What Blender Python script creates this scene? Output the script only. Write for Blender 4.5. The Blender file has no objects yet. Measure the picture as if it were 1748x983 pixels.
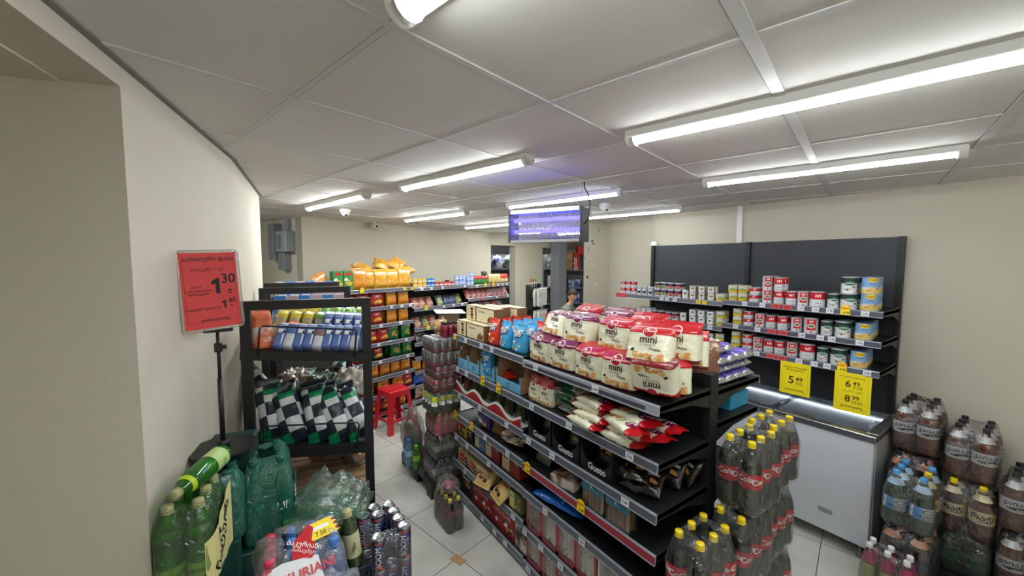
import bpy, bmesh, math, random
from math import sin, cos, pi, radians, atan2, hypot, sqrt
from mathutils import Vector, Matrix, Euler, noise

SC = bpy.context.scene
COL = SC.collection

# ------------------------------------------------------------------ camera, world, exposure
H = 2.03                                   # eye height
AZ = math.atan((874 - 415) / 671.0)        # the gondola runs this far to the left of the view
PITCH = math.atan((491.5 - 446) / 671.0)
cam = bpy.data.cameras.new('camera')
cam.sensor_width = 36.0
cam.lens = 36.0 * 671.0 / 1748.0
cam.clip_start = 0.02
cam_ob = bpy.data.objects.new('camera', cam)
COL.objects.link(cam_ob)
cam_ob.location = (0, 0, H)
cam_ob.rotation_euler = (pi / 2 - PITCH, 0, -AZ)
SC.camera = cam_ob
SC.view_settings.view_transform = 'Standard'
SC.view_settings.look = 'None'
SC.view_settings.gamma = 1.0
SC.view_settings.use_curve_mapping = False
SC.view_settings.exposure = 0.8
SC.cycles.max_bounces = 7
SC.cycles.diffuse_bounces = 4
SC.cycles.glossy_bounces = 3
SC.cycles.transmission_bounces = 3
SC.cycles.transparent_max_bounces = 28
SC.cycles.caustics_reflective = False
SC.cycles.caustics_refractive = False
SC.cycles.use_denoising = True
SC.cycles.sample_clamp_indirect = 4.0
W = bpy.data.worlds.new('world'); SC.world = W; W.use_nodes = True
W.node_tree.nodes['Background'].inputs[0].default_value = (0.8, 0.85, 1.0, 1)
W.node_tree.nodes['Background'].inputs[1].default_value = 0.02
LAMP = 36.0                                # brightness of the ceiling battens

# ------------------------------------------------------------------ materials
def lin(c):
    return tuple(((v / 255.0) / 12.92 if v <= 10 else ((v / 255.0 + 0.055) / 1.055) ** 2.4) for v in c) + (1,)
_M = {}
def M(name, rgb=(128, 128, 128), rough=0.5, metal=0.0, var=0.0, vs=8.0, bump=0.0, bs=40.0, coat=0.0, emit=0.0, rgb2=None):
    if name in _M: return _M[name]
    m = bpy.data.materials.new(name); m.use_nodes = True
    nt = m.node_tree; b = nt.nodes['Principled BSDF']; L = nt.links.new
    b.inputs['Base Color'].default_value = lin(rgb)
    b.inputs['Roughness'].default_value = rough
    b.inputs['Metallic'].default_value = metal
    b.inputs['Coat Weight'].default_value = coat
    tc = nt.nodes.new('ShaderNodeTexCoord')
    if var or rgb2:
        n = nt.nodes.new('ShaderNodeTexNoise'); n.inputs['Scale'].default_value = vs; n.inputs['Detail'].default_value = 3
        L(tc.outputs['Object'], n.inputs['Vector'])
        r = nt.nodes.new('ShaderNodeValToRGB')
        c = lin(rgb); c2 = lin(rgb2) if rgb2 else tuple(x * (1 - var) for x in c[:3]) + (1,)
        if rgb2:
            r.color_ramp.elements[0].position = 0.42; r.color_ramp.elements[1].position = 0.58
        else:
            r.color_ramp.elements[0].position = 0.3; r.color_ramp.elements[1].position = 0.7
        r.color_ramp.elements[0].color = c2; r.color_ramp.elements[1].color = c
        L(n.outputs[0], r.inputs[0]); L(r.outputs[0], b.inputs['Base Color'])
    if bump:
        n2 = nt.nodes.new('ShaderNodeTexNoise'); n2.inputs['Scale'].default_value = bs; n2.inputs['Detail'].default_value = 2
        L(tc.outputs['Object'], n2.inputs['Vector'])
        bp = nt.nodes.new('ShaderNodeBump'); bp.inputs['Strength'].default_value = bump; bp.inputs['Distance'].default_value = 0.01
        L(n2.outputs[0], bp.inputs['Height']); L(bp.outputs[0], b.inputs['Normal'])
    if emit:
        b.inputs['Emission Color'].default_value = lin(rgb); b.inputs['Emission Strength'].default_value = emit
    _M[name] = m
    return m
def clear(name, tint=(255, 255, 255), base=0.05, edge=0.5, rough=0.08, haze=0.0, bump=0.0, bs=30.0):
    """thin see-through plastic: transparent, with a glossy skin that strengthens at grazing angles and an optional milky haze"""
    if name in _M: return _M[name]
    m = bpy.data.materials.new(name); m.use_nodes = True
    nt = m.node_tree; nt.nodes.clear(); L = nt.links.new; N = nt.nodes.new
    out = N('ShaderNodeOutputMaterial'); tr = N('ShaderNodeBsdfTransparent'); gl = N('ShaderNodeBsdfGlossy'); mx = N('ShaderNodeMixShader')
    tr.inputs[0].default_value = lin(tint); gl.inputs['Roughness'].default_value = rough
    lw = N('ShaderNodeLayerWeight'); lw.inputs[0].default_value = 0.35
    mr = N('ShaderNodeMapRange'); mr.inputs['To Min'].default_value = base; mr.inputs['To Max'].default_value = edge
    L(lw.outputs['Fresnel'], mr.inputs['Value'])
    L(mr.outputs[0], mx.inputs[0]); L(tr.outputs[0], mx.inputs[1]); L(gl.outputs[0], mx.inputs[2])
    last = mx
    if haze:
        df = N('ShaderNodeBsdfDiffuse'); df.inputs[0].default_value = lin(tint); m2 = N('ShaderNodeMixShader'); m2.inputs[0].default_value = haze
        L(mx.outputs[0], m2.inputs[1]); L(df.outputs[0], m2.inputs[2]); last = m2
    if bump:
        tc = N('ShaderNodeTexCoord'); n2 = N('ShaderNodeTexNoise'); n2.inputs['Scale'].default_value = bs; n2.inputs['Detail'].default_value = 2
        n2.inputs['Distortion'].default_value = 1.2
        bp = N('ShaderNodeBump'); bp.inputs['Strength'].default_value = bump; bp.inputs['Distance'].default_value = 0.02
        L(tc.outputs['Object'], n2.inputs['Vector']); L(n2.outputs[0], bp.inputs['Height']); L(bp.outputs[0], gl.inputs['Normal'])
    L(last.outputs[0], out.inputs[0])
    _M[name] = m
    return m

# ------------------------------------------------------------------ mesh builder
_TX = {}
def text2d(s, bold=0.0):
    k = (s, bold)
    if k in _TX: return _TX[k]
    s = s.replace('1', '\U0001D7ED' if bold >= .012 else '\U0001D7E3')          # the digit one with its flag
    cu = bpy.data.curves.new('t', 'FONT'); cu.body = s; cu.size = 1.0; cu.resolution_u = 3; cu.offset = bold; cu.align_x = 'CENTER'
    o = bpy.data.objects.new('t', cu); COL.objects.link(o)
    dg = bpy.context.evaluated_depsgraph_get()
    me = bpy.data.meshes.new_from_object(o.evaluated_get(dg))
    bm = bmesh.new(); bm.from_mesh(me)
    if bm.verts:
        xs = [v.co.x for v in bm.verts]; x0, x1 = min(xs), max(xs)
        n = max(1, int((x1 - x0) / 0.5))
        for i in range(1, n):
            bmesh.ops.bisect_plane(bm, geom=bm.verts[:] + bm.edges[:] + bm.faces[:], plane_co=(x0 + (x1 - x0) * i / n, 0, 0), plane_no=(1, 0, 0))
        bmesh.ops.translate(bm, verts=bm.verts, vec=(-(x0 + x1) / 2, 0, 0))
    bm.verts.index_update()
    r = ([(v.co.x, v.co.y) for v in bm.verts], [[v.index for v in f.verts] for f in bm.faces])
    bm.free(); bpy.data.objects.remove(o); bpy.data.curves.remove(cu); bpy.data.meshes.remove(me)
    _TX[k] = r
    return r

class MB:
    def __init__(s): s.v = []; s.f = []; s.m = []; s.s = []; s.mats = []
    def mi(s, mat):
        if mat not in s.mats: s.mats.append(mat)
        return s.mats.index(mat)
    def add(s, verts, faces, mat, smooth=False, xf=None):
        o = len(s.v)
        if xf is not None: verts = [tuple(xf @ Vector(v)) for v in verts]
        s.v += [tuple(v) for v in verts]
        mt = mat if isinstance(mat, list) else [mat] * len(faces)
        for f, m in zip(faces, mt):
            s.f.append([i + o for i in f]); s.m.append(s.mi(m)); s.s.append(smooth)
        return s
    def box(s, x0, x1, y0, y1, z0, z1, mat, xf=None, faces=None):
        v = [(x, y, z) for z in (z0, z1) for y in (y0, y1) for x in (x0, x1)]
        f = [[0, 2, 3, 1], [4, 5, 7, 6], [0, 1, 5, 4], [2, 6, 7, 3], [0, 4, 6, 2], [1, 3, 7, 5]]
        return s.add(v, f, mat, False, xf)
    def rbox(s, x0, x1, y0, y1, z0, z1, mat, b=0.004, seg=1, xf=None):
        bm = bmesh.new(); bmesh.ops.create_cube(bm, size=1.0)
        for v in bm.verts: v.co = Vector(((x0 + x1) / 2 + v.co.x * (x1 - x0), (y0 + y1) / 2 + v.co.y * (y1 - y0), (z0 + z1) / 2 + v.co.z * (z1 - z0)))
        bmesh.ops.bevel(bm, geom=bm.edges[:], offset=b, segments=seg, affect='EDGES', profile=0.5)
        bm.verts.index_update()
        s.add([v.co.copy() for v in bm.verts], [[v.index for v in f.verts] for f in bm.faces], mat, seg > 1, xf)
        bm.free(); return s
    def prism(s, poly, z0, z1, mat, xf=None):
        n = len(poly)
        v = [(x, y, z0) for x, y in poly] + [(x, y, z1) for x, y in poly]
        f = [list(range(n))[::-1], list(range(n, 2 * n))] + [[i, (i + 1) % n, n + (i + 1) % n, n + i] for i in range(n)]
        return s.add(v, f, mat, False, xf)
    def lathe(s, prof, n, mat, smooth=True, xf=None, cap=True):
        """prof: (radius, z) or (radius, z, material) from the bottom up"""
        v = []; f = []; ms = []
        for p in prof:
            for i in range(n):
                a = 2 * pi * i / n; v.append((p[0] * cos(a), p[0] * sin(a), p[1]))
        for k in range(len(prof) - 1):
            mm = prof[k][2] if len(prof[k]) > 2 else mat
            for i in range(n):
                j = (i + 1) % n; f.append([k * n + i, k * n + j, (k + 1) * n + j, (k + 1) * n + i]); ms.append(mm)
        if cap:
            f.append(list(range(n))[::-1]); ms.append(prof[0][2] if len(prof[0]) > 2 else mat)
            q = (len(prof) - 1) * n; f.append([q + i for i in range(n)]); ms.append(prof[-1][2] if len(prof[-1]) > 2 else mat)
        return s.add(v, f, ms, smooth, xf)
    def tube(s, pts, r, mat, n=6, closed=False):
        pts = [Vector(p) for p in pts]; N = len(pts); v = []; f = []
        for i, p in enumerate(pts):
            a = pts[(i - 1) % N] if (closed or i > 0) else p
            b = pts[(i + 1) % N] if (closed or i < N - 1) else p
            d = (b - a).normalized()
            u = d.cross(Vector((0, 0, 1)))
            if u.length < 0.1: u = d.cross(Vector((1, 0, 0)))
            u.normalize(); w = d.cross(u)
            for k in range(n):
                t = 2 * pi * k / n; v.append(tuple(p + u * (r * cos(t)) + w * (r * sin(t))))
        for i in range(N if closed else N - 1):
            for k in range(n):
                i2 = (i + 1) % N; f.append([i * n + k, i * n + (k + 1) % n, i2 * n + (k + 1) % n, i2 * n + k])
        if not closed: f += [list(range(n))[::-1], [(N - 1) * n + k for k in range(n)]]
        return s.add(v, f, mat, True)
    # things printed on a surface; fn(x, z, lift) gives the point
    def text(s, st, cx, cz, size, mat, fn, lift=0.0012, bold=0.0, rot=0.0, sx=1.0):
        vv, ff = text2d(st, bold)
        c, q = cos(rot), sin(rot)
        return s.add([fn(cx + (x * c * sx - y * q) * size, cz + (x * q * sx + y * c) * size, lift) for x, y in vv], ff, mat)
    def ell(s, cx, cz, rx, rz, mat, fn, lift=0.0008, n=14, rot=0.0, r0=0.0):
        c, q = cos(rot), sin(rot); v = []; f = []
        rings = [r0, (r0 + 1) / 2, 1.0] if r0 else [0.5, 1.0]
        if not r0: v.append(fn(cx, cz, lift))
        for k in rings:
            for i in range(n):
                a = 2 * pi * i / n; x, y = rx * k * cos(a), rz * k * sin(a); v.append(fn(cx + x * c - y * q, cz + x * q + y * c, lift))
        o = 0 if r0 else 1
        if not r0: f += [[0, 1 + i, 1 + (i + 1) % n] for i in range(n)]
        for k in range(len(rings) - 1):
            f += [[o + k * n + i, o + (k + 1) * n + i, o + (k + 1) * n + (i + 1) % n, o + k * n + (i + 1) % n] for i in range(n)]
        return s.add(v, f, mat)
    def rect(s, x0, x1, z0, z1, mat, fn, lift=0.0006, nx=5, nz=4, sk=0.0):
        v = [fn(x0 + (x1 - x0) * i / nx + sk * j / nz, z0 + (z1 - z0) * j / nz, lift) for j in range(nz + 1) for i in range(nx + 1)]
        f = [[j * (nx + 1) + i, j * (nx + 1) + i + 1, (j + 1) * (nx + 1) + i + 1, (j + 1) * (nx + 1) + i] for j in range(nz) for i in range(nx)]
        return s.add(v, f, mat)
    def blobs(s, cx, cz, w, h, n, r, mats, fn, seed=1, lift=0.0009):
        R = random.Random(seed)
        for i in range(n):
            s.ell(cx + R.uniform(-w, w) / 2, cz + R.uniform(-h, h) / 2, r * R.uniform(.7, 1.3), r * R.uniform(.4, .8), R.choice(mats), fn, lift + i * 0.00008, 9, R.uniform(-1, 1))
        return s
    def mesh(s, name):
        me = bpy.data.meshes.new(name)
        me.from_pydata(s.v, [], s.f)
        for m in s.mats: me.materials.append(m)
        me.polygons.foreach_set('material_index', s.m); me.polygons.foreach_set('use_smooth', s.s)
        me.update()
        return me

def flat(y=0.0):
    """printing on a flat front that looks towards -y"""
    return lambda x, z, l=0.0: (x, y - l, z)
def onx(x=0.0):
    """printing on a flat side that looks towards -x (u runs along -y)"""
    return lambda u, z, l=0.0: (x - l, -u, z)
def ontop(z=0.0):
    return lambda x, y, l=0.0: (x, y, z + l)
def cyl(r):
    """printing round a cylinder, centred on its -y side"""
    return lambda x, z, l=0.0: ((r + l) * sin(x / r), -(r + l) * cos(x / r), z)

# ------------------------------------------------------------------ objects
_seen = {}
def tag(o, label, cat, group=None, kind=None):
    if kind: o['kind'] = kind
    if label: o['label'] = label
    if cat: o['category'] = cat
    if group: o['group'] = group
    return o
def link(name, data, parent=None, loc=(0, 0, 0), rot=(0, 0, 0), scale=None):
    o = bpy.data.objects.new(name, data); COL.objects.link(o)
    o.parent = parent; o.location = loc; o.rotation_euler = rot
    if scale: o.scale = scale if hasattr(scale, '__len__') else (scale,) * 3
    return o
def thing(name, label, cat, data=None, loc=(0, 0, 0), rot=(0, 0, 0), group=None, parts=(), scale=None, kind=None):
    """one top-level thing: a mesh, or an Empty with its parts (name, mesh[, loc, rot, [sub-parts]])"""
    if not hasattr(rot, '__len__'): rot = (0, 0, rot)
    o = link(name, data, None, loc, rot, scale); tag(o, label, cat, group, kind)
    for p in parts: part(o, *p)
    return o
def part(par, name, data, loc=(0, 0, 0), rot=(0, 0, 0), subs=()):
    c = link(name, data, par, loc, rot)
    for q in subs: part(c, *q)
    return c
def structure(name, mb):
    o = link(name, mb.mesh(name)); o['kind'] = 'structure'; return o
ORD = ['first', 'second', 'third', 'fourth', 'fifth', 'sixth', 'seventh', 'eighth', 'ninth', 'tenth', 'eleventh', 'twelfth', 'thirteenth', 'fourteenth', 'fifteenth', 'sixteenth']
R = random.Random(7)

# shared finishes
blk = M('black_powder_coat', (24, 25, 27), 0.45, bump=0.05, bs=300)
blk2 = M('charcoal_sheet', (52, 56, 62), 0.5, var=0.08)
white = M('white_paint', (235, 235, 232), 0.35)
paper = M('white_paper', (228, 230, 235), 0.6)
ink = M('black_ink', (18, 18, 20), 0.6)
yel = M('yellow_card', (246, 216, 20), 0.55)
orange_burst = M('orange_burst', (232, 92, 20), 0.5)
railm = M('grey_rail', (88, 92, 102), 0.3, coat=0.3)
raillt = M('pale_rail_lip', (146, 149, 160), 0.25, coat=0.4)
redrail = M('red_rail', (150, 48, 60), 0.35, coat=0.3)
steel = M('brushed_steel', (170, 172, 175), 0.3, 0.9)
alu = M('can_metal', (205, 208, 212), 0.28, 0.95)
card = M('cardboard', (176, 138, 96), 0.8, var=0.12, vs=20)
film = clear('shrink_film', (250, 251, 253), 0.07, 0.45, 0.14, 0.035, 0.9, 22)
pet = clear('clear_bottle', (244, 247, 248), 0.04, 0.45, 0.05, 0.01)

# ================================================================== THE SETTING
CH = 2.575
DX = Vector((0.9717, 0.2364, 0)); NN = Vector((0.2364, -0.9717, 0))
wallm = M('cream_wall_paint', (206, 200, 184), 0.75, var=0.04, vs=1.5, bump=0.08, bs=120)
def tile_floor():
    m = bpy.data.materials.new('grey_floor_tile'); m.use_nodes = True; nt = m.node_tree; L = nt.links.new; N = nt.nodes.new
    b = nt.nodes['Principled BSDF']; tc = N('ShaderNodeTexCoord'); mp = N('ShaderNodeMapping'); mp.vector_type = 'POINT'
    mp.inputs['Rotation'].default_value = (0, 0, -atan2(DX.y, DX.x))
    L(tc.outputs['Object'], mp.inputs['Vector']); sp = N('ShaderNodeSeparateXYZ'); L(mp.outputs[0], sp.inputs[0])
    ms = []
    for ax, off in ((0, 1.665), (1, 1.99)):
        a = N('ShaderNodeMath'); a.operation = 'SUBTRACT'; a.inputs[1].default_value = off - 0.003; L(sp.outputs[ax], a.inputs[0])
        c = N('ShaderNodeMath'); c.operation = 'FLOORED_MODULO'; c.inputs[1].default_value = 0.613; L(a.outputs[0], c.inputs[0])
        d = N('ShaderNodeMath'); d.operation = 'LESS_THAN'; d.inputs[1].default_value = 0.0055; L(c.outputs[0], d.inputs[0]); ms.append(d)
    mx = N('ShaderNodeMath'); mx.operation = 'MAXIMUM'; L(ms[0].outputs[0], mx.inputs[0]); L(ms[1].outputs[0], mx.inputs[1])
    n = N('ShaderNodeTexNoise'); n.inputs['Scale'].default_value = 3.5; n.inputs['Detail'].default_value = 6; L(tc.outputs['Object'], n.inputs['Vector'])
    r = N('ShaderNodeValToRGB'); r.color_ramp.elements[0].position = 0.3; r.color_ramp.elements[1].position = 0.72
    r.color_ramp.elements[0].color = lin((176, 175, 168)); r.color_ramp.elements[1].color = lin((206, 205, 198)); L(n.outputs[0], r.inputs[0])
    c = N('ShaderNodeMixRGB'); L(mx.outputs[0], c.inputs[0]); L(r.outputs[0], c.inputs[1]); c.inputs[2].default_value = lin((78, 74, 68)); L(c.outputs[0], b.inputs['Base Color'])
    b.inputs['Roughness'].default_value = 0.38
    return m
MB_ = MB().box(-3, 9, -3, 12, -0.1, 0, tile_floor()); structure('floor', MB_)
ceilm = M('grey_ceiling_panel', (226, 224, 220), 0.8, var=0.03, vs=2, bump=0.05, bs=200)
structure('ceiling', MB().box(-3, 9, -3, 12, CH, CH + 0.1, ceilm))
stripm = M('ceiling_strip', (214, 214, 214), 0.5); gapm = M('ceiling_gap', (120, 117, 113), 0.9)
mb = MB()
for k in range(-4, 17):
    a = 0.515 + 0.605 * k                                          # runs along NN
    w = 0.016
    xf = Matrix.Translation(DX * a) @ Matrix.Rotation(atan2(DX.y, DX.x), 4, 'Z')
    mb.box(-w / 2, w / 2, -4, 12, CH - 0.003, CH + 0.01, stripm, xf=xf)
    mb.box(w / 2, w / 2 + 0.003, -4, 12, CH - 0.001, CH + 0.01, gapm, xf=xf)
for k in range(-3, 19):
    a = -0.235 - 0.605 * k + 0.0                                    # runs along DX
    w = 0.034 if k in (0, -1) else 0.018
    xf = Matrix.Translation(NN * a) @ Matrix.Rotation(atan2(DX.y, DX.x), 4, 'Z')
    mb.box(-3, 10, -w / 2, w / 2, CH - 0.004, CH + 0.01, stripm, xf=xf)
    mb.box(-3, 10, w / 2, w / 2 + 0.003, CH - 0.001, CH + 0.01, gapm, xf=xf)
structure('trim_ceiling_grid', mb)

# left wall: the cream face, its lintel over the side passage, and the dim passage
LD = Vector((0.2172, 0.976, 0)); LP = Vector((-0.060, 2.441, 0))
def lw(y): return (LP.x + (y - LP.y) * LD.x / LD.y, y)
oe = lw(1.538); be = (-0.030, 2.59); ce = (0.133, 3.893); far = (-0.30, -0.2)
perp = Vector((-0.976, 0.2172))
structure('wall_left', MB().prism([oe, be, ce, (ce[0] - .30, ce[1] + .06), (be[0] - .30, be[1] + .05), (oe[0] - .12, oe[1] + .027)], 0, CH, wallm))
o2 = lw(-0.6)
structure('wall_left_lintel', MB().prism([o2, oe, (oe[0] - .12, oe[1] + .027), (o2[0] - .12, o2[1] + .027)], 2.512, CH, wallm))
pe = (oe[0] + perp.x * 2.4, oe[1] + perp.y * 2.4)
structure('wall_passage', MB().prism([(oe[0], oe[1] + .001), pe, (pe[0] + .02, pe[1] + .12), (oe[0] - .1, oe[1] + .14)], 0, 2.512, wallm))
q2 = (o2[0] + perp.x * 2.4, o2[1] + perp.y * 2.4)
structure('ceiling_passage', MB().prism([(o2[0] - .12, o2[1] + .027), (oe[0] - .12, oe[1] + .027), pe, q2], 2.505, 2.56, wallm))
structure('wall_passage_end', MB().prism([pe, q2, (q2[0] - .1, q2[1]), (pe[0] - .1, pe[1])], 0, 2.6, wallm))
b2 = lw(-2.2)
structure('wall_left_front', MB().prism([b2, o2, (o2[0] - 2.4, o2[1] + .5), (b2[0] - 2.4, b2[1])], 0, CH, wallm))
structure('wall_front', MB().box(-3, 4.3, -2.1, -2.0, 0, CH, wallm))
# far wall with the column face on its left and the opening to the store room on its right
BP = Vector((0.614, 5.481, 0)); BW = Vector((0.9525, 0.3045, 0)); BN = Vector((-0.3045, 0.9525, 0))
def bk(s, d, z=0.0):
    v = BP + BW * s + BN * d; return (v.x, v.y, z)
def bk2(s, d): return bk(s, d)[:2]
BROT = atan2(BW.y, BW.x)
structure('wall_back', MB().prism([bk2(0, 0), bk2(3.545, 0), bk2(3.545, .16), bk2(.0, .16)], 0, CH, wallm))
structure('wall_back_return', MB().prism([bk2(0, 0), bk2(0.12, 0.1), bk2(0.12, 2.6), bk2(0, 2.6)], 0, CH, wallm))
structure('wall_back_lintel', MB().prism([bk2(3.545, 0), bk2(7.6, 0), bk2(7.6, .16), bk2(3.545, .16)], 2.35, CH, wallm))
structure('wall_back_pier', MB().prism([bk2(4.33, 0), bk2(5.36, 0), bk2(5.36, .16), bk2(4.33, .16)], 0, 2.36, wallm))
structure('wall_store', MB().prism([bk2(-1, 2.6), bk2(9, 2.6), bk2(9, 2.7), bk2(-1, 2.7)], 0, CH, M('store_wall', (168, 170, 172), 0.8)))
structure('wall_far_left', MB().prism([(-2.4, 3.9), (-2.3, 3.9), (-1.2, 8.2), (-1.3, 8.2)], 0, CH, wallm))
structure('wall_left_back', MB().prism([(ce[0] - .28, ce[1] + .05), (-2.4, 4.5), (-2.4, 4.6), (ce[0] - .28, ce[1] + .15)], 0, CH, wallm))
# right wall, the recess beside the shelving and the far pillar
structure('wall_right', MB().prism([(4.10, -2.2), (4.25, -2.2), (4.25, 2.98), (4.10, 2.98)], 0, CH, wallm))
structure('wall_right_recess', MB().prism([(4.19, 2.9), (4.40, 2.9), (4.40, 3.9), (4.19, 3.9)], 0, CH, wallm))
mb = MB().prism([(3.71, 3.75), (4.2, 3.75), (4.5, 4.0), (4.15, 4.12)], 0, CH, wallm)
pf = lambda x, z, l=0: (x, 3.75 - l, z)
for (x, z, w, h, t) in ((3.975, 2.44, .02, .012, .4), (4.0, 2.47, .018, .02, 0), (3.97, 2.38, .01, .015, 0), (3.86, 2.3, .045, .012, .5), (3.885, 2.27, .045, .012, .5), (3.80, 2.2, .012, .02, 0), (3.79, 2.16, .02, .012, .6), (3.73, 2.07, .016, .012, .6), (3.755, 2.13, .012, .01, 0)):
    mb.ell(x, z, w / 2, h / 2 * 1.6, ink, pf, 0.002, 8, t)
mb.ell(3.78, 1.82, .018, .018, ink, pf, 0.002, 10)
scr = M('wall_scuff', (232, 228, 214), 0.8)
for (x, z, w, h, t) in ((3.87, 1.98, .05, .008, -.7), (3.93, 1.72, .05, .012, 1.0), (3.78, 1.76, .02, .01, 0), (3.9, 1.5, .02, .008, .3)):
    mb.ell(x, z, w / 2, h, scr, pf, 0.002, 8, t)
structure('pillar', mb)
structure('wall_store_side', MB().prism([(4.25, -1), (4.35, -1), (4.35, 4), (4.25, 4)], 0, CH, wallm))
structure('wall_store_end', MB().prism([(8.6, 4.6), (8.7, 4.6), (8.7, 11), (8.6, 11)], 0, CH, wallm))
structure('wall_store_near', MB().prism([(4.4, 3.9), (9.3, 8.1), (9.2, 8.2), (4.3, 4.0)], 0, CH, wallm))
# white cable trunking up the right wall, angle strip where the left wall meets the ceiling
structure('trim_1', MB().box(4.078, 4.10, 1.945, 1.995, 1.3, CH, white))
mb = MB()
for a, b in ((o2, be), (be, ce)):
    d = (Vector(b) - Vector(a)).normalized(); n = Vector((d.y, -d.x)) * 0.022
    mb.prism([a, b, (b[0] + n.x, b[1] + n.y), (a[0] + n.x, a[1] + n.y)], CH - 0.006, CH, M('ceiling_angle', (128, 126, 122), .6))
structure('trim_2', mb)

# ================================================================== CEILING LIGHTS
def lamp_mat(name, k):
    m = bpy.data.materials.new(name); m.use_nodes = True
    t = m.node_tree; t.nodes.clear(); e = t.nodes.new('ShaderNodeEmission'); o = t.nodes.new('ShaderNodeOutputMaterial')
    e.inputs[0].default_value = (0.93, 0.975, 0.965, 1); e.inputs[1].default_value = LAMP * k; t.links.new(e.outputs[0], o.inputs[0])
    return m
diff, diff_dimmed, diff_boosted = lamp_mat('lit_diffuser', 1.0), lamp_mat('lit_diffuser_dimmed', .55), lamp_mat('lit_diffuser_boosted', 1.5)
LL = 1.10
def arc(w, h, n, z0): return [(w * cos(pi + pi * i / n), z0 + h * sin(pi + pi * i / n)) for i in range(n + 1)]
def halfbar(y0, y1, w, h, mat, z0=0.0):
    mb = MB(); a = arc(w, h, 8, z0); n = len(a)
    v = [(x, y0, z) for x, z in a] + [(x, y1, z) for x, z in a]
    f = [[i, i + 1, n + i + 1, n + i] for i in range(n - 1)] + [list(range(n)), list(range(n, 2 * n))[::-1], [0, n, 2 * n - 1, n - 1]]
    return mb.add(v, f, mat, True)
hous = halfbar(-LL / 2 - .03, LL / 2 + .03, .042, .012, white, -0.024).box(-.04, .04, -LL / 2 - .03, LL / 2 + .03, -.024, 0, white).mesh('housing')
difm = halfbar(-LL / 2, LL / 2, .027, .020, diff, -0.030).mesh('diffuser')
difm_dimmed = halfbar(-LL / 2, LL / 2, .027, .020, diff_dimmed, -0.030).mesh('diffuser'); difm_boosted = halfbar(-LL / 2, LL / 2, .027, .020, diff_boosted, -0.030).mesh('diffuser')
capm = halfbar(-.016, .016, .040, .045, white, -0.012).mesh('end_cap')
LROT = atan2(-NN.y, -NN.x) - pi / 2                                 # the battens run along NN
def dnn(d, n): v = DX * d + NN * n; return (v.x, v.y, CH)
LT = [((1.392, 1.108), 'long white batten light over the bottle packs, its near end cut by the picture edge'),
      ((2.574, 1.448), 'white batten light nearest the cream right-hand wall'),
      ((0.964, 2.737), 'white batten light on the ceiling in front of the bread racks'),
      ((0.557, 4.319), 'white batten light beside the white dome camera near the far wall'),
      ((2.107, 3.100), 'white batten light hanging just above the blue insect killer'),
      ((1.727, 4.860), 'white batten light over the crisps shelves near the small bullet camera'),
      ((2.856, 5.400), 'most distant batten light, partly hidden behind the insect killer'),
      ((3.366, 3.396), 'white batten light above the far pillar, right of the insect killer'),
      ((0.301, 0.809), 'white batten light at the top edge of the picture, nearest the camera')]
LT += [((-.55, -.35), 'unseen fill batten light added behind the camera on the left'), ((1.9, -.6), 'unseen fill batten light added behind the camera on the right'), ((-.75, 5.6), 'unseen fill batten light added beyond the end of the left wall'), ((4.15, 6.1), 'batten light seen through the insect killer grille, left one'), ((4.95, 5.65), 'batten light seen through the insect killer grille, right one')]  # battens behind the camera and left wall are unseen, added as fill light
for li_, ((x, y), lb) in enumerate(LT):
    c = Vector((x, y, CH)) + NN * (LL / 2)
    thing('ceiling_light', lb, 'ceiling light', None, c, LROT, 'batten lights on the ceiling',
          [('housing', hous), ('diffuser', difm_dimmed if li_ in (7, 4) else difm_boosted if li_ in (3, 5, 6, 12, 13) else difm), ('end_cap', capm, (0, -LL / 2 - .016, 0)), ('end_cap', capm, (0, LL / 2 + .016, 0))])

# ================================================================== SHELF HARDWARE
def rail_mesh(L, mat=railm, lip=raillt, h=0.045):
    """price rail running along +x, face towards -y, top at z=0"""
    mb = MB(); p = [(0, 0), (-.006, 0), (-.010, -.006), (-.014, -h + .006), (-.016, -h), (-.004, -h)]
    ms = [lip, lip, mat, lip, lip]
    n = len(p); v = [(x, y, z) for x in (0, L) for y, z in p]
    f = [[i, i + n, i + n + 1, i + 1] for i in range(n - 1)] + [list(range(n)), list(range(n, 2 * n))[::-1], [n - 1, 2 * n - 1, n, 0]]
    return mb.add(v, f, ms + [lip, lip, lip]).mesh('price_rail')
def shelf_mesh(L, D, t=0.022):
    """black shelf, front edge at y=0, back at y=D, top at z=-0.006, tapered side brackets"""
    mb = MB().box(0, L, 0, D, -.006 - t, -.006, blk)
    for x in (0, L - .004):
        mb.add([(x, 0, -.006), (x, D, .012), (x, D, -.10), (x, D * .6, -.05), (x, 0, -.034), (x + .004, 0, -.006), (x + .004, D, .012), (x + .004, D, -.10), (x + .004, D * .6, -.05), (x + .004, 0, -.034)],
               [[0, 1, 2, 3, 4], [9, 8, 7, 6, 5], [0, 5, 6, 1], [4, 3, 8, 9], [3, 2, 7, 8], [0, 4, 9, 5]], blk)
    return mb.mesh('shelf')
def upright_mesh(z1, d=0.035):
    mb = MB().box(-.02, .02, -d, d, 0, z1, blk)
    k = int(z1 / .05)
    for i in range(k):
        for s in (-.009, .005): mb.box(s, s + .004, -d - .0008, -d, .03 + i * .05, .055 + i * .05, ink)
    return mb.mesh('upright')

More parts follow.
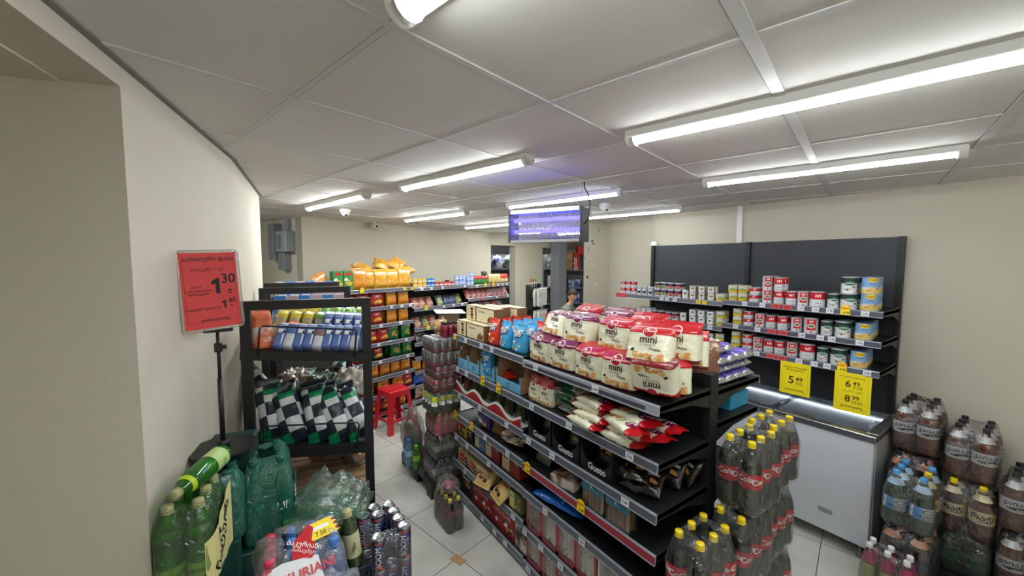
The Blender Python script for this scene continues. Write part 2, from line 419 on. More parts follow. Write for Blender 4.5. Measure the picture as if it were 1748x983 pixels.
TAGN = {}
def tagmesh(s, w=0.045, h=0.034, mat=paper, tm=ink, size=0.019):
    k = (s, w, mat.name)
    if k not in TAGN:
        mb = MB().box(-w / 2, w / 2, -.0012, 0, -h, 0, mat)
        mb.text(s, 0, -h * .72, size, tm, flat(-.0012), 0.0008, 0.02)
        for i in range(3): mb.box(-w * .3 + i * w * .2, -w * .3 + i * w * .2 + w * .12, -.0018, -.0012, -.006, -.004, tm)
        TAGN[k] = mb.mesh('price_tag')
    return TAGN[k]
def burst(s, w=0.058):
    """yellow action tag with an orange star edge"""
    k = ('b', s, w)
    if k not in TAGN:
        mb = MB(); n = 22; pts = []
        for i in range(n + 1):
            a = pi * i / n; r = (w * .56 if i % 2 else w * .46)
            pts.append((r * cos(a), r * sin(a) * .75 + .012))
        poly = [(-w / 2, -.034), (w / 2, -.034)] + pts
        m = len(poly)
        v = [(x, -.0012, z) for x, z in poly] + [(x, 0, z) for x, z in poly]
        mb.add(v, [list(range(m)), list(range(m, 2 * m))[::-1]] + [[i, m + i, m + (i + 1) % m, (i + 1) % m] for i in range(m)], yel)
        mb.text('აქცია', 0, .008, .02, M('tag_red', (200, 50, 20), .6), flat(-.0012), .001, .03)
        for sx in (-1, 1): mb.ell(sx * w * .42, .022, w * .07, w * .05, orange_burst, flat(-.0012), .0007, 8)
        mb.text(s, .006, -.026, .021, ink, flat(-.0012), .001, .02)
        TAGN[k] = mb.mesh('price_tag')
    return TAGN[k]
def face_frame(o, ang):
    """local frame of a shelf front: x along the rail, -y out of it"""
    return lambda s, out, z: (o[0] + cos(ang) * s + sin(ang) * out, o[1] + sin(ang) * s - cos(ang) * out, z)
def put_tag(fr, ang, s, z, txt, where, kind='p'):
    o = fr(s, .0165, z - .004)
    rt = (radians(-5), 0, ang)
    if kind == 'p': me = tagmesh(txt); nm = 'white price tag reading %s ' % txt
    elif kind == 'y': me = tagmesh(txt, mat=yel); nm = 'plain yellow price tag reading %s ' % txt
    elif kind == 'r': me = tagmesh(txt, .07, mat=M('red_card', (206, 66, 70), .6)); nm = 'red price strip reading %s ' % txt
    else: me = burst(txt); nm = 'star-edged offer tag reading %s ' % txt; o = fr(s, .018, z - .006)
    thing('price_tag', nm + where, 'price tag', me, o, rt, 'price tags on the shelf rails')

# ================================================================== MAIN GONDOLA (faces the camera's left)
GX, GY0, GY1, GY2, GP = 1.464, 1.005, 2.005, 3.010, 1.90
GA = -pi / 2                                                        # shelf x axis runs along world -y
LV1 = [1.42, 1.15, .935, .735, .553, .325, .075]                    # far section rail tops
LV2 = [1.407, 1.148, .918, .728, .549, .295, .065]                  # near section rail tops
g = thing('gondola_shelving', 'long black double-sided shop shelving unit full of biscuits and pastry bags', 'shelving', None, (0, 0, 0))
for y in (GY0 + .02, GY1, GY2 - .02): part(g, 'upright', upright_mesh(1.475), (GP, y, 0), (0, 0, GA))
for y0, y1 in ((GY0, GY1), (GY1, GY2)): part(g, 'back_panel', MB().box(GP - .012, GP + .012, y0 + .02, y1 - .02, .05, 1.45, blk).mesh('back_panel'))
part(g, 'base', MB().box(GX + .04, 2.34, GY0 + .03, GY2 - .03, 0, .035, blk).mesh('base'))
D1 = GP - .02 - GX
for (y1, L, lv) in ((GY2, GY2 - GY1, LV1), (GY1, GY1 - GY0, LV2)):
    for i, z in enumerate(lv):
        rm = rail_mesh(L - .004, redrail, raillt) if (lv is LV2 and i == 3) else rail_mesh(L - .004, *((raillt, raillt) if (lv is LV2 and i == 0) else (railm, raillt)))
        part(g, 'shelf', shelf_mesh(L - .004, D1), (GX, y1 - .002, z), (0, 0, GA), [('price_rail', rm)])
for z in (1.39, 1.22, .90, .50, .1):
    for y0 in (GY0, GY1): part(g, 'shelf', shelf_mesh(.996, 2.37 - GP - .02), (2.37, y0 + .002, z), (0, 0, pi / 2), [('price_rail', rail_mesh(.996))])
frG = face_frame((GX, 0), GA)                                       # s = -y
# grey strip under the price on the nearest top shelf
part(g, 'rail_insert', MB().box(GX - .0150, GX - .0130, GY0 + .07, GY1 - .03, 1.407 - .036, 1.407 - .018, M('dark_insert', (70, 72, 84), .5)).mesh('rail_insert'))

# ================================================================== PACKAGE BUILDERS
def foil(name, rgb, rough=0.3, **k): return M(name, rgb, rough, coat=0.4, bump=0.55, bs=38, **k)
def bag(name, w, h, d, kind='pillow', bands=(), side=None, seed=0, amp=0.0055, art=None, nx=9, nv=13):
    """foil bag standing on z=0, front towards -y. kind: 'pillow', 'block' (flat bottom, folded top), 'stand' (flat bottom, tapers up)
    bands: (upper limit 0..1, material) from the bottom"""
    def prof(v):
        if kind == 'pillow':
            e = min(v, 1 - v); k = max(0.0, (e - .045) / .455); return (max(.0, min(1, k * 2.2)) ** .55 if k < .45 else 1.0), 1 - .05 * sin(pi * v)
        if kind == 'block':
            if v < .05: return .86 + .14 * v / .05, .96 + .04 * v / .05
            if v < .70: return 1.0, 1.0
            if v < .93: return 1.0 - (v - .70) / .23 * .97, 1.0 - (v - .70) / .23 * .03
            return .03, .97
        if v < .08: return .8 + .2 * v / .08, .94 + .06 * v / .08
        if v < .90: return 1 - ((v - .08) / .82) ** 2.2 * .95, 1 - (v - .08) * .06
        return .04, .95
    P = {'pillow': 2.4, 'block': 5.0, 'stand': 2.8}[kind]
    bend = {'pillow': 0.0, 'block': 0.030, 'stand': 0.006}[kind]
    def surf(x, v, sd, lift=0.0):
        dd, ww = prof(v); Wd = w / 2 * ww; t = min(1.0, abs(x) / Wd)
        y = dd * d / 2 * max(0.0, (1 - t ** P)) ** (1 / P)
        nz = noise.noise(Vector((x * 26, v * h * 22, seed * 3.1 + sd * 7))) + .6 * noise.noise(Vector((x * 60 + v * 30, v * h * 40, seed)))
        y = sd * (y + (amp * nz * (0.35 + dd) if t < .99 else 0) + lift)
        zz = v * h
        if v > .86: y += bend * (v - .86) / .14 + .4 * amp * sin(x * 130 + seed)
        if kind == 'block' and v > .70: zz -= (v - .70) * h * .28
        if kind == 'pillow' and (v > .95 or v < .05): y += .003 * sin(x * 90 + seed)
        return (x, y, zz)
    vs = sorted(set([0, .05, .95, 1.0] + [round(i / nv, 3) for i in range(nv + 1)] + [b[0] for b in bands] + ([.70, .93] if kind == 'block' else [])))
    xs = [sin(-pi / 2 + pi * i / nx) if kind != 'block' else -1 + 2 * i / nx for i in range(nx + 1)]
    if kind == 'block': xs = [-1, -.97, -.85, -.6, -.3, 0, .3, .6, .85, .97, 1]
    n = len(xs); mb = MB(); v = []; f = []; ms = []
    for vv in vs:
        Wd = w / 2 * prof(vv)[1]
        for sd in (-1, 1):
            for i in (range(n) if sd < 0 else range(n - 2, 0, -1)): v.append(surf(xs[i] * Wd, vv, sd))
    K = 2 * n - 2
    for r in range(len(vs) - 1):
        mid = (vs[r] + vs[r + 1]) / 2; mt = bands[-1][1]
        for b in bands:
            if mid < b[0]: mt = b[1]; break
        for i in range(K):
            j = (i + 1) % K; f.append([r * K + i, r * K + j, (r + 1) * K + j, (r + 1) * K + i]); ms.append(mt)
    f.append(list(range(K))[::-1]); ms.append(bands[0][1]); q = (len(vs) - 1) * K
    f.append([q + i for i in range(K)]); ms.append(bands[-1][1])
    mb.add(v, f, ms, True)
    G = [v[r * K:r * K + n] for r in range(len(vs))]; Wr = [w / 2 * prof(q)[1] for q in vs]
    def fn(x, z, l=0.0):
        q = min(.9999, max(0, z / h)); r = 0
        while vs[r + 1] <= q: r += 1
        t = (q - vs[r]) / (vs[r + 1] - vs[r]); P2 = []
        for k in (r, r + 1):
            a = min(.9999, max(-.9999, x / Wr[k])); i = 0
            while xs[i + 1] <= a: i += 1
            e = (a - xs[i]) / (xs[i + 1] - xs[i]); A, B = G[k][i], G[k][i + 1]; P2.append([A[c] + (B[c] - A[c]) * e for c in range(3)])
        A, B = P2; o = [A[c] + (B[c] - A[c]) * t for c in range(3)]
        return (o[0], o[1] - l - .0007, o[2])
    if art: art(mb, fn, w, h)
    return mb.mesh(name)
cookie = M('pastry_golden', (214, 150, 78), .6, var=.3, vs=60); cookie2 = M('pastry_brown', (176, 104, 48), .6, var=.3, vs=60); choc = M('chocolate_brown', (66, 36, 22), .5, var=.3, vs=50)
cream = foil('cream_foil', (230, 228, 202)); redf = foil('red_foil', (176, 14, 26)); mag = foil('magenta_foil', (112, 16, 62)); redd = foil('dark_red_foil', (120, 14, 24))
logo_r = M('logo_red', (170, 20, 34), .4); whi = M('print_white', (240, 240, 238), .5); brn = M('print_brown', (60, 34, 30), .5); gold = M('print_gold', (226, 178, 60), .45)
def mini_art(top):
    def a(mb, fn, w, h):
        mb.ell(0, h * .72, w * .150, w * .150, whi, fn, .0022, 20); mb.ell(0, h * .72, w * .134, w * .134, top, fn, .0034, 20)
        mb.text('7', -w * .055, h * .685, w * .17, whi, fn, .0050, .03); mb.text('DAYS', w * .045, h * .70, w * .07, whi, fn, .0050, .02)
        mb.text('mini', 0, h * .455, w * .23, brn, fn, .001, .022)
        mb.text('Croissant', w * .0, h * .385, w * .09, M('print_taupe', (120, 104, 96), .6), fn, .001, 0, 0.05); mb.text('Double', w * .16, h * .30, w * .085, brn, fn, .001, .02, -.1)
        mb.ell(-w * .33, h * .27, w * .05, w * .035, choc, fn, .001, 8, .5)
        mb.blobs(w * .03, h * .155, w * .62, h * .11, 16, w * .075, [cookie, cookie, cookie2, M('pastry_pale', (232, 184, 120), .6, var=.3, vs=70)], fn, 3)
    return a
miniR = [bag('pastry_bag', .205, .205, .105, 'block', ((.07, redd), (.66, cream), (1.01, redf)), seed=s, art=mini_art(logo_r)) for s in (1, 2, 3)]
miniM = [bag('pastry_bag', .205, .205, .105, 'block', ((.07, mag), (.66, cream), (1.01, mag)), seed=s, art=mini_art(mag)) for s in (4, 5)]
miniS = bag('pastry_bag', .12, .165, .07, 'stand', ((.06, cream), (.70, cream), (1.01, redf)), seed=6, art=mini_art(logo_r))
brownf = foil('brown_foil', (118, 72, 50))
miniB = bag('pastry_bag', .205, .21, .11, 'block', ((.62, brownf), (.8, M('brown_check', (90, 50, 38), .4, rgb2=(190, 160, 140), vs=80)), (1.01, brownf)), seed=8)
def long_art(mb, fn, w, h):
    mb.ell(0, h * .76, w * .27, w * .27, mag, fn, .001); mb.text('7', -w * .1, h * .735, w * .3, whi, fn, .002, .03); mb.text('DAYS', w * .08, h * .75, w * .12, whi, fn, .002, .02)
    mb.text('Croissant', 0, h * .50, w * .2, brn, fn, .001, 0, .0); mb.blobs(w * .05, h * .32, w * .4, h * .2, 7, w * .18, [cookie, cookie2], fn, 5); mb.ell(-w * .25, h * .6, w * .07, w * .05, choc, fn, .001, 8)
longR = bag('pastry_pack', .12, .20, .045, 'pillow', ((.12, redf), (.84, cream), (1.01, redf)), seed=9, art=long_art)
greenf = foil('green_foil', (22, 78, 44))
longG = bag('pastry_pack', .13, .20, .05, 'pillow', ((.12, greenf), (.88, foil('white_foil', (228, 226, 220))), (1.01, greenf)), seed=10, art=long_art)

def put(name, me, x, y, z, rz, label, cat, group=None, rx=0.0, ry=0.0, s=None):
    rot = (Matrix.Rotation(rz, 3, 'Z') @ Matrix.Rotation(rx, 3, 'X') @ Matrix.Rotation(ry, 3, 'Y')).to_euler()
    return thing(name, label, cat, me, (x, y, z), rot, group, (), s)
F = -pi / 2                                                          # fronts that look at the aisle
T1 = 1.401
# front row of the near top shelf, from the far end to the camera end
row = [(1.90, miniM[0], -.03, 'magenta-topped cream bag of croissants at the far end of the front row'),
       (1.70, miniM[1], .05, 'dark magenta-topped cream bag of mini croissants, second in the front row, beside the red-topped bags'),
       (1.485, miniR[0], -.05, 'red-topped cream bag of mini croissants standing between a magenta one and the last upright one'),
       (1.285, miniR[1], .06, 'red-topped cream bag of mini croissants, the upright one nearest the camera in the front row')]
GRP = 'bags of mini croissants on the near top shelf'
for y, me, a, lb in row: put('pastry_bag', me, 1.545 + .05 * abs(a), y, T1, F + a, lb, 'bag of croissants', GRP)
put('pastry_bag', miniR[2], 1.515, 1.078, T1 + .19, F + .22, 'cream bag of mini croissants lying upside down at the camera end of the top shelf', 'bag of croissants', GRP, rx=0.25, ry=pi)
# rows behind and on top
back = [(1.67, 1.93, T1, miniM[1], 0.1, 0, 'magenta-topped bag of mini croissants hidden behind the far front one'),
        (1.67, 1.70, T1, miniM[0], -.1, 0, 'magenta-topped bag of mini croissants standing behind the second front one'),
        (1.67, 1.47, T1, miniR[1], .05, 0, 'red-topped bag of mini croissants standing behind the third front one'),
        (1.67, 1.26, T1, miniR[2], .0, 0, 'red-topped bag of mini croissants behind the upright bag nearest the camera'),
        (1.65, 1.10, T1, miniR[0], .9, 0, 'red-topped bag of mini croissants turned towards the shelf end'),
        (1.80, 1.90, T1, miniM[0], .0, 0, 'magenta-topped bag of mini croissants against the back panel at the far end'),
        (1.80, 1.66, T1, miniM[1], .0, 0, 'magenta-topped bag of mini croissants in the rear row, second from the far end'),
        (1.80, 1.43, T1, miniR[0], .0, 0, 'red-topped bag of mini croissants in the rear row under the upper layer'),
        (1.80, 1.20, T1, miniR[1], .1, 0, 'red-topped bag of mini croissants in the rear row near the shelf post'),
        (1.585, 1.845, T1 + .155, miniM[0], -.1, -.42, 'magenta-topped bag of mini croissants leaning back on the far end of the upper layer'),
        (1.60, 1.645, T1 + .150, miniM[1], .12, -.22, 'magenta-topped bag of mini croissants lying second in the upper layer'),
        (1.615, 1.385, T1 + .150, miniR[0], .0, -.12, 'large upright red-topped bag of mini croissants in the middle of the upper layer'),
        (1.64, 1.21, T1 + .150, miniR[2], .12, -.12, 'red-topped bag of mini croissants with a bright 7 badge in the upper layer'),
        (1.53, 1.115, T1 + .155, miniR[1], .28, -.30, 'tilted red-topped bag of mini croissants resting on the upside-down one'),
        (1.73, 1.10, T1 + .150, miniR[1], .2, -.1, 'red-topped bag of mini croissants behind the tilted one at the camera end'),
        (1.78, 1.76, T1 + .175, miniR[2], -.1, -.15, 'red-topped bag of mini croissants at the back of the upper layer, far end'),
        (1.78, 1.53, T1 + .170, miniM[0], .0, -.1, 'magenta-topped bag of mini croissants at the back of the upper layer, middle'),
        (1.79, 1.32, T1 + .165, miniR[0], .1, -.1, 'red-topped bag of mini croissants at the back of the upper layer, right of the middle'),
        (1.815, 1.11, T1 + .10, miniR[2], .5, -.2, 'crumpled red-topped bag of mini croissants wedged beside the shelf post')]
for x, y, z, me, a, rx, lb in back: put('pastry_bag', me, x, y, z, F + a, lb, 'bag of croissants', GRP, rx=rx)
put('pastry_bag', miniB, 1.96, 1.13, 1.435, F + .5, 'brown bag with a white checked band beside the purple cakes', 'bag of croissants', None, rx=-.2)

# boxes -----------------------------------------------------------
def carton(name, w, h, d, mat, art=None, top=None, b=.002):
    mb = MB().rbox(-w / 2, w / 2, -d / 2, d / 2, 0, h, mat, b)
    if art: art(mb, flat(-d / 2), w, h)
    if top: mb.rect(-w / 2 + .003, w / 2 - .003, -d / 2 + .003, d / 2 - .003, top, ontop(h), .0006, 1, 1)
    return mb.mesh(name)
wcream = M('wafer_box_cream', (226, 216, 178), .55); wbrn = M('wafer_box_brown', (120, 88, 58), .6)
def wafer_art(mb, fn, w, h):
    mb.rect(-w / 2 + .003, w / 2 - .003, .003, h - .003, wbrn, fn, .0005, 1, 1); mb.rect(-w / 2 + .009, w / 2 - .009, .009, h - .009, wcream, fn, .001, 1, 1)
    mb.text('Tentations', -w * .18, h * .66, h * .22, brn, fn, .0016); mb.text('wafers', -w * .2, h * .2, h * .10, brn, fn, .0016)
    for i in range(5): mb.rect(w * (.12 + .06 * i), w * (.2 + .06 * i), h * .12, h * (.38 + .08 * (i % 3)), choc if i % 2 else cookie2, fn, .0018 + i * .0002, 1, 1, sk=.008)
wbox = carton('wafer_box', .285, .125, .09, wbrn, wafer_art, wcream)
def wafer_end(mb, fn, w, h):
    mb.rect(-w / 2 + .006, w / 2 - .006, .006, h - .006, wcream, fn, .0006, 1, 1)
    for i in range(4): mb.ell(w * .12, h * (.2 + .2 * i), w * .16, h * .1, choc if i % 2 else cookie2, fn, .0012 + i * .0002)
    for i in range(2): mb.rect(-w * (.36 - .13 * i), -w * (.33 - .13 * i), h * .15, h * .85, brn, fn, .0014, 1, 1)
wboxs = carton('wafer_box', .16, .125, .09, wbrn, wafer_end, wcream)
WG = 'cream wafer boxes on the far top shelf'
for (x, y, z, me, lb) in ((1.53, 2.915, 1.414, wboxs, 'small-faced cream wafer box at the far corner of the lower layer'),
                          (1.53, 2.685, 1.414, wbox, 'wide cream wafer box in the lower layer next to the red animal-biscuit bag'),
                          (1.63, 2.90, 1.414, wboxs, 'cream wafer box standing second deep at the far corner'),
                          (1.63, 2.66, 1.414, wbox, 'wide cream wafer box standing second deep in the lower layer'),
                          (1.72, 2.82, 1.414, wbox, 'wide cream wafer box standing third deep in the lower layer'),
                          (1.60, 2.88, 1.5395, wboxs, 'small-faced cream wafer box on the upper layer'),
                          (1.60, 2.65, 1.5395, wbox, 'wide cream wafer box on the upper layer, facing the aisle'),
                          (1.70, 2.72, 1.5395, wbox, 'cream wafer box second deep on the upper layer'),
                          (1.795, 2.62, 1.5395, wbox, 'cream wafer box at the back of the upper layer'),
                          (1.815, 2.82, 1.414, wbox, 'cream wafer box against the back panel')):
    put('wafer_box', me, x, y, z, F, lb, 'wafer box', WG)
bluef = foil('sky_blue_foil', (58, 160, 214)); redo = foil('orange_red_foil', (214, 52, 34)); navy = M('badge_navy', (24, 38, 90), .45)
def happy_art(mb, fn, w, h):
    mb.ell(0, h * .66, w * .36, h * .14, navy, fn, .0009); mb.text('HAPPY', 0, h * .68, w * .25, whi, fn, .0018, .03, .12); mb.text('DAYS', 0, h * .58, w * .22, whi, fn, .0018, .03, .12)
    mb.blobs(0, h * .26, w * .7, h * .3, 9, w * .09, [cookie, whi, gold], fn, 8)
happyB = [bag('biscuit_bag', .135, .195, .075, 'stand', ((1.01, bluef),), seed=s, art=happy_art) for s in (11, 12)]
happyR = bag('biscuit_bag', .135, .195, .075, 'stand', ((1.01, redo),), seed=13, art=happy_art)
HG = 'animal biscuit bags on the far top shelf'
hp = [(1.53, 2.455, happyR, 'orange-red bag of biscuits beside the cream wafer boxes'), (1.53, 2.30, happyB[0], 'sky blue bag of biscuits next to the orange-red one in front'),
      (1.53, 2.135, happyB[1], 'sky blue bag of biscuits beside the magenta-topped croissants in front')]
for i, x in enumerate((1.62, 1.71, 1.80)):
    w_ = ('second', 'third', 'fourth')[i]
    hp += [(x, 2.44, happyR, 'orange-red bag of biscuits, %s deep behind the front red one' % w_), (x, 2.29, happyB[i % 2], 'sky blue bag of biscuits, %s deep in the middle file' % w_),
           (x, 2.13, happyB[(i + 1) % 2] if i < 1 else happyR, '%s bag of biscuits, %s deep in the file beside the croissants' % ('sky blue' if i < 1 else 'orange-red', w_))]
for x, y, me, lb in hp: put('biscuit_bag', me, x, y, 1.414, F + R.uniform(-.1, .1), lb, 'bag of biscuits', HG)

# display trays on the second shelf, far section --------------------
tblue = M('tray_sky_blue', (110, 176, 214), .5)
def tray(w, h, d, front, mat, inner, lip=0.0, side=None):
    mb = MB(); t = .003; si = side or mat
    mb.box(-w / 2, w / 2, -d / 2, d / 2, 0, t, mat); mb.box(-w / 2, w / 2, d / 2 - t, d / 2, 0, h, inner)
    for s in (-1, 1):
        x0, x1 = sorted((s * w / 2, s * (w / 2 - t)))
        for (xa, xb, mm) in ((x0, x1, mat if s else inner),):
            P = [(-d / 2, 0), (-d / 2, front + lip), (-d / 2 + .03, front + lip), (-d / 2 + .05, h), (d / 2, h), (d / 2, 0)]
            v = [(xa, y, z) for y, z in P] + [(xb, y, z) for y, z in P]; n = 6
            mb.add(v, [list(range(n)), list(range(n, 2 * n))[::-1]] + [[i, (i + 1) % n, n + (i + 1) % n, n + i] for i in range(n)], [inner, inner] + [mm] * n)
    mb.box(-w / 2, w / 2, -d / 2, -d / 2 + t, 0, front, mat)
    mb.box(-w / 2, -w / 2 + .012, -d / 2 - .0008, -d / 2 + t, 0, front + lip, mat); mb.box(w / 2 - .012, w / 2, -d / 2 - .0008, -d / 2 + t, 0, front + lip, mat)
    mb.ell(0, front * .5, .018, .018, navy, flat(-d / 2), .0012, 12, r0=.7)
    return mb.mesh('display_tray')
T2 = 1.144
tr1 = tray(.17, .20, .2, .075, tblue, card, .04); tr2 = tray(.30, .205, .2, .065, tblue, card, .05)
for y, me, lb in ((2.90, tr1, 'small sky blue display tray at the far end of the second shelf'), (2.715, tr1, 'small sky blue display tray holding a pale green pack'),
                  (2.50, tray(.205, .205, .2, .10, tblue, card, .02), 'sky blue display tray with the blue badge pack standing in it'), (2.22, tr2, 'wide sky blue display tray holding an orange-red pack')):
    put('display_tray', me, 1.585, y, T2, F, lb, 'display tray', 'sky blue display trays on the second shelf')
pk = lambda mat, w=.11, h=.17, d=.035, art=None, seed=20: bag('biscuit_pack', w, h, d, 'pillow', ((1.01, mat),), seed=seed, art=art)
yf = foil('yellow_foil', (224, 176, 40)); pgreen = foil('pale_green_foil', (150, 172, 96))
put('biscuit_pack', pk(yf, .12, .13, .03, lambda mb, fn, w, h: mb.blobs(0, h * .5, w * .6, h * .4, 5, .02, [cookie], fn)), 1.56, 2.90, T2 + .03, F, 'yellow biscuit pack leaning in the far sky blue tray', 'biscuit pack', rx=-.6)
put('biscuit_pack', pk(pgreen, .10, .19, .03, happy_art), 1.57, 2.72, T2 + .01, F, 'pale green biscuit pack standing in the second sky blue tray', 'biscuit pack', rx=-.15)
put('biscuit_pack', carton('b', .11, .175, .03, M('box_blue', (40, 130, 190), .5), happy_art), 1.49, 2.49, T2 + .045, F, 'blue carton with a navy badge facing the aisle in the third tray', 'biscuit carton')
put('biscuit_pack', pk(redo, .09, .19, .035, lambda mb, fn, w, h: mb.ell(0, h * .6, w * .35, h * .16, navy, fn, .001)), 1.55, 2.28, T2 + .05, F + 1.2, 'orange-red biscuit pack lying in the wide sky blue tray', 'biscuit pack', rx=-1.35)
# near section of the second shelf: small stand-up bags, flat white and red packs
T2b = 1.142
for i, (x, y) in enumerate(((1.52, 1.945), (1.52, 1.835), (1.60, 1.95), (1.60, 1.84), (1.68, 1.93), (1.68, 1.82))):
    put('pastry_bag', miniS, x, y, T2b, F + R.uniform(-.15, .15), ('small red-topped croissant bag on the second shelf, %s' % ['at the far end of the front row', 'nearer the camera in the front row', 'second deep at the far end', 'second deep, nearer the camera', 'at the back at the far end', 'at the back, nearer the camera'][i]), 'bag of croissants', 'small croissant bags on the second shelf')
for i in range(5):
    put('pastry_pack', longG, 1.50 + .01 * (i % 2), 1.66 + .015 * (i % 3) - .0, T2b + .028 + .034 * i, F + .05 * (i % 3 - 1), 'white pastry pack with green ends lying flat, %s from the bottom of its pile' % ORD[i], 'pastry pack', 'green-ended pastry packs in a pile', rx=-pi / 2 + .06)
longL = bag('pastry_pack', .10, .27, .05, 'pillow', ((.10, redf), (.84, cream), (1.01, redf)), seed=19, art=long_art)
for j in range(4):
    for i in range(2):
        for k in range(2 if j < 3 else 1):
            put('pastry_pack', longL, 1.505 + .098 * k + .012 * j, 1.60 - .235 * i - .03 * (j % 2), T2b + .026 + .036 * j, pi - .10 + .08 * ((i + j) % 3 - 1), 'red-ended cream pastry pack, layer %s, %s along, %s file' % (['one', 'two', 'three', 'four'][j], ORD[i], ['front', 'rear'][k]), 'pastry pack', 'red-ended croissant packs on the second shelf', rx=-pi / 2 + .06)
for i in range(4):
    put('pastry_pack', longL, 1.53 + .04 * i, 1.33 - .01 * i, T2b + (.10 if i < 2 else .05) + .028 * (i % 2), pi - .45 + .12 * i, 'red-ended cream pastry pack pointing at the camera end, %s from the front' % ORD[i], 'pastry pack', 'red-ended croissant packs at the shelf end', rx=-pi / 2 + .10, s=1.1)

# third shelf: wavy-edged tray of dark green and red packs, then black trays
T3 = .929
def wavy_front(L):
    mb = MB(); n = 32; top = []; mid = []
    for i in range(n + 1):
        s = L * i / n; k = .062 + .030 * cos(2 * pi * (s / .33)); top.append((s, k)); mid.append((s, k - .022 - .006 * sin(2 * pi * s / .33)))
    v = []
    for (s, z) in top: v += [(s, -.002, z), (s, 0, z)]
    for i in range(n):
        s0, s1 = top[i][0], top[i + 1][0]
        mb.add([(s0, -.002, 0), (s1, -.002, 0), (s1, -.002, top[i + 1][1]), (s0, -.002, top[i][1]), (s0, 0.001, 0), (s1, 0.001, 0), (s1, 0.001, top[i + 1][1]), (s0, 0.001, top[i][1])],
               [[0, 1, 2, 3], [7, 6, 5, 4], [3, 2, 6, 7]], whi)
        mb.add([(s0, -.003, .0), (s1, -.003, .0), (s1, -.003, max(.004, mid[i + 1][1])), (s0, -.003, max(.004, mid[i][1]))], [[0, 1, 2, 3]], logo_r)
    for k in range(3): mb.text('ROSHEN', .165 + .33 * k - .0, .012, .018, gold, flat(-.003), .001)
    mb.box(0, L, 0, .26, 0, .002, whi)
    return mb.mesh('display_tray')
put('display_tray', wavy_front(.95), 1.475, 3.0, T3, F, 'long white display tray with a wavy red front edge', 'display tray')
dg = foil('dark_green_foil', (24, 58, 34)); dr = foil('wine_foil', (96, 22, 30))
def wf_art(mb, fn, w, h):
    mb.text('VAFLY', 0, h * .7, w * .22, M('print_pale_green', (150, 190, 150), .5), fn, .001, .02); mb.blobs(w * .12, h * .35, w * .5, h * .35, 5, w * .13, [choc, cookie2], fn, 4)
wfG = bag('wafer_pack', .115, .15, .04, 'pillow', ((1.01, dg),), seed=31, art=wf_art); wfR = bag('wafer_pack', .115, .15, .04, 'pillow', ((1.01, dr),), seed=32, art=wf_art)
for i in range(7):
    for j in range(3):
        red = i == 0
        put('wafer_pack', wfR if red else wfG, 1.535 + .055 * j, 2.93 - .128 * i + R.uniform(-.012, .012), T3 + .004, F + R.uniform(-.12, .12),
            '%s wafer pack in the wavy-edged tray, %s along from the far end, %s' % ('wine red' if red else 'dark green', ORD[i], ['front row', 'middle row', 'back row'][j]), 'wafer pack', 'wafer packs in the wavy-edged tray', rx=-.18)
gblk = M('gusto_black', (26, 24, 26), .45)
def gusto_tray(w, h, d):
    mb = MB(); t = .003
    mb.box(-w / 2, w / 2, -d / 2, d / 2, 0, t, gblk); mb.box(-w / 2, w / 2, d / 2 - t, d / 2, 0, h, gblk)
    for s in (-1, 1): mb.box(min(s * w / 2, s * (w / 2 - t)), max(s * w / 2, s * (w / 2 - t)), -d / 2, d / 2, 0, h, gblk)
    n = 12
    for i in range(n):
        a0, a1 = -w / 2 + w * i / n, -w / 2 + w * (i + 1) / n
        z0, z1 = [h * (.28 + .45 * abs(2 * a / w) ** 3) for a in (a0, a1)]
        mb.add([(a0, -d / 2, 0), (a1, -d / 2, 0), (a1, -d / 2, z1), (a0, -d / 2, z0), (a0, -d / 2 + t, 0), (a1, -d / 2 + t, 0), (a1, -d / 2 + t, z1), (a0, -d / 2 + t, z0)], [[0, 1, 2, 3], [7, 6, 5, 4], [3, 2, 6, 7]], gblk)
    mb.text('Gusto', w * .03, h * .12, w * .22, whi, flat(-d / 2), .0012, .02)
    return mb.mesh('display_tray')
gt = gusto_tray(.225, .165, .2)
T3b = .912
for i, y in enumerate((1.875, 1.635, 1.395)):
    put('display_tray', gt, 1.585, y, T3b, F, 'black display tray with a white Gusto script, %s' % ['beside the wavy-edged tray', 'the middle one of three', 'nearest the loose black packs'][i], 'display tray', 'black Gusto display trays')
gsf = foil('black_foil', (24, 20, 20), var=0)
def gs_art(mb, fn, w, h):
    mb.text('Gusto', 0, h * .62, w * .24, whi, fn, .001, .03); mb.blobs(0, h * .35, w * .6, h * .25, 6, w * .12, [cookie, cookie2, whi, choc], fn, 6)
gsp = bag('roll_pack', .11, .15, .045, 'pillow', ((1.01, gsf),), seed=35, art=gs_art)
k = 0
for i, (x, y, z, rx) in enumerate(((1.55, 1.86, .03, -.5), (1.56, 1.90, .05, -.9), (1.55, 1.63, .02, -.4), (1.56, 1.40, .015, -.2), (1.53, 1.38, .05, -.7),
                                   (1.50, 1.20, .02, -1.2), (1.52, 1.10, .03, -1.1), (1.58, 1.17, .06, -.9), (1.50, 1.24, .06, -1.0), (1.68, 1.10, .02, -.8), (1.76, 1.08, .02, -.6), (1.72, 1.16, .05, -.9), (1.62, 1.24, .03, -.7), (1.49, 1.15, .085, -1.25))):
    put('roll_pack', gsp, x, y, T3b + z, F + R.uniform(-.5, .5), 'black biscuit pack with white lettering, %s' % (['leaning in the far black tray', 'behind another in the far black tray', 'in the middle black tray', 'upright in the near black tray', 'lying over the near black tray',
         'loose on the shelf beside the near tray', 'loose at the front corner of the shelf', 'loose behind the front pair', 'loose, on top beside the near tray', 'loose near the shelf end', 'loose against the shelf post', 'loose on top near the post', 'loose at the back behind the tray', 'loose, topmost of the front heap'][i]),
        'biscuit pack', 'black biscuit packs on the third shelf', rx=rx)

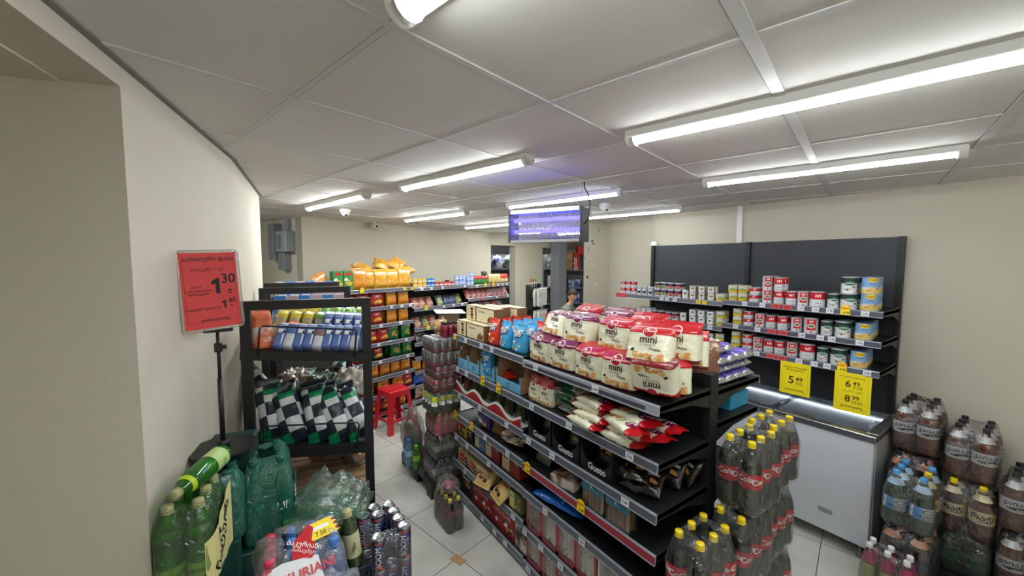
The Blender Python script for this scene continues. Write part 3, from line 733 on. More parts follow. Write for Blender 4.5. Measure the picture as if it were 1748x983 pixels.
# fourth to sixth shelves, far section
purple = foil('purple_foil', (92, 62, 150)); silverf = M('silver_foil', (200, 200, 205), .25, .85, bump=.5, bs=60)
def kids_art(mb, fn, w, h): mb.text('Kids', -w * .1, h * .35, w * .3, whi, fn, .001, .04); mb.ell(w * .28, h * .3, w * .12, w * .12, gold, fn, .001); mb.blobs(0, h * .15, w * .7, h * .12, 5, w * .08, [whi, gold], fn, 3)
T4 = .729
put('biscuit_pack', bag('biscuit_pack', .16, .15, .07, 'pillow', ((1.01, purple),), seed=40, art=kids_art), 1.52, 2.60, T4, F, 'bright purple biscuit pack with white lettering on the fourth shelf', 'biscuit pack')
put('biscuit_pack', bag('biscuit_pack', .16, .13, .06, 'pillow', ((1.01, foil('taupe_foil', (122, 104, 78))),), seed=41, art=wf_art), 1.53, 2.42, T4, F + .1, 'taupe biscuit pack beside the purple one', 'biscuit pack', rx=-.3)
for i, (y, z) in enumerate(((2.24, 0.02), (2.14, .035), (2.18, .08))):
    put('biscuit_pack', bag('biscuit_pack', .15, .19, .055, 'pillow', ((1.01, M('choc_foil', (92, 64, 48), .22, .5, bump=.5, bs=50, rgb2=(190, 170, 150), vs=30)),), seed=42 + i), 1.48, y, T4 + z + .02, F + .3 * i, 'crinkled brown and silver chocolate pack, %s' % ['half over the fourth shelf edge', 'beside the shelf joint', 'lying on top of two like it'][i], 'biscuit pack', 'crinkled chocolate packs on the fourth shelf', rx=-1.1)
put('biscuit_pack', bag('biscuit_pack', .14, .17, .06, 'pillow', ((1.01, M('grey_net', (150, 150, 148), .35, .3, bump=.5, bs=60)),), seed=47), 1.56, 1.93, .725, F, 'silvery grey pack on the red-edged shelf', 'biscuit pack', rx=-.5)
put('cake_pack', carton('c', .17, .055, .11, M('wafer_white', (214, 206, 196), .5, rgb2=(120, 70, 40), vs=14)), 1.53, 1.66, .722, F + .2, 'white and brown wafer cake pack on the red-edged shelf', 'cake pack')
T5 = .547
def box_art(c1, c2, t='Maxi'):
    def a(mb, fn, w, h):
        mb.rect(-w * .46, -w * .05, h * .06, h * .94, c1, fn, .0006, 1, 1); mb.text(t, -w * .25, h * .65, w * .13, brn, fn, .0012, .02)
        for i in range(4): mb.rect(-w * .42, -w * .1, h * (.15 + .1 * i), h * (.18 + .1 * i), c2, fn, .001, 1, 1)
        mb.blobs(w * .22, h * .45, w * .35, h * .6, 7, w * .07, [c2, cookie, choc], fn, 9)
    return a
pc = M('pale_cream_print', (222, 208, 160), .5)
bx = [(2.925, .14, .12, M('box_yellow', (206, 190, 40), .5), lambda mb, fn, w, h: (mb.rect(-w * .4, w * .4, h * .6, h * .9, logo_r, fn, .0006, 1, 1), mb.blobs(0, h * .35, w * .6, h * .3, 5, .02, [choc], fn)), 'yellow and black biscuit box at the far end of the fifth shelf'),
      (2.80, .10, .12, M('box_black', (34, 28, 28), .45), gs_art, 'black biscuit box beside the yellow one'),
      (2.635, .15, .13, M('box_azure', (52, 128, 190), .5), box_art(pc, cookie), 'cream and blue biscuit box on the fifth shelf'),
      (2.445, .20, .13, M('box_wine', (128, 36, 34), .5), box_art(pc, logo_r), 'cream and wine red biscuit box, the one beside the cream and blue box'),
      (2.20, .22, .14, M('box_maroon', (136, 44, 36), .5), box_art(pc, logo_r), 'cream and wine red biscuit box, the one by the shelf joint')]
for y, w, h, m_, a_, lb in bx: put('biscuit_box', carton('biscuit_box', w, h, .12, m_, a_), 1.55, y, T5, F, lb, 'biscuit box', 'biscuit boxes on the fifth shelf')
T6 = .319
cbox = carton('biscuit_box', .16, .11, .12, M('box_beige', (186, 164, 120), .55), lambda mb, fn, w, h: (mb.ell(-w * .1, h * .5, w * .28, h * .3, logo_r, fn, .0006), mb.text('Bisco', -w * .1, h * .42, w * .16, whi, fn, .0014), mb.blobs(w * .33, h * .4, w * .2, h * .5, 4, .018, [choc], fn)))
for i, (x, y, z) in enumerate(((1.54, 2.90, 0), (1.54, 2.72, 0), (1.55, 2.86, .112), (1.52, 2.55, 0))):
    put('biscuit_box', cbox, x, y, T6 + z, F + R.uniform(-.15, .15), 'beige biscuit carton on the sixth shelf, %s' % ['at its far end', 'second from its far end', 'resting on two others', 'beside the gold bags'][i], 'biscuit box', 'beige cartons on the sixth shelf')
goldf = foil('gold_foil', (206, 172, 104))
gb = bag('biscuit_bag', .17, .21, .06, 'pillow', ((1.01, goldf),), seed=50, art=lambda mb, fn, w, h: (mb.rect(-w * .2, w * .25, h * .55, h * .72, logo_r, fn, .0008), mb.text('GOLD', 0, h * .59, w * .17, gold, fn, .002, .02), mb.blobs(0, h * .32, w * .5, h * .2, 5, .022, [choc, cookie], fn)))
put('biscuit_bag', gb, 1.42, 2.50, T6 + .01, F + .25, 'gold biscuit bag sliding over the sixth shelf edge, the farther of two', 'bag of biscuits', 'gold biscuit bags', rx=-1.0)
put('biscuit_bag', gb, 1.42, 2.30, T6 + .01, F - .15, 'gold biscuit bag sliding over the sixth shelf edge, the nearer of two', 'bag of biscuits', 'gold biscuit bags', rx=-.95)
put('biscuit_box', carton('b', .14, .13, .1, M('box_olive', (98, 106, 62), .5), box_art(pc, gold)), 1.53, 2.13, T6, F, 'cream and olive biscuit box beside the gold bags', 'biscuit box')
T7 = .069
put('biscuit_box', carton('b', .22, .17, .14, M('box_dark', (46, 36, 34), .5), gs_art), 1.57, 2.88, T7, F, 'dark brown biscuit box at the far end of the bottom shelf', 'biscuit box')
rb_ = carton('biscuit_box', .30, .17, .14, M('box_red', (158, 26, 32), .5), lambda mb, fn, w, h: (mb.text('CHOCO PIE', -w * .05, h * .68, w * .14, M('print_rose', (230, 180, 170), .5), fn, .001, .03), mb.blobs(0, h * .33, w * .8, h * .4, 8, w * .08, [choc, cookie, whi], fn, 5)))
put('biscuit_box', rb_, 1.56, 2.60, T7, F, 'red biscuit box on the bottom shelf, the farther of two', 'biscuit box', 'red biscuit boxes on the bottom shelf')
put('biscuit_box', rb_, 1.56, 2.29, T7, F, 'red biscuit box on the bottom shelf, the nearer of two', 'biscuit box', 'red biscuit boxes on the bottom shelf')
put('biscuit_box', carton('b', .12, .17, .13, M('box_cow', (216, 210, 204), .5, rgb2=(60, 40, 36), vs=12), lambda mb, fn, w, h: mb.text('CAKE', 0, h * .6, w * .2, brn, fn, .001)), 1.55, 2.07, T7, F, 'white biscuit box with dark brown marks at the shelf joint', 'biscuit box')

# clear biscuit trays hanging under the third shelf, near section (stand on the red-edged shelf)
def cookie_tray(w, h, d):
    mb = MB().rbox(-w / 2, w / 2, -d / 2, d / 2, 0, h, clear('tray_plastic', (235, 240, 240), .12, .7, .08, .03), .006)
    return mb.mesh('tray')
cin = MB()
for i in range(5): cin.rbox(-.062 + i * .0265, -.062 + i * .0265 + .02, -.028, .028, .008, .135, M('cracker', (190, 128, 76), .7, var=.25, vs=60), .004)
cin = cin.mesh('crackers')
clab = MB().rect(-.072, .072, .10, .155, M('tray_label', (50, 110, 130), .5), flat(-.036), .001).text('K', 0, .118, .03, whi, flat(-.036), .002).mesh('label')
for i, y in enumerate((1.40, 1.235)):
    t = thing('cracker_tray', 'clear tray of upright golden crackers, the %s' % ['one farther from the camera', 'one nearer the camera'][i], 'cracker tray', cookie_tray(.15, .165, .07), (1.50, y, .722), (0, 0, F), 'clear cracker trays',
              [('crackers', cin), ('label', clab)])
put('snack_bag', bag('snack_bag', .085, .38, .045, 'pillow', ((1.01, foil('royal_blue_foil', (24, 104, 196))),), seed=55, art=lambda mb, fn, w, h: mb.text('Nutz', 0, h * .6, w * .3, whi, fn, .001)), 1.49, 1.90, .580, pi + .14, 'long shiny royal blue bag lying on the shelf edge', 'snack bag', rx=-pi / 2 + .04)
put('snack_bag', bag('snack_bag', .13, .2, .05, 'pillow', ((1.01, foil('dark_brown_foil', (66, 40, 28))),), seed=56), 1.60, 1.50, .575, F - .6, 'dark brown bag lying behind the royal blue one', 'snack bag', rx=-1.3)
# window boxes of meringues on the two lowest near shelves
pinkb = M('window_box_rose', (178, 84, 96), .5); wht = M('window_box_white', (206, 204, 204), .5)
def windowbox(w, h, d, mat, fill, seed):
    mb = MB(); t = .012
    mb.box(-w / 2, w / 2, -d / 2 + .006, d / 2, 0, .004, mat); mb.box(-w / 2, w / 2, d / 2 - .004, d / 2, 0, h, mat); mb.box(-w / 2, w / 2, -d / 2, d / 2, h - .004, h, mat)
    for s in (-1, 1): mb.box(min(s * w / 2, s * (w / 2 - t)), max(s * w / 2, s * (w / 2 - t)), -d / 2, d / 2, 0, h, mat)
    mb.box(-w / 2, w / 2, -d / 2, -d / 2 + .004, 0, .02, mat); mb.box(-w / 2, w / 2, -d / 2, -d / 2 + .004, h - .02, h, mat)
    box = mb.mesh('carton')
    wn = MB().box(-w / 2 + t, w / 2 - t, -d / 2 + .001, -d / 2 + .002, .02, h - .02, clear('window_plastic', (252, 252, 252), .04, .35, .1, .0)).mesh('window')
    ct = MB(); RR = random.Random(seed)
    cols = 3; rows = int(h / .035)
    for r in range(rows):
        for c in range(cols):
            x = -w / 2 + t + .01 + (w - 2 * t - .02) * (c + .5) / cols + RR.uniform(-.004, .004); z = .012 + (h - .05) * (r + .5) / rows
            prof = [(.003, -.012), (.016, -.01), (.019, -.002), (.013, .006), (.006, .012), (.001, .014)]
            xf = Matrix.Translation((x, -d / 2 + .028, z)) @ Euler((RR.uniform(.6, 2), RR.uniform(-.6, .6), RR.uniform(0, 3))).to_matrix().to_4x4()
            ct.lathe(prof, 8, fill, True, xf)
    ct.box(-w / 2 + t, w / 2 - t, -d / 2 + .04, d / 2 - .006, .006, h - .03, fill)
    return box, wn, ct.mesh('sweets')
mer = M('meringue', (232, 220, 198), .7, var=.15, vs=40); mer2 = M('zephyr_beige', (214, 180, 144), .7, var=.2, vs=40); mer3 = M('grey_sweets', (120, 118, 116), .6, var=.3, vs=30)
n = 0
for (z, ys, mats) in ((.289, (1.92, 1.765, 1.61, 1.455, 1.29, 1.12), (pinkb, pinkb, pinkb, pinkb, wht, wht)), (.059, (1.92, 1.765, 1.61, 1.455, 1.30, 1.14), (pinkb,) * 6)):
    for i, y in enumerate(ys):
        fl = (mer3, mer, mer, mer, mer3, mer3)[i] if z > .2 else mer2
        b_, w_, s_ = windowbox(.148, .225 if z > .2 else .20, .11, mats[i], fl, n); n += 1
        thing('window_box', '%s window box of %s sweets, %s from the shelf joint, %s' % ('rose' if mats[i] is pinkb else 'white', 'grey' if fl is mer3 else ('cream' if fl is mer else 'beige'), ORD[i], 'upper row' if z > .2 else 'lower row'), 'sweet box', None, (1.535, y, z), (0, 0, F),
              'window boxes of sweets', [('carton', b_), ('window', w_), ('sweets', s_)])

# price tags on the gondola
GT = [(LV2[0], ((1.86, '6.60', 'p'), (1.37, '6.60', 'p')), 'on the near top shelf'), (LV2[1], ((1.90, '3.60', 'p'), (1.56, '2.30', 'p'), (1.15, '2.30', 'p')), 'on the near second shelf'),
      (LV2[2], ((1.93, '8.65', 'p'), (1.70, '8.65', 'p'), (1.17, '2.49', 'p')), 'on the near third shelf'), (LV2[3], ((1.94, '3.80', 'b'), (1.46, '3.49', 'b')), 'on the red shelf edge'),
      (LV2[4], ((1.76, '5.49', 'p'), (1.45, '4.85', 'p')), 'above the window boxes'), (LV2[5], ((1.97, '3.15', 'p'), (1.80, '3.15', 'p'), (1.62, '4.80', 'p'), (1.47, '4.20', 'p')), 'between the window boxes'), (LV2[6], ((1.93, '5.80', 'p'),), 'on the near bottom shelf'),
      (LV1[0], ((2.96, '5.60', 'y'), (2.77, '4.75', 'p'), (2.52, '6.95', 'p'), (2.37, '6.95', 'p')), 'on the far top shelf'),
      (LV1[1], ((2.92, '4.35', 'p'), (2.76, '4.25', 'p'), (2.50, '3.80', 'b'), (2.28, '3.80', 'b')), 'under the sky blue trays'),
      (LV1[2], ((2.89, '4.30', 'p'), (2.55, '4.30', 'p'), (2.18, '4.30', 'p')), 'under the wavy-edged tray'),
      (LV1[3], ((2.97, '5.75', 'b'), (2.68, '3.80', 'b'), (2.47, '4.15', 'p'), (2.17, '3.65', 'p')), 'on the far fourth shelf'),
      (LV1[4], ((2.95, '2.90', 'p'), (2.76, '2.40', 'p'), (2.42, '5.10', 'p')), 'under the fifth-shelf boxes'), (LV1[5], ((2.8, '3.95', 'p'), (2.1, '3.95', 'p')), 'on the far sixth shelf'),
      (LV1[6], ((2.52, '5.90', 'p'), (2.34, '2.90', 'p'), (2.20, '2.50', 'p')), 'on the far bottom shelf')]
for z, ts, wh in GT:
    for i, (y, t, k) in enumerate(ts):
        cnt = sum(1 for q in ts if q[1] == t)
        put_tag(frG, GA, -y, z, t, wh + (', %s from the far side' % ORD[i] if cnt > 1 else ''), k)

# the gondola's other side: purple cakes, blue carton
mk = foil('violet_foil', (110, 88, 190))
def slab(w, d, h, seed):
    mb = MB(); n = 10; m = 6; v = []
    for sd in (1, -1):
        for i in range(n + 1):
            for j in range(m + 1):
                x = -w / 2 + w * i / n; y = -d / 2 + d * j / m; e = min(i, n - i) ; eh = (0.1 if e == 0 else .75 if e == 1 else 1) * (0.45 if j in (0, m) else 1)
                v.append((x, y, h / 2 + sd * h / 2 * eh + .003 * noise.noise(Vector((x * 40, y * 40, seed + sd)))))
    q = (n + 1) * (m + 1); f = []; ms = []
    for i in range(n):
        for j in range(m):
            a = i * (m + 1) + j; mt = silverf if (i < 1) else mk
            f += [[a, a + m + 1, a + m + 2, a + 1], [q + a, q + a + 1, q + a + m + 2, q + a + m + 1]]; ms += [mt, mt]
    for i in range(n):
        for j in (0, m):
            a = i * (m + 1) + j; f.append([a, a + m + 1, q + a + m + 1, q + a]); ms.append(silverf if i < 2 else mk)
    for j in range(m):
        for i in (0, n):
            a = i * (m + 1) + j; f.append([a, a + 1, q + a + 1, q + a]); ms.append(silverf)
    return mb.add(v, f, ms, True).mesh('cake_pack')
sl = [slab(.20, .085, .05, s) for s in (1, 2)]
k = 0
for lay in range(4):
    for i in range(4 if lay < 3 else 2):
        put('cake_pack', sl[i % 2], 2.02 + .092 * i + .01 * (lay % 2), 1.12 + .02 * (lay % 2), 1.386 + .052 * lay, pi / 2 + R.uniform(-.1, .1), 'violet cake bar with silver ends, %s from the post in %s layer' % (ORD[i], ['the bottom', 'the second', 'the third', 'the top'][lay]), 'cake bar', 'violet cake bars on the shelf behind', ry=0)
        k += 1
for i in range(6): put('cake_pack', sl[i % 2], 2.03 + .06 * i, 1.35 + .02 * (i % 2), 1.39 + (0 if i % 2 else .05), pi / 2, 'violet cake bar in the second file behind the silver-ended stack, %s from the post' % ORD[i], 'cake bar', 'violet cake bars in the second file')
put('biscuit_box', carton('b', .20, .085, .12, M('carton_cyan', (60, 166, 214), .45), None, M('carton_cyan_top', (110, 196, 226), .5)), 2.27, 1.12, 1.214, 0, 'cyan carton on the shelf below the violet cake bars', 'biscuit carton')

# ================================================================== BOTTLES, CANS AND PACKS
_B = {}
def bottle_parts(kind, r, h, body, capm_, liquid=None, fill=.78, lab=None, neck=.014, cap_h=.022, n=18, shape='pet'):
    """meshes of a bottle: body, liquid, label, cap. lab: (z0, z1, material, art)"""
    if kind in _B: return _B[kind]
    if shape == 'coke':
        P = [(.55, 0), (.80, .012), (.97, .05), (1, .12), (.90, .22), (.88, .28), (.97, .36), (1.0, .40), (1.0, .62), (.93, .70), (.74, .79), (.48, .87), (.30, .92)]
    elif shape == 'beer':
        P = [(.60, 0), (.94, .015), (1, .06), (1, .58), (.95, .66), (.78, .75), (.52, .83), (.36, .89), (.30, .92)]
    else:
        P = [(.60, 0), (.90, .012), (1, .05), (1, .30), (.95, .34), (1, .38), (1, .60), (.92, .70), (.70, .80), (.45, .88), (.32, .92)]
    pr = [(r * a, h * b) for a, b in P]
    pr[-1] = (neck, pr[-1][1]); pr.append((neck, h * .985))
    out = [('body', MB().lathe(pr, n, body).mesh('body'))]
    if liquid:
        q = []
        for (a, b) in pr:
            if b > h * fill: break
            q.append((max(.002, a - .0016), b + .0016))
        # interpolate the liquid's surface
        for i in range(len(pr) - 1):
            if pr[i][1] <= h * fill < pr[i + 1][1]:
                t = (h * fill - pr[i][1]) / (pr[i + 1][1] - pr[i][1]); q.append((pr[i][0] + (pr[i + 1][0] - pr[i][0]) * t - .0016, h * fill))
        out.append(('liquid', MB().lathe(q, n, liquid).mesh('liquid')))
    if lab:
        def rad(z):
            for i in range(len(pr) - 1):
                if pr[i][1] <= z <= pr[i + 1][1]:
                    t = (z - pr[i][1]) / (pr[i + 1][1] - pr[i][1] + 1e-9); return pr[i][0] + (pr[i + 1][0] - pr[i][0]) * t
            return r
        for li, (z0, z1, mt, art) in enumerate(lab if isinstance(lab, list) else [lab]):
            mb = MB()
            zz = [h * (z0 + (z1 - z0) * i / 3) for i in range(4)]
            mb.lathe([(rad(z) + .0012, z) for z in zz], n, mt, True, cap=False)
            if art:
                rr = rad(h * (z0 + z1) / 2); ra, rb = rad(zz[0]), rad(zz[-1])
                fn = lambda x, z, l=0.0, ra=ra, rb=rb, z0=zz[0], z1=zz[-1], rr=rr: ((ra + (rb - ra) * (z - z0) / (z1 - z0) + l + .0012) * sin(x / rr), -(ra + (rb - ra) * (z - z0) / (z1 - z0) + l + .0012) * cos(x / rr), z)
                art(mb, fn, rr, zz[0], zz[-1])
            out.append((['label', 'neck_label'][li], mb.mesh('label')))
    cp = MB().lathe([(neck + .0025, h - cap_h), (neck + .0032, h - cap_h + .003), (neck + .0032, h - .003), (neck + .0018, h)], 14, capm_)
    cp.lathe([(neck + .004, h - cap_h - .005), (neck + .004, h - cap_h - .001)], 14, capm_)
    out.append(('cap', cp.mesh('cap')))
    _B[kind] = out
    return out
def bottle(parts, loc, rz, label, group, name='bottle', rot=None, cat='bottle'):
    return thing(name, label, cat, None, loc, rot if rot else (0, 0, rz), group, parts)
_fs = [0]
def wrap(x0, x1, y0, y1, z0, z1, sh, label, mat=None, rz=0.0, c=None, ins=.5, group='plastic film round bottle packs', amp=.005, nm='shrink_wrap', band=None):
    """shrink film round a pack: straight sides, drawn in over the shoulders, crumpled over the caps; open at the bottom"""
    _fs[0] += 1; sd = _fs[0] * 1.7
    cx, cy = (x0 + x1) / 2, (y0 + y1) / 2; hx, hy = (x1 - x0) / 2, (y1 - y0) / 2
    n = 48; lv = [(z0, .93), (z0 + .02, 1.0), (z0 + (sh - z0) * .33, 1.005), (z0 + (sh - z0) * .66, 1.0), (sh, .99), (sh + (z1 - sh) * .35, .90), (sh + (z1 - sh) * .65, .80), (z1 - .018, .72), (z1 - .012, .55), (z1 - .022, .36)]
    v = []; f = []
    for (z, k) in lv:
        for i in range(n):
            a = 2 * pi * i / n; ca, sa = cos(a), sin(a); e = .28
            x = hx * k * (abs(ca) ** e) * (1 if ca >= 0 else -1); y = hy * k * (abs(sa) ** e) * (1 if sa >= 0 else -1)
            q = noise.noise(Vector((x * 30, y * 30, z * 26 + sd))) * amp * (1.0 if z < sh else 2.2) + amp * .5 * noise.noise(Vector((x * 90, y * 90, z * 50 + sd)))
            L = hypot(x, y) + 1e-6
            v.append((x + x / L * q, y + y / L * q, z + (q * 1.2 if k < .95 else 0)))
    for r in range(len(lv) - 1):
        for i in range(n):
            j = (i + 1) % n; f.append([r * n + i, r * n + j, (r + 1) * n + j, (r + 1) * n + i])
    me = MB().add(v, f, mat or film, True).mesh(nm)
    return thing(nm, label, 'plastic film', me, (cx, cy, 0), (0, 0, rz), group)

yc = M('yellow_cap', (236, 206, 30), .35); cola = M('cola', (20, 9, 7), .08, coat=.5); cokered = M('cola_label_red', (196, 22, 34), .35)
def coke_art(mb, fn, r, z0, z1):
    m = (z0 + z1) / 2
    for k, off in enumerate((0, pi)):
        g2 = lambda x, z, l=0.0: fn(x + r * off, z, l)
        mb.text('Coca-Cola', 0, m - .006, .036, whi, g2, .0006, .02, .08, 1.0); mb.text('CLASSIC', .01, z0 + .008, .010, whi, g2, .0006)
    mb.rect(r * 1.4, r * 1.4 + .022, z0 + .008, z0 + .036, whi, fn, .0006, 3, 1)
    for i in range(6): mb.rect(r * 1.4 + .002 + i * .0032, r * 1.4 + .0035 + i * .0032, z0 + .012, z0 + .034, ink, fn, .001, 1, 1)
    for i in range(4): mb.rect(r * 1.9, r * 2.25, z0 + .012 + i * .009, z0 + .014 + i * .009, whi, fn, .0006, 4, 1)
CK = bottle_parts('coke', .0465, .340, pet, yc, cola, .74, (.40, .60, cokered, coke_art), shape='coke')
CB = .185                                                            # top of the pallet under the cola packs
CKG = 'cola bottles with yellow caps'
lab_tier = ['bottom tier', 'middle tier', 'top tier']
def cola_pack(xs, ys, z, where, rr, wraplab):
    for i, x in enumerate(xs):
        for j, y in enumerate(ys):
            bottle(CK, (x + R.uniform(-.002, .002), y + R.uniform(-.002, .002), z), rr + R.uniform(-.25, .25), 'yellow-capped cola bottle, %s in the %s row, %s' % (ORD[i], 'front' if j == 0 else 'back', where), CKG)
    wrap(xs[0] - .049, xs[-1] + .049, ys[0] - .049, ys[-1] + .049, z + .002, z + .345, z + .20, wraplab)
cola_pack((1.522, 1.618, 1.714), (.841, .939), CB + .34, 'free-standing pack by the gondola end', -.35, 'clear film round the free-standing cola pack by the gondola end')
cola_pack((1.522, 1.618, 1.714), (.841, .939), CB, 'pallet pack below the free-standing one', -.35, 'clear film round the cola pack on the pallet at the near left corner')
cola_pack((1.897, 1.993, 2.089), (.825, .923), CB + .68, 'topmost pack beside the gondola post', .9, 'wrinkled film round the topmost cola pack beside the gondola post')
cola_pack((2.186, 2.284, 2.380), (.852, .952), CB + .68, 'topmost pack nearest the white freezer', -.4, 'wrinkled film round the topmost cola pack nearest the freezer')
cola_pack((1.835, 1.931, 2.027), (.826, .924), CB + .34, 'pack under the topmost one by the post', .6, 'clear film round the cola pack under the topmost left one')
cola_pack((2.150, 2.246, 2.342), (.850, .950), CB + .34, 'pack under the topmost freezer-side one', -.4, 'clear film round the cola pack under the topmost right one')
cola_pack((1.835, 1.931, 2.027), (.826, .924), CB, 'pallet pack, middle of three', .4, 'clear film round the cola pack on the pallet, middle of three')
cola_pack((2.160, 2.256, 2.352), (.850, .950), CB, 'pallet pack nearest the freezer', -.4, 'clear film round the cola pack on the pallet nearest the freezer')
bp_ = M('black_pallet_plastic', (30, 30, 32), .55)
def pallet(w, d, h):
    mb = MB()
    for i in range(7): mb.box(-w / 2 + i * w / 7, -w / 2 + i * w / 7 + w / 7 * .8, -d / 2, d / 2, h - .025, h, bp_)
    for x in (-w / 2 + .05, 0, w / 2 - .05):
        for y in (-d / 2 + .05, 0, d / 2 - .05): mb.box(x - .05, x + .05, y - .05, y + .05, 0, h - .02, bp_)
    return mb.mesh('pallet')
thing('pallet', 'black plastic pallet under the cola packs', 'pallet', pallet(.98, .30, CB), (1.93, .885, 0))

# ---------------- stack of packs at the far end of the gondola
thing('pallet', 'low black pallet under the tall stack of mixed packs', 'pallet', pallet(.5, .75, .12), (1.50, 3.42, 0))
darkpet = M('dark_soda', (34, 26, 26), .12, coat=.6); pinks = M('peach_soda', (170, 92, 78), .15, coat=.5); tealcap = M('teal_cap', (30, 110, 90), .4); yellab = M('lime_label', (196, 204, 30), .45); pinklab = M('rose_label', (196, 96, 110), .45)
silab = M('silver_label', (160, 158, 160), .4, .3); blkcap = M('black_cap', (30, 30, 32), .4); redcap = M('red_cap', (180, 26, 34), .4)
SD = bottle_parts('dark_s', .033, .205, darkpet, blkcap, None, lab=(.34, .62, silab, None), n=12, neck=.011, cap_h=.016)
SP = bottle_parts('pink_s', .033, .190, pinks, M('peach_cap', (200, 130, 90), .4), None, lab=(.10, .56, pinklab, None), n=12, neck=.011, cap_h=.016)
SY = bottle_parts('yel_s', .033, .190, M('green_dark_soda', (24, 34, 26), .12, coat=.6), tealcap, None, lab=(.60, .84, yellab, lambda mb, fn, r, z0, z1: mb.rect(-.02, .02, z0 - .03, z0, whi, fn, .001, 3, 1)), n=12, neck=.011, cap_h=.016)
def can_parts(kind, r, h, mat, art=None, rim=alu, n=20, lidm=alu):
    if kind in _B: return _B[kind]
    bd = MB().lathe([(r * .80, 0), (r * .98, h * .035), (r, h * .06), (r, h * .92)], n, mat)
    if art: art(bd, cyl(r), r, h)
    lid = MB().lathe([(r, h * .92), (r * .88, h * .975), (r * .9, h), (r * .84, h), (r * .80, h * .975), (r * .78, h * .972)], n, lidm)
    lid.lathe([(.006, h * .972), (.006, h * .985), (.004, h * .987)], 8, lidm, xf=Matrix.Translation((0, r * .1, 0)))
    lid.box(-.008, .008, -r * .45, r * .15, h * .985, h * .989, lidm)
    _B[kind] = [('body', bd.mesh('body')), ('lid', lid.mesh('lid'))]
    return _B[kind]
def bluc(mb, fn, r, h):
    mb.rect(-.02, .02, h * .08, h * .3, M('can_rose', (170, 50, 60), .4), fn, .0006, 4, 2); mb.ell(0, h * .55, .008, h * .2, M('can_sand', (206, 170, 130), .4), fn, .0006)
CBK = can_parts('blackcan', .0315, .118, M('can_gunmetal', (62, 64, 72), .3, .5), bluc, n=14)
CRD = can_parts('redcan', .0315, .113, M('can_wine', (134, 32, 44), .3, .4), lambda mb, fn, r, h: (mb.text('PUNCH', 0, h * .45, .018, whi, fn, .0008)), n=14)
tiers = [(.12, .205, SD, 'dark soda bottle', 'the lowest tier'), (.325, .205, SD, 'dark soda bottle', 'the second tier'), (.53, .19, SP, 'peach-coloured soda bottle', 'the third tier'),
         (.72, .19, SY, 'lime-labelled soda bottle', 'the fourth tier'), (.91, .113, CRD, 'wine red drink can', 'the fifth tier'), (1.023, .113, CRD, 'wine red drink can', 'the sixth tier'), (1.136, .118, CBK, 'dark grey drink can', 'the seventh tier'), (1.254, .118, CBK, 'dark grey drink can', 'top can tier')]
filmg = clear('grey_shrink_film', (238, 238, 240), .09, .5, .15, .05, 1.0, 28)
SX, SY0 = 1.325, 3.085
for ti, (z, hh, pr_, nm, wh) in enumerate(tiers):
    isb = pr_ in (SD, SP, SY); ox = .012 * (ti % 3) - .01
    for i in range(4):
        for j in range(4):
            if i > 0 and j > 0 and ti < 7: continue
            bottle(pr_, (SX + ox + .067 * i, SY0 + .067 * j, z), -.6, nm + ', %s of the stack, %s' % (wh, ('corner one' if i + j == 0 else ('%s on aisle side' % ORD[j] if i == 0 else '%s on near side' % ORD[i] if j == 0 else '%s across, %s deep' % (ORD[i], ORD[j])))), 'drinks in the tall stack', 'bottle' if isb else 'drink_can', cat='bottle' if isb else 'can')
    wrap(SX + ox - .036, SX + ox + .24, SY0 - .036, SY0 + .24, z + .002, z + hh + .004, z + hh * (.7 if isb else .93), 'film round the %ss in %s of the tall stack' % (nm, wh), filmg, group='film round the tall stack', amp=.003)
# little bottles and a plastic bag on top
SM = bottle_parts('mini_pink', .024, .13, pet, blkcap, M('rose_drink', (170, 40, 70), .2), .8, None, n=12, neck=.010, cap_h=.016)
for i in range(3):
    for j in range(2): bottle(SM, (SX + .10 + .052 * i, SY0 + .02 + .055 * j, 1.372), 0, 'small rose drink bottle on top of the tall stack, %s from the aisle, %s row' % (ORD[i], 'near' if j == 0 else 'far'), 'small rose bottles')
def crumpled(name, w, d, h, mat, seed, amp=.35, sq=.8):
    bm = bmesh.new(); bmesh.ops.create_icosphere(bm, subdivisions=4, radius=1)
    for v in bm.verts:
        c = v.co.copy(); q = 1 + amp * noise.noise(c * 2.2 + Vector((seed, 0, 0))) + amp * .6 * abs(noise.noise(c * 5 + Vector((0, seed, 0)))) + amp * .3 * noise.noise(c * 13 + Vector((seed, seed, 0)))
        z = max(-sq, c.z); v.co = Vector((c.x * q * w / 2, c.y * q * d / 2, (z + sq) / (1 + sq) * h * (q if c.z > -.3 else 1)))
    bm.verts.index_update(); mb = MB().add([v.co.copy() for v in bm.verts], [[v.index for v in f.verts] for f in bm.faces], mat, True); bm.free()
    return mb.mesh(name)
film2 = clear('bag_film', (240, 240, 236), .16, .8, .12, .08, 1.0, 18)
thing('plastic_bag', 'see-through crumpled plastic bag with yellow contents on the tall stack', 'plastic bag', crumpled('b', .15, .15, .13, clear('yellowish_film', (246, 234, 200), .1, .5, .15, .10, 1.0, 18), 3, .2), (1.47, 3.28, 1.375), parts=[('contents', crumpled('contents', .12, .1, .09, M('mustard_pack', (214, 160, 50), .5), 5), (0, 0, .02))])
thing('plastic_bag', 'crumpled see-through bag of red and green packs beside the tall stack', 'plastic bag', crumpled('b', .20, .30, .50, filmg, 8, .2), (1.30, 3.60, .12), parts=[('contents', crumpled('contents', .15, .25, .42, M('red_green_packs', (150, 60, 60), .5, rgb2=(60, 100, 60), vs=14), 9, .2), (0, 0, .01))])
waterb = M('pale_blue_water', (150, 196, 226), .1, coat=.6)
wpet = clear('blue_bottle', (176, 212, 240), .08, .5, .06, .22)
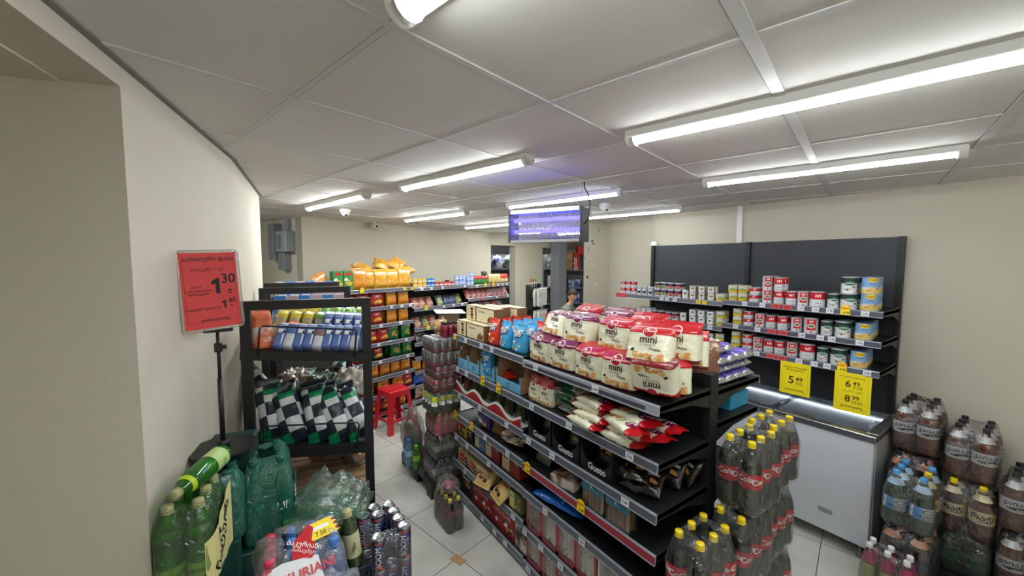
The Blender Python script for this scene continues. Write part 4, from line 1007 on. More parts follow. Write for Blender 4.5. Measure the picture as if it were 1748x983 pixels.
WB = bottle_parts('water_s', .036, .26, wpet, M('water_cap', (60, 120, 200), .4), None, lab=(.40, .60, M('water_label', (150, 190, 226), .45), None), n=14)
LB = bottle_parts('lime_s', .034, .22, clear('lime_bottle', (120, 190, 60), .08, .7, .06, .2), M('lime_cap', (90, 170, 40), .4), None, n=12, lab=(.36, .6, M('lime_label2', (130, 180, 50), .45), None))
for i, y in enumerate((3.50, 3.58)):
    bottle(WB, (1.215 + .01 * i, y - .02, .12), 0, 'pale blue water bottle on the low pallet, the %s' % ['nearer', 'farther'][i], 'water bottles on the low pallet')
bottle(LB, (1.255, 3.40, .12), 0, 'lime green bottle between the water bottles and the tall stack', None)
# pack of eight on the floor
ZB = bottle_parts('zero_s', .0335, .25, M('black_soda', (22, 14, 14), .1, coat=.7), yc, None, lab=(.48, .66, M('zero_red', (150, 24, 32), .4), lambda mb, fn, r, z0, z1: mb.text('Cola', 0, z0 + .012, .02, ink, fn, .001, .02)), n=16, neck=.011)
for j in range(4):
    for i in range(2): bottle(ZB, (1.215 + .069 * i, 2.60 + .069 * j, .002), -.5, 'small yellow-capped cola bottle standing on the floor, %s file, %s from the camera' % (['aisle side', 'shelf side'][i], ORD[j]), 'small cola bottles on the floor')
wrap(1.178, 1.322, 2.563, 2.845, .004, .262, .17, 'crumpled film round the small cola pack on the floor', filmg, amp=.008)
thing('plastic_bag', 'crumpled film bag with red bits lying on the small cola pack', 'plastic bag', crumpled('b', .15, .19, .085, filmg, 12), (1.265, 2.73, .255), parts=[('contents', crumpled('contents', .08, .1, .04, M('rose_caps', (176, 60, 90), .5), 13), (0, 0, .01))])
mb = MB(); mb.box(-.03, .03, -.05, .05, 0, .002, card); thing('cardboard_scrap', 'small torn scrap of brown cardboard on the grey floor', 'scrap', mb.mesh('scrap'), (1.135, 2.31, .001), (0, 0, .35))

# ---------------- red stool
rp = M('red_plastic', (206, 22, 40), .32, coat=.3)
def stool():
    rt = thing('stool', 'bright red plastic stool with four splayed legs in the aisle', 'stool', None, (1.46, 4.68, 0), (0, 0, BROT - .05))
    s = .135; b = .185; hh = .50
    seat = MB().rbox(-s - .01, s + .01, -s - .01, s + .01, hh - .03, hh, rp, .014, 3)
    for i in range(5):
        for j in range(5): seat.ell(-.1 + .05 * i, -.1 + .05 * j, .012, .012, M('red_plastic_dark', (130, 12, 24), .4), ontop(hh), .0008, 8)
    part(rt, 'seat', seat.mesh('seat'))
    for sx in (-1, 1):
        for sy in (-1, 1):
            mb = MB(); t = .028
            T = [(sx * s, sy * s), (sx * (s - 2 * t), sy * s), (sx * (s - 2 * t), sy * (s - .008)), (sx * (s - .008), sy * (s - .008)), (sx * (s - .008), sy * (s - 2 * t)), (sx * s, sy * (s - 2 * t))]
            Bm = [(x + sx * (b - s), y + sy * (b - s)) for x, y in T]
            v = [(x, y, hh - .02) for x, y in T] + [(x, y, 0) for x, y in Bm]
            f = [[i, (i + 1) % 6, 6 + (i + 1) % 6, 6 + i] for i in range(6)] + [[0, 1, 2, 3], [0, 3, 4, 5], [6, 9, 8, 7], [6, 11, 10, 9]]
            mb.add(v, f, rp); part(rt, 'leg', mb.mesh('leg'))
    q = s + (b - s) * .68; z = hh * .30
    for k in range(4):
        a = k * pi / 2; part(rt, 'stretcher', MB().rbox(-q + .01, q - .01, -q, -q + .012, z - .02, z + .02, rp, .003).mesh('stretcher'), (0, 0, 0), (0, 0, a))
    q = s + .008
    for k in range(4):
        a = k * pi / 2; part(rt, 'apron', MB().rbox(-q + .01, q - .01, -q, -q + .01, hh - .075, hh - .02, rp, .003).mesh('apron'), (0, 0, 0), (0, 0, a))
stool()

# ================================================================== FREEZER
fz = thing('chest_freezer', 'white chest freezer with sliding glass lids and a lit inside, beside the black wall shelving', 'freezer', None, (3.38, .725, 0))
FW, FL, FH = .655, 1.25, .878
fwht = M('freezer_white', (200, 202, 210), .3, coat=.2)
part(fz, 'front_panel', MB().rbox(0, .04, 0, FL, .10, FH - .045, fwht, .006).mesh('front_panel'))
part(fz, 'side_panel', MB().rbox(.036, FW, -.004, .04, .10, FH - .045, M('freezer_side', (176, 177, 180), .45), .006).mesh('side_panel'))
part(fz, 'side_panel', MB().rbox(.0, FW, FL - .04, FL, .10, FH - .045, M('freezer_side', (176, 177, 180), .45), .006).mesh('side_panel'))
part(fz, 'back_panel', MB().box(FW - .04, FW, .04, FL - .04, .10, FH - .045, white).mesh('back_panel'))
part(fz, 'floor_panel', MB().box(.04, FW - .04, .04, FL - .04, .10, .14, white).mesh('floor_panel'))
mb = MB()
for (x0, x1, y0, y1) in ((-.008, .055, -.008, FL + .008), (FW - .055, FW + .008, -.008, FL + .008), (.055, FW - .055, -.008, .055), (.055, FW - .055, FL - .055, FL + .008)): mb.rbox(x0, x1, y0, y1, FH - .045, FH, steel, .004)
part(fz, 'rim', mb.mesh('rim'))
gl = clear('lid_glass', (230, 236, 240), .08, .6, .02, .02)
for k, (y0, y1, z) in enumerate(((.05, .66, FH - .010), (.60, FL - .05, FH - .004))):
    part(fz, 'glass_lid', MB().box(.05, FW - .05, y0, y1, z - .005, z, gl).mesh('glass_lid'), subs=[('lid_handle', MB().rbox(.2, .36, y0 + .01, y0 + .03, z, z + .012, clear('lid_handle_plastic', (240, 244, 250), .3, .8, .1, .3), .003).mesh('lid_handle'))])
led = bpy.data.materials.new('led_light'); led.use_nodes = True; n_ = led.node_tree; n_.nodes.clear(); e_ = n_.nodes.new('ShaderNodeEmission'); o_ = n_.nodes.new('ShaderNodeOutputMaterial'); e_.inputs[0].default_value = (.86, .92, 1, 1); e_.inputs[1].default_value = 9; n_.links.new(e_.outputs[0], o_.inputs[0])
mb = MB()
for i in range(40): mb.box(FW - .075, FW - .06, .08 + i * .027, .10 + i * .027, FH - .060, FH - .052, led)
part(fz, 'led_strip', mb.mesh('led_strip'))
part(fz, 'badge', MB().box(-.003, 0, .20, .28, .235, .265, steel).box(-.0045, -.003, .205, .275, .240, .260, M('badge_grey', (150, 152, 156), .5)).text('|||', .24, .245, .014, ink, lambda u, z, l=0: (-.0045 - l, .48 - u, z)).mesh('badge'))
for (x, y) in ((.05, .05), (.05, FL - .05), (FW - .05, .05), (FW - .05, FL - .05)): part(fz, 'foot', MB().lathe([(.02, 0), (.022, .02), (.012, .03), (.012, .10)], 10, M('grey_foot', (120, 120, 120), .5)).mesh('foot'), (x, y, 0))
part(fz, 'compressor_box', MB().rbox(.03, .5, FL - .2, FL - .02, .02, .10, M('grey_foot', (120, 120, 120), .5), .004).mesh('compressor_box'))
fr_ = M('frozen_plum', (96, 60, 84), .5, var=.3, vs=30); frb = M('frozen_blue', (130, 150, 190), .45, var=.2, vs=20)
fzp = bag('frozen_pack', .18, .20, .06, 'pillow', ((1.01, fr_),), seed=60); fzq = bag('frozen_pack', .18, .20, .06, 'pillow', ((1.01, frb),), seed=61)
for i in range(5):
    for j in range(2): put('frozen_pack', fzp if (i + j) % 2 else fzq, 3.50 + .2 * j, .88 + .21 * i, .70, -pi / 2, '%s frozen food bag inside the freezer, %s from its near end, %s' % ('plum' if (i + j) % 2 else 'pale blue', ORD[i], ['aisle side', 'wall side'][j]), 'frozen food bag', 'frozen food bags in the freezer', rx=-1.4)

# ================================================================== WALL SHELVING WITH CANNED FOOD
UX, UF = 4.04, 3.60
UY = (.765, 1.853, 2.938)
wu = thing('wall_shelving', 'tall charcoal wall shelving unit with three shelves of canned food', 'shelving')
for y0, y1 in ((UY[0], UY[1]), (UY[1], UY[2])): part(wu, 'back_panel', MB().box(UX - .006, UX + .006, y0, y1 - .004, .85, 2.212, blk2).mesh('back_panel'))
for y in (UY[0] + .02, UY[1], UY[2] - .02): part(wu, 'upright', upright_mesh(2.215, .022), (UX - .006, y, 0), (0, 0, GA))
DU = UX - .03 - UF
ULV = {0: (1.685, 1.475, 1.268), 1: (1.665, 1.435, 1.225)}
grailm = M('deep_grey_rail', (78, 80, 94), .3, coat=.3)
for sec in (0, 1):
    L = UY[sec + 1] - UY[sec] - .006
    for i, z in enumerate(ULV[sec]): part(wu, 'shelf', shelf_mesh(L, DU), (UF, UY[sec + 1] - .003, z), (0, 0, GA), [('price_rail', rail_mesh(L, railm if sec or i == 2 else grailm))])
frU = face_frame((UF, 0), GA)
# cans ------------------------------------------------------------
N1r = M('n1_red', (196, 22, 34), .35); silv = M('can_white', (214, 216, 220), .32, .2)
def tin(kind, r, h, base, art, tabs=False):
    if kind in _B: return _B[kind]
    bd = MB().lathe([(r * .97, 0), (r, .002), (r, .004), (r * .985, .006), (r * .985, h - .006), (r, h - .004), (r, h)], 22, [base] * 0 or base)
    bd.lathe([(r * .95, h - .003), (r * .94, h - .004)], 22, alu); bd.lathe([(r * 1.0, h - .0035), (r * 1.006, h - .002), (r * 1.0, h), (r * .95, h - .001)], 22, alu, cap=False); bd.lathe([(r * 1.0, 0), (r * 1.006, .0015), (r * 1.0, .003)], 22, alu, cap=False)
    art(bd, cyl(r * .985 + .0004), r, h)
    _B[kind] = bd.mesh('tin_can'); return _B[kind]
def n1(mb, fn, r, h):                                                # red top with N1, pale below
    c = 2 * pi * r * .985
    mb.rect(-c / 2, c / 2, h * .5, h - .007, N1r, fn, .0004, 44, 1)
    for o in (0, c / 2 - .001, -c / 3): mb.text('N1', o, h * .64, h * .24, whi, fn, .001, .04)
    mb.text('peas', 0, h * .22, h * .15, ink, fn, .001); mb.rect(-r * .5, r * .5, h * .06, h * .09, M('grey_print', (120, 124, 128), .5), fn, .0008, 3, 1)
def n1s(mb, fn, r, h):                                               # red square with oval picture
    for o in (0,):
        mb.rect(-r * .62, r * .62, h * .22, h - .007, N1r, fn, .0006, 6, 1); mb.text('N1', o, h * .74, h * .17, whi, fn, .0014, .04)
        mb.ell(0, h * .50, r * .52, h * .15, whi, fn, .0012); mb.ell(0, h * .50, r * .42, h * .10, M('bean_green', (110, 130, 80), .6), fn, .0018); mb.rect(-r * .14, r * .14, h * .06, h * .16, logo_r, fn, .0008, 2, 1)
    for i in range(7): mb.rect(r * 1.0, r * 1.9, h * (.2 + .09 * i), h * (.23 + .09 * i), M('grey_print', (120, 124, 128), .5), fn, .0008, 4, 1)
dgr = M('can_dark_green', (38, 56, 50), .35, .2); banner = M('banner_green', (22, 110, 80), .45)
def grn(mb, fn, r, h):
    c = 2 * pi * r * .985
    mb.rect(-c / 2, c / 2, h * .62, h - .007, dgr, fn, .0004, 44, 1); mb.rect(r * .95, r * 1.6, h * .05, h * .9, M('can_slate', (92, 92, 104), .4), fn, .0006, 3, 1)
    mb.ell(0, h * .62, r * .68, h * .14, banner, fn, .0009); mb.text('GARDEN', 0, h * .585, h * .11, whi, fn, .0014, .02); mb.blobs(0, h * .3, r * 1.1, h * .22, 7, r * .18, [choc, M('leaf_green', (80, 130, 60), .5), M('bean_beige', (190, 170, 130), .6)], fn, 4)
skyb = M('can_sky', (130, 170, 220), .4); beany = M('can_straw', (224, 200, 110), .45)
def bean(mb, fn, r, h):
    c = 2 * pi * r * .985
    mb.rect(-c / 2, c / 2, h * .05, h * .30, beany, fn, .0005, 44, 1); mb.rect(-c / 2, c / 2, h * .30, h * .42, M('can_haze', (206, 212, 210), .45), fn, .0004, 44, 1)
    mb.ell(0, h * .86, r * .62, h * .13, M('banner_yellow', (240, 196, 30), .45), fn, .0009); mb.text('ბოსტანი', 0, h * .83, h * .12, ink, fn, .0015, .02, 0, .8)
    mb.text('legumes', 0, h * .60, h * .11, navy, fn, .001); mb.blobs(0, h * .28, r * 1.2, h * .22, 12, r * .2, [cookie, M('chickpea', (220, 180, 110), .6)], fn, 4)
def olive(mb, fn, r, h):
    mb.rect(-r * .78, r * .78, h * .10, h * .92, whi, fn, .0006, 6, 1); mb.ell(0, h * .62, r * .5, h * .14, M('pumpkin', (220, 150, 50), .5), fn, .0012); mb.ell(0, h * .64, r * .35, h * .09, M('leaf_green', (80, 130, 60), .5), fn, .0017)
    mb.rect(-r * .3, r * .3, h * .32, h * .37, ink, fn, .001, 2, 1); mb.rect(-r * .4, r * .4, h * .24, h * .26, M('grey_print', (120, 124, 128), .5), fn, .001, 2, 1)
def olive2(mb, fn, r, h):
    mb.rect(-r * .78, r * .78, h * .10, h * .92, whi, fn, .0006, 6, 1); mb.ell(0, h * .62, r * .45, h * .1, M('leaf_dark', (70, 84, 70), .5), fn, .0012)
    mb.rect(-r * .3, r * .3, h * .40, h * .45, ink, fn, .001, 2, 1); mb.rect(-r * .4, r * .4, h * .26, h * .28, M('grey_print', (120, 124, 128), .5), fn, .001, 2, 1)
def corn(mb, fn, r, h):
    mb.rect(-r * 1.3, r * 1.3, h * .06, h * .40, M('corn_yellow', (226, 190, 40), .45), fn, .0006, 10, 1); mb.text('Bonduelle', 0, h * .62, h * .13, ink, fn, .0012, .01, .08)
    mb.ell(0, h * .45, r * .9, h * .10, M('corn_green', (120, 160, 70), .5), fn, .001); mb.blobs(0, h * .28, r * 1.2, h * .14, 6, r * .14, [gold], fn, 2)
def purp(mb, fn, r, h):
    c = 2 * pi * r * .985
    mb.rect(-c / 2, c / 2, h * .62, h - .007, M('can_aubergine', (70, 40, 84), .4), fn, .0004, 44, 1); mb.ell(0, h * .5, r * .8, h * .16, M('can_leaf', (130, 170, 60), .45), fn, .001)
    mb.blobs(0, h * .28, r * 1.1, h * .18, 5, r * .2, [M('can_tomato', (190, 50, 40), .5), ink], fn, 3)
def purp2(mb, fn, r, h):
    c = 2 * pi * r * .985
    mb.rect(-c / 2, c / 2, h * .55, h - .007, M('can_aubergine', (70, 40, 84), .4), fn, .0004, 44, 1); mb.ell(0, h * .5, r * .8, h * .16, M('can_coral', (226, 90, 60), .45), fn, .001)
    mb.blobs(0, h * .26, r * 1.1, h * .18, 5, r * .2, [ink, M('can_violet', (90, 40, 100), .5)], fn, 3)
def tall(mb, fn, r, h):
    mb.ell(0, h * .5, r * .6, h * .32, ink, fn, .0008); mb.ell(0, h * .62, r * .5, h * .14, whi, fn, .0013); mb.blobs(0, h * .3, r, h * .16, 5, r * .25, [M('leaf_dark', (70, 84, 70), .5), ink], fn, 2)
TN = {'n1': tin('n1', .037, .108, silv, n1), 'n1s': tin('n1s', .037, .112, silv, n1s), 'n1b': tin('n1b', .0495, .118, silv, n1), 'n1sb': tin('n1sb', .047, .118, silv, n1s), 'n1l': tin('n1l', .039, .062, silv, n1),
      'gs': tin('gs', .0365, .108, silv, grn), 'gb': tin('gb', .0495, .118, silv, grn), 'be': tin('be', .0495, .118, skyb, bean), 'ol': tin('ol', .034, .065, M('can_taupe', (150, 142, 128), .4), olive), 'ol2': tin('ol2', .034, .063, M('can_pale', (196, 198, 200), .4), olive2),
      'co': tin('co', .037, .068, M('can_ivory', (226, 224, 206), .4), corn), 'pu': tin('pu', .034, .072, silv, purp), 'pr': tin('pr', .034, .072, silv, purp2), 'ta': tin('ta', .032, .090, silv, tall), 'n1t': tin('n1t', .034, .072, silv, n1), 'wh': tin('wh', .031, .085, M('can_cream', (220, 214, 200), .4), olive2)}
NMS = {'n1': 'red-topped white tin', 'n1s': 'red-square white tin', 'n1b': 'wide red-topped white tin', 'n1sb': 'wide white tin with a red square', 'n1l': 'low red-topped white tin', 'gs': 'dark green topped tin', 'gb': 'wide dark green topped tin', 'be': 'sky blue chickpea tin',
       'ol': 'taupe white-label tin', 'ol2': 'pale tin with white olive label', 'co': 'low yellow sweetcorn tin', 'pu': 'purple tin with green band', 'pr': 'purple tin with coral band', 'ta': 'white tin with black oval', 'n1t': 'small red-topped white tin', 'wh': 'plain cream tin'}
HT = {'n1': .108, 'n1s': .112, 'n1b': .118, 'n1sb': .118, 'n1l': .062, 'gs': .108, 'gb': .118, 'be': .118, 'ol': .065, 'ol2': .063, 'co': .068, 'pu': .072, 'pr': .072, 'ta': .09, 'n1t': .072, 'wh': .085}
SHN = ['top', 'middle', 'lowest']
# (y centre, kind, stacked, files deep)
rightc = {0: [(.86, 'be', 2, 3), (.975, 'gb', 2, 2), (1.070, 'gs', 1, 2), (1.165, 'n1b', 1, 1), (1.262, 'n1s', 1, 2), (1.345, 'n1', 1, 2), (1.430, 'n1', 2, 2), (1.520, 'n1s', 2, 3), (1.620, 'n1l', 2, 2), (1.715, 'co', 2, 2), (1.800, 'co', 2, 2)],
          1: [(.88, 'be', 1, 4), (1.000, 'gb', 1, 2), (1.100, 'gs', 1, 2), (1.200, 'n1sb', 1, 1), (1.300, 'n1s', 1, 2), (1.395, 'n1', 1, 2), (1.485, 'n1', 1, 2), (1.570, 'n1s', 1, 2), (1.665, 'n1l', 2, 2), (1.755, 'co', 2, 2)],
          2: [(.90, 'be', 1, 4), (1.015, 'gb', 1, 2), (1.115, 'gs', 1, 2), (1.215, 'n1b', 1, 1), (1.315, 'n1s', 1, 2), (1.410, 'n1', 1, 2), (1.490, 'n1', 1, 2), (1.575, 'n1s', 1, 2), (1.665, 'n1l', 2, 2), (1.760, 'co', 2, 2)]}
leftc = {0: [(1.915, 'co', 1, 2), (2.005, 'ol', 2, 2), (2.095, 'ol', 2, 2), (2.185, 'ol', 2, 2), (2.265, 'wh', 1, 1), (2.345, 'pr', 2, 2), (2.425, 'pr', 2, 2), (2.505, 'pu', 2, 2), (2.585, 'pu', 2, 2), (2.67, 'ta', 1, 2), (2.745, 'ta', 1, 2), (2.82, 'ta', 1, 2)],
         1: [(1.905, 'co', 2, 2), (2.00, 'ol2', 2, 2), (2.09, 'ol2', 2, 2), (2.18, 'ol2', 2, 2), (2.28, 'wh', 1, 1), (2.37, 'pr', 1, 2), (2.45, 'pr', 1, 2), (2.53, 'pu', 1, 2), (2.605, 'pu', 1, 2), (2.68, 'ta', 1, 2), (2.75, 'ta', 1, 2), (2.82, 'ta', 1, 2)],
         2: [(1.905, 'co', 2, 1), (2.00, 'ol2', 2, 1), (2.09, 'ol2', 2, 1), (2.18, 'ol2', 2, 1), (2.28, 'ol2', 2, 1)]}
for (cols, sec, wh) in ((rightc, 0, 'near section'), (leftc, 1, 'far section')):
    for sh in (0, 1, 2):
        for ci, (y, kd, st, dp) in enumerate(cols[sh]):
            rr = float(_B[kd].vertices[1].co.x)
            for lv_ in range(st):
                for dd in range(dp):
                    if sh > 0 and dd > 1 and kd != 'be': continue
                    lb = '%s, %s, %s shelf, column %s' % (NMS[kd], wh, SHN[sh], ORD[ci])
                    if st > 1: lb += ', %s' % ['lower', 'upper'][lv_]
                    if dp > 1: lb += ', %s' % ['front', 'second deep', 'third deep', 'rearmost'][dd]
                    put('tin_can', TN[kd], UF + .012 + .05 + dd * (2 * rr + .003), y + R.uniform(-.003, .003) + (.012 * dd if kd == 'be' else 0), ULV[sec][sh] - .005 + lv_ * (HT[kd] + .0005), F + .38 + R.uniform(-.12, .12), lb, 'tin can', 'tins on the wall shelving')
# the red-topped tins on the shelf end that reaches past the panel
for sh in (0, 1):
    for lv_ in range(2 - sh):
        for i in range(3): put('tin_can', TN['n1t'], UF + .05, 2.885 + .072 * i, ULV[1][sh] - .005 + lv_ * .0725, F + .4, 'small red-topped tin past the panel end, %s shelf, %s from corner, %s' % (SHN[sh], ORD[i], ['bottom', 'upper'][lv_]), 'tin can', 'red-topped tins at the shelf end')
for i in range(2):
    z = ULV[1][i]; part(wu, 'shelf_extension', MB().box(UF, UF + .12, 2.938, 3.09, z - .028, z - .006, blk).box(UF - .014, UF, 2.938, 3.09, z - .045, z, M('red_card', (206, 66, 70), .6)).mesh('shelf_extension'))
UT = [(ULV[0][0], ((.86, '3.95', 'p'), (.97, '4.99', 'b'), (1.06, '4.78', 'p'), (1.15, '3.95', 'p'), (1.245, '3.99', 'p'), (1.34, '2.18', 'r'), (1.42, '2.25', 'r'), (1.52, '6.35', 'p'), (1.66, '6.35', 'p')), 'on the top wall shelf'),
      (ULV[0][1], ((.88, '3.95', 'p'), (1.04, '4.78', 'p'), (1.11, '2.78', 'p'), (1.23, '3.99', 'p'), (1.36, '2.18', 'r'), (1.44, '2.25', 'r'), (1.55, '6.35', 'p'), (1.73, '6.35', 'p')), 'on the middle wall shelf'),
      (ULV[0][2], ((.83, '3.95', 'p'), (.97, '4.99', 'b'), (1.06, '4.78', 'p'), (1.14, '2.78', 'p'), (1.24, '3.99', 'p'), (1.36, '2.18', 'r'), (1.44, '2.75', 'r'), (1.55, '6.35', 'p'), (1.75, '6.35', 'p')), 'on the lowest wall shelf'),
      (ULV[1][0], ((2.02, '7.95', 'y'), (2.08, '3.95', 'y'), (2.33, '2.85', 'p'), (2.42, '2.05', 'p'), (2.48, '2.85', 'p')), 'on the far top wall shelf'),
      (ULV[1][1], ((1.96, '3.80', 'p'), (2.24, '4.10', 'p'), (2.35, '2.43', 'y'), (2.52, '2.43', 'y'), (2.8, '5.20', 'p')), 'on the far middle wall shelf')]
for z, ts, wh in UT:
    for i, (y, t, k_) in enumerate(ts):
        cnt = sum(1 for q in ts if q[1] == t); put_tag(frU, GA, -y, z, t, wh + (', %s from camera' % ORD[i] if cnt > 1 else ''), k_)
# yellow posters
yp = M('poster_yellow', (244, 222, 12), .6)
def poster(w, h, items):
    mb = MB().box(-w / 2, w / 2, -.001, 0, -h, 0, yp)
    fn = flat(-.001)
    for (x0, x1, z0, z1) in ((-w * .42, -w * .415, -h * .9, -h * .06), (w * .415, w * .42, -h * .9, -h * .06), (-w * .42, -w * .25, -h * .905, -h * .9), (w * .25, w * .42, -h * .905, -h * .9)): mb.rect(x0, x1, z0, z1, M('poster_line', (150, 130, 20), .6), fn, .0005, 1, 1)
    for (s, x, z, sz, b) in items: mb.text(s, x * w, -z * h, sz * w, brn, fn, .0008, b)
    return mb.mesh('poster')
p1 = poster(.205, .255, [('ყველა პარასკევს', 0, .17, .085, .01), ('ფასდაკლება', 0, .25, .085, .01), ('5', -.12, .66, .40, .015), ('49', .14, .57, .24, .01), ('7.95', .15, .68, .14, .0), ('ღირს!!!ლიბრე', 0, .88, .085, .02)])
p2 = poster(.205, .285, [('ხის კასრის კომბოსტო', 0, .12, .06, 0), ('6', -.12, .36, .32, .015), ('49', .10, .30, .20, .01), ('7.10', .14, .39, .14, 0), ('ხის კასრის კიტრი', 0, .48, .06, 0), ('8', -.12, .74, .32, .015), ('99', .10, .67, .20, .01), ('10.95', .14, .77, .14, 0), ('ღირს!!!ლიბრე', 0, .88, .085, .02)])
thing('poster', 'yellow paper poster with the price 5 49 hanging under the canned food', 'poster', p1, (UF - .017, 1.262, ULV[0][2] - .04), (0, 0, GA + .03))
thing('poster', 'yellow paper poster with prices 6 49 and 8 99 hanging above the freezer corner', 'poster', p2, (UF - .017, .905, ULV[0][2] - .04), (0, 0, GA + .05))

# ================================================================== BREAD RACKS
def rackmesh_frame(w, z1, t=.045):
    mb = MB().box(0, t, 0, t * .7, 0, z1, blk).box(w - t, w, 0, t * .7, 0, z1, blk).box(t, w - t, 0, t * .7, z1 - t, z1, blk)
    return mb.mesh('front_frame')
def rack(o, ang, w, z1, label, shelves, roll=0.0, depth=.62):
    rt = thing('bread_rack', label, 'rack', None, (o[0], o[1], 0), (0, 0, ang), 'black bread racks along the left wall')
    part(rt, 'front_frame', rackmesh_frame(w, z1))
    for x in (.01, w - .035): part(rt, 'rear_post', MB().box(x, x + .025, depth - .025, depth, 0, z1 - .42, blk).mesh('rear_post'))
    for i, z in enumerate(shelves):
        wood = i == 2; zs = z; z = 0.0
        s = MB().box(.0, w, -.004, .028, z - .045, z, blk)
        for x in (.012, w - .034): s.add([(x, .02, z - .04), (x + .02, .02, z - .04), (x + .02, depth, z + .04), (x, depth, z + .04), (x, .02, z - .01), (x + .02, .02, z - .01), (x + .02, depth, z + .07), (x, depth, z + .07)], [[0, 1, 2, 3], [7, 6, 5, 4], [0, 4, 5, 1], [1, 5, 6, 2], [2, 6, 7, 3], [3, 7, 4, 0]], blk)
        k = 9 if wood else 1
        wm = M('wood_slat', (168, 136, 104), .6, var=.2, vs=12)
        for j in range(k):
            y0 = .03 + (depth - .04) * j / k; y1 = .03 + (depth - .04) * (j + (.82 if wood else 1)) / k; za, zb = z - .012 + .11 * y0, z - .012 + .11 * y1
            s.add([(.03, y0, za), (w - .03, y0, za), (w - .03, y1, zb), (.03, y1, zb), (.03, y0, za - .012), (w - .03, y0, za - .012), (w - .03, y1, zb - .012), (.03, y1, zb - .012)], [[0, 1, 2, 3], [7, 6, 5, 4], [0, 4, 5, 1], [1, 5, 6, 2], [2, 6, 7, 3], [3, 7, 4, 0]], wm if (wood or i == 0) else blk)
        subs = []
        if i < 2: subs = [('wire_guard', MB().tube([(.075, -.012, z - .02), (.075, -.012, z + .115), (.085, -.012, z + .125), (w - .09, -.012, z + .125), (w - .08, -.012, z + .115), (w - .08, -.012, z - .02)], .0045, blk, 8).mesh('wire_guard'))]
        part(rt, 'shelf', s.mesh('shelf'), (0, 0, zs), (0, roll if i < 2 else 0, 0), subs)
    return rt
RA = -.242; RW = .587; RO = (-.025, 2.251)
rack(RO, RA, RW, 1.84, 'black steel bread rack nearest the camera, beside the cream wall', (1.605, 1.112, .80), .10)
rack((.085, 3.30), -.20, .60, 1.84, 'black steel bread rack standing between the nearest and the farthest rack', (1.60, 1.10, .65))
rack((.142, 4.00), -.12, .60, 1.84, 'farthest black steel bread rack, nearest the column with the meter boxes', (1.60, 1.10, .65))
def rk(x, y, z, o=RO, a=RA): return (o[0] + cos(a) * x - sin(a) * y, o[1] + sin(a) * x + cos(a) * y, z)
def rput(name, me, x, y, z, rz, label, cat, group=None, rx=0.0, ry=0.0, s=None, o=RO, a=RA, tilt=.10):
    p = rk(x, y, z - x * tilt, o, a); return put(name, me, p[0], p[1], p[2], a + rz, label, cat, group, rx, ry, s)
bars_b = foil('bar_blue', (96, 120, 184)); bars_w = foil('bar_white', (210, 214, 224)); bars_br = foil('bar_brown', (150, 118, 106))
def bar_art(mb, fn, w, h):
    mb.rect(-w * .5, w * .5, h * .42, h * .54, whi, fn, .0008, 4, 2); mb.rect(w * .2, w * .42, h * .42, h * .50, ink, fn, .0014, 2, 1); mb.rect(w * .25, w * .5, h * .1, h * .4, bars_w, fn, .0008, 2, 2)
barB = bag('wafer_pack', .047, .175, .09, 'block', ((.62, bars_b), (.75, M('bar_pale_blue', (150, 166, 214), .35)), (.92, bars_w), (1.01, bars_b)), seed=70, art=bar_art, amp=.003)
barW = bag('wafer_pack', .047, .175, .09, 'block', ((.4, bars_w), (.55, bars_b), (.78, bars_b), (1.01, bars_w)), seed=71, amp=.003)
barN = bag('wafer_pack', .047, .175, .09, 'block', ((.35, bars_w), (.55, bars_br), (.78, bars_b), (1.01, bars_w)), seed=72, amp=.003)
ZB1 = 1.605
seq = [barB, barW, barB, barB, barN, barB, barB, barB, barW, barB]
for i, me in enumerate(seq):
    rput('wafer_pack', me, .148 + .0435 * i, .045, ZB1, .0, '%s wafer pack in the front row of the rack, %s from left' % ('blue and white' if me is barB else ('mostly white' if me is barW else 'brown and white'), ORD[i]), 'wafer pack', 'blue wafer packs on the top rack shelf', rx=-.62, ry=.18)
for i in range(4): rput('wafer_pack', barB, .36 + .05 * i, .16, ZB1 + .045, 0, 'blue wafer pack in the second row, %s from the left' % ORD[i], 'wafer pack', 'blue wafer packs in the second row', rx=-.42, ry=.12)
orf = M('orange_carton', (222, 112, 70), .5); orf2 = M('orange_carton_pale', (228, 196, 176), .5)
orb = bag('flour_pack', .085, .215, .06, 'block', ((.15, orf), (.5, M('orange_white', (226, 214, 204), .5, rgb2=(220, 110, 70), vs=22)), (1.01, orf)), seed=73)
rput('flour_pack', orb, .085, .055, ZB1, .35, 'orange and white carton pack standing at the left end of the top rack shelf', 'food pack', 'orange packs on the rack', rx=-.25)
rput('flour_pack', orb, .150, .115, ZB1 + .005, -.45, 'orange and white carton pack leaning behind the first blue wafer pack', 'food pack', 'orange packs on the rack', rx=-.5, ry=.30, s=.72)
yb = foil('citron_foil', (226, 206, 60)); gbz = foil('leaf_green_foil', (130, 190, 90)); beig = foil('straw_foil', (196, 182, 140))
yb_m = bag('snack_pack', .05, .20, .08, 'block', ((.6, beig), (.8, yb), (1.01, yb)), seed=74); gn_m = bag('snack_pack', .05, .20, .08, 'block', ((.6, foil('pale_grey_foil', (200, 206, 196))), (.8, gbz), (1.01, foil('pale_leaf', (186, 214, 160)))), seed=75)
for r_ in range(2):
    for i in range(7):
        x = .12 + .062 * i; me = yb_m if i < 3 else gn_m
        rput('snack_pack', me, x + .02 * r_, .20 + .09 * r_, ZB1 + .015 + .03 * r_, 0, '%s snack pack behind the blue packs, %s from left, %s row' % ('straw and yellow' if me is yb_m else 'green and silver', ORD[i], ['nearer', 'farther'][r_]), 'snack pack', 'yellow and green packs on the rack', rx=-.45, ry=.15)
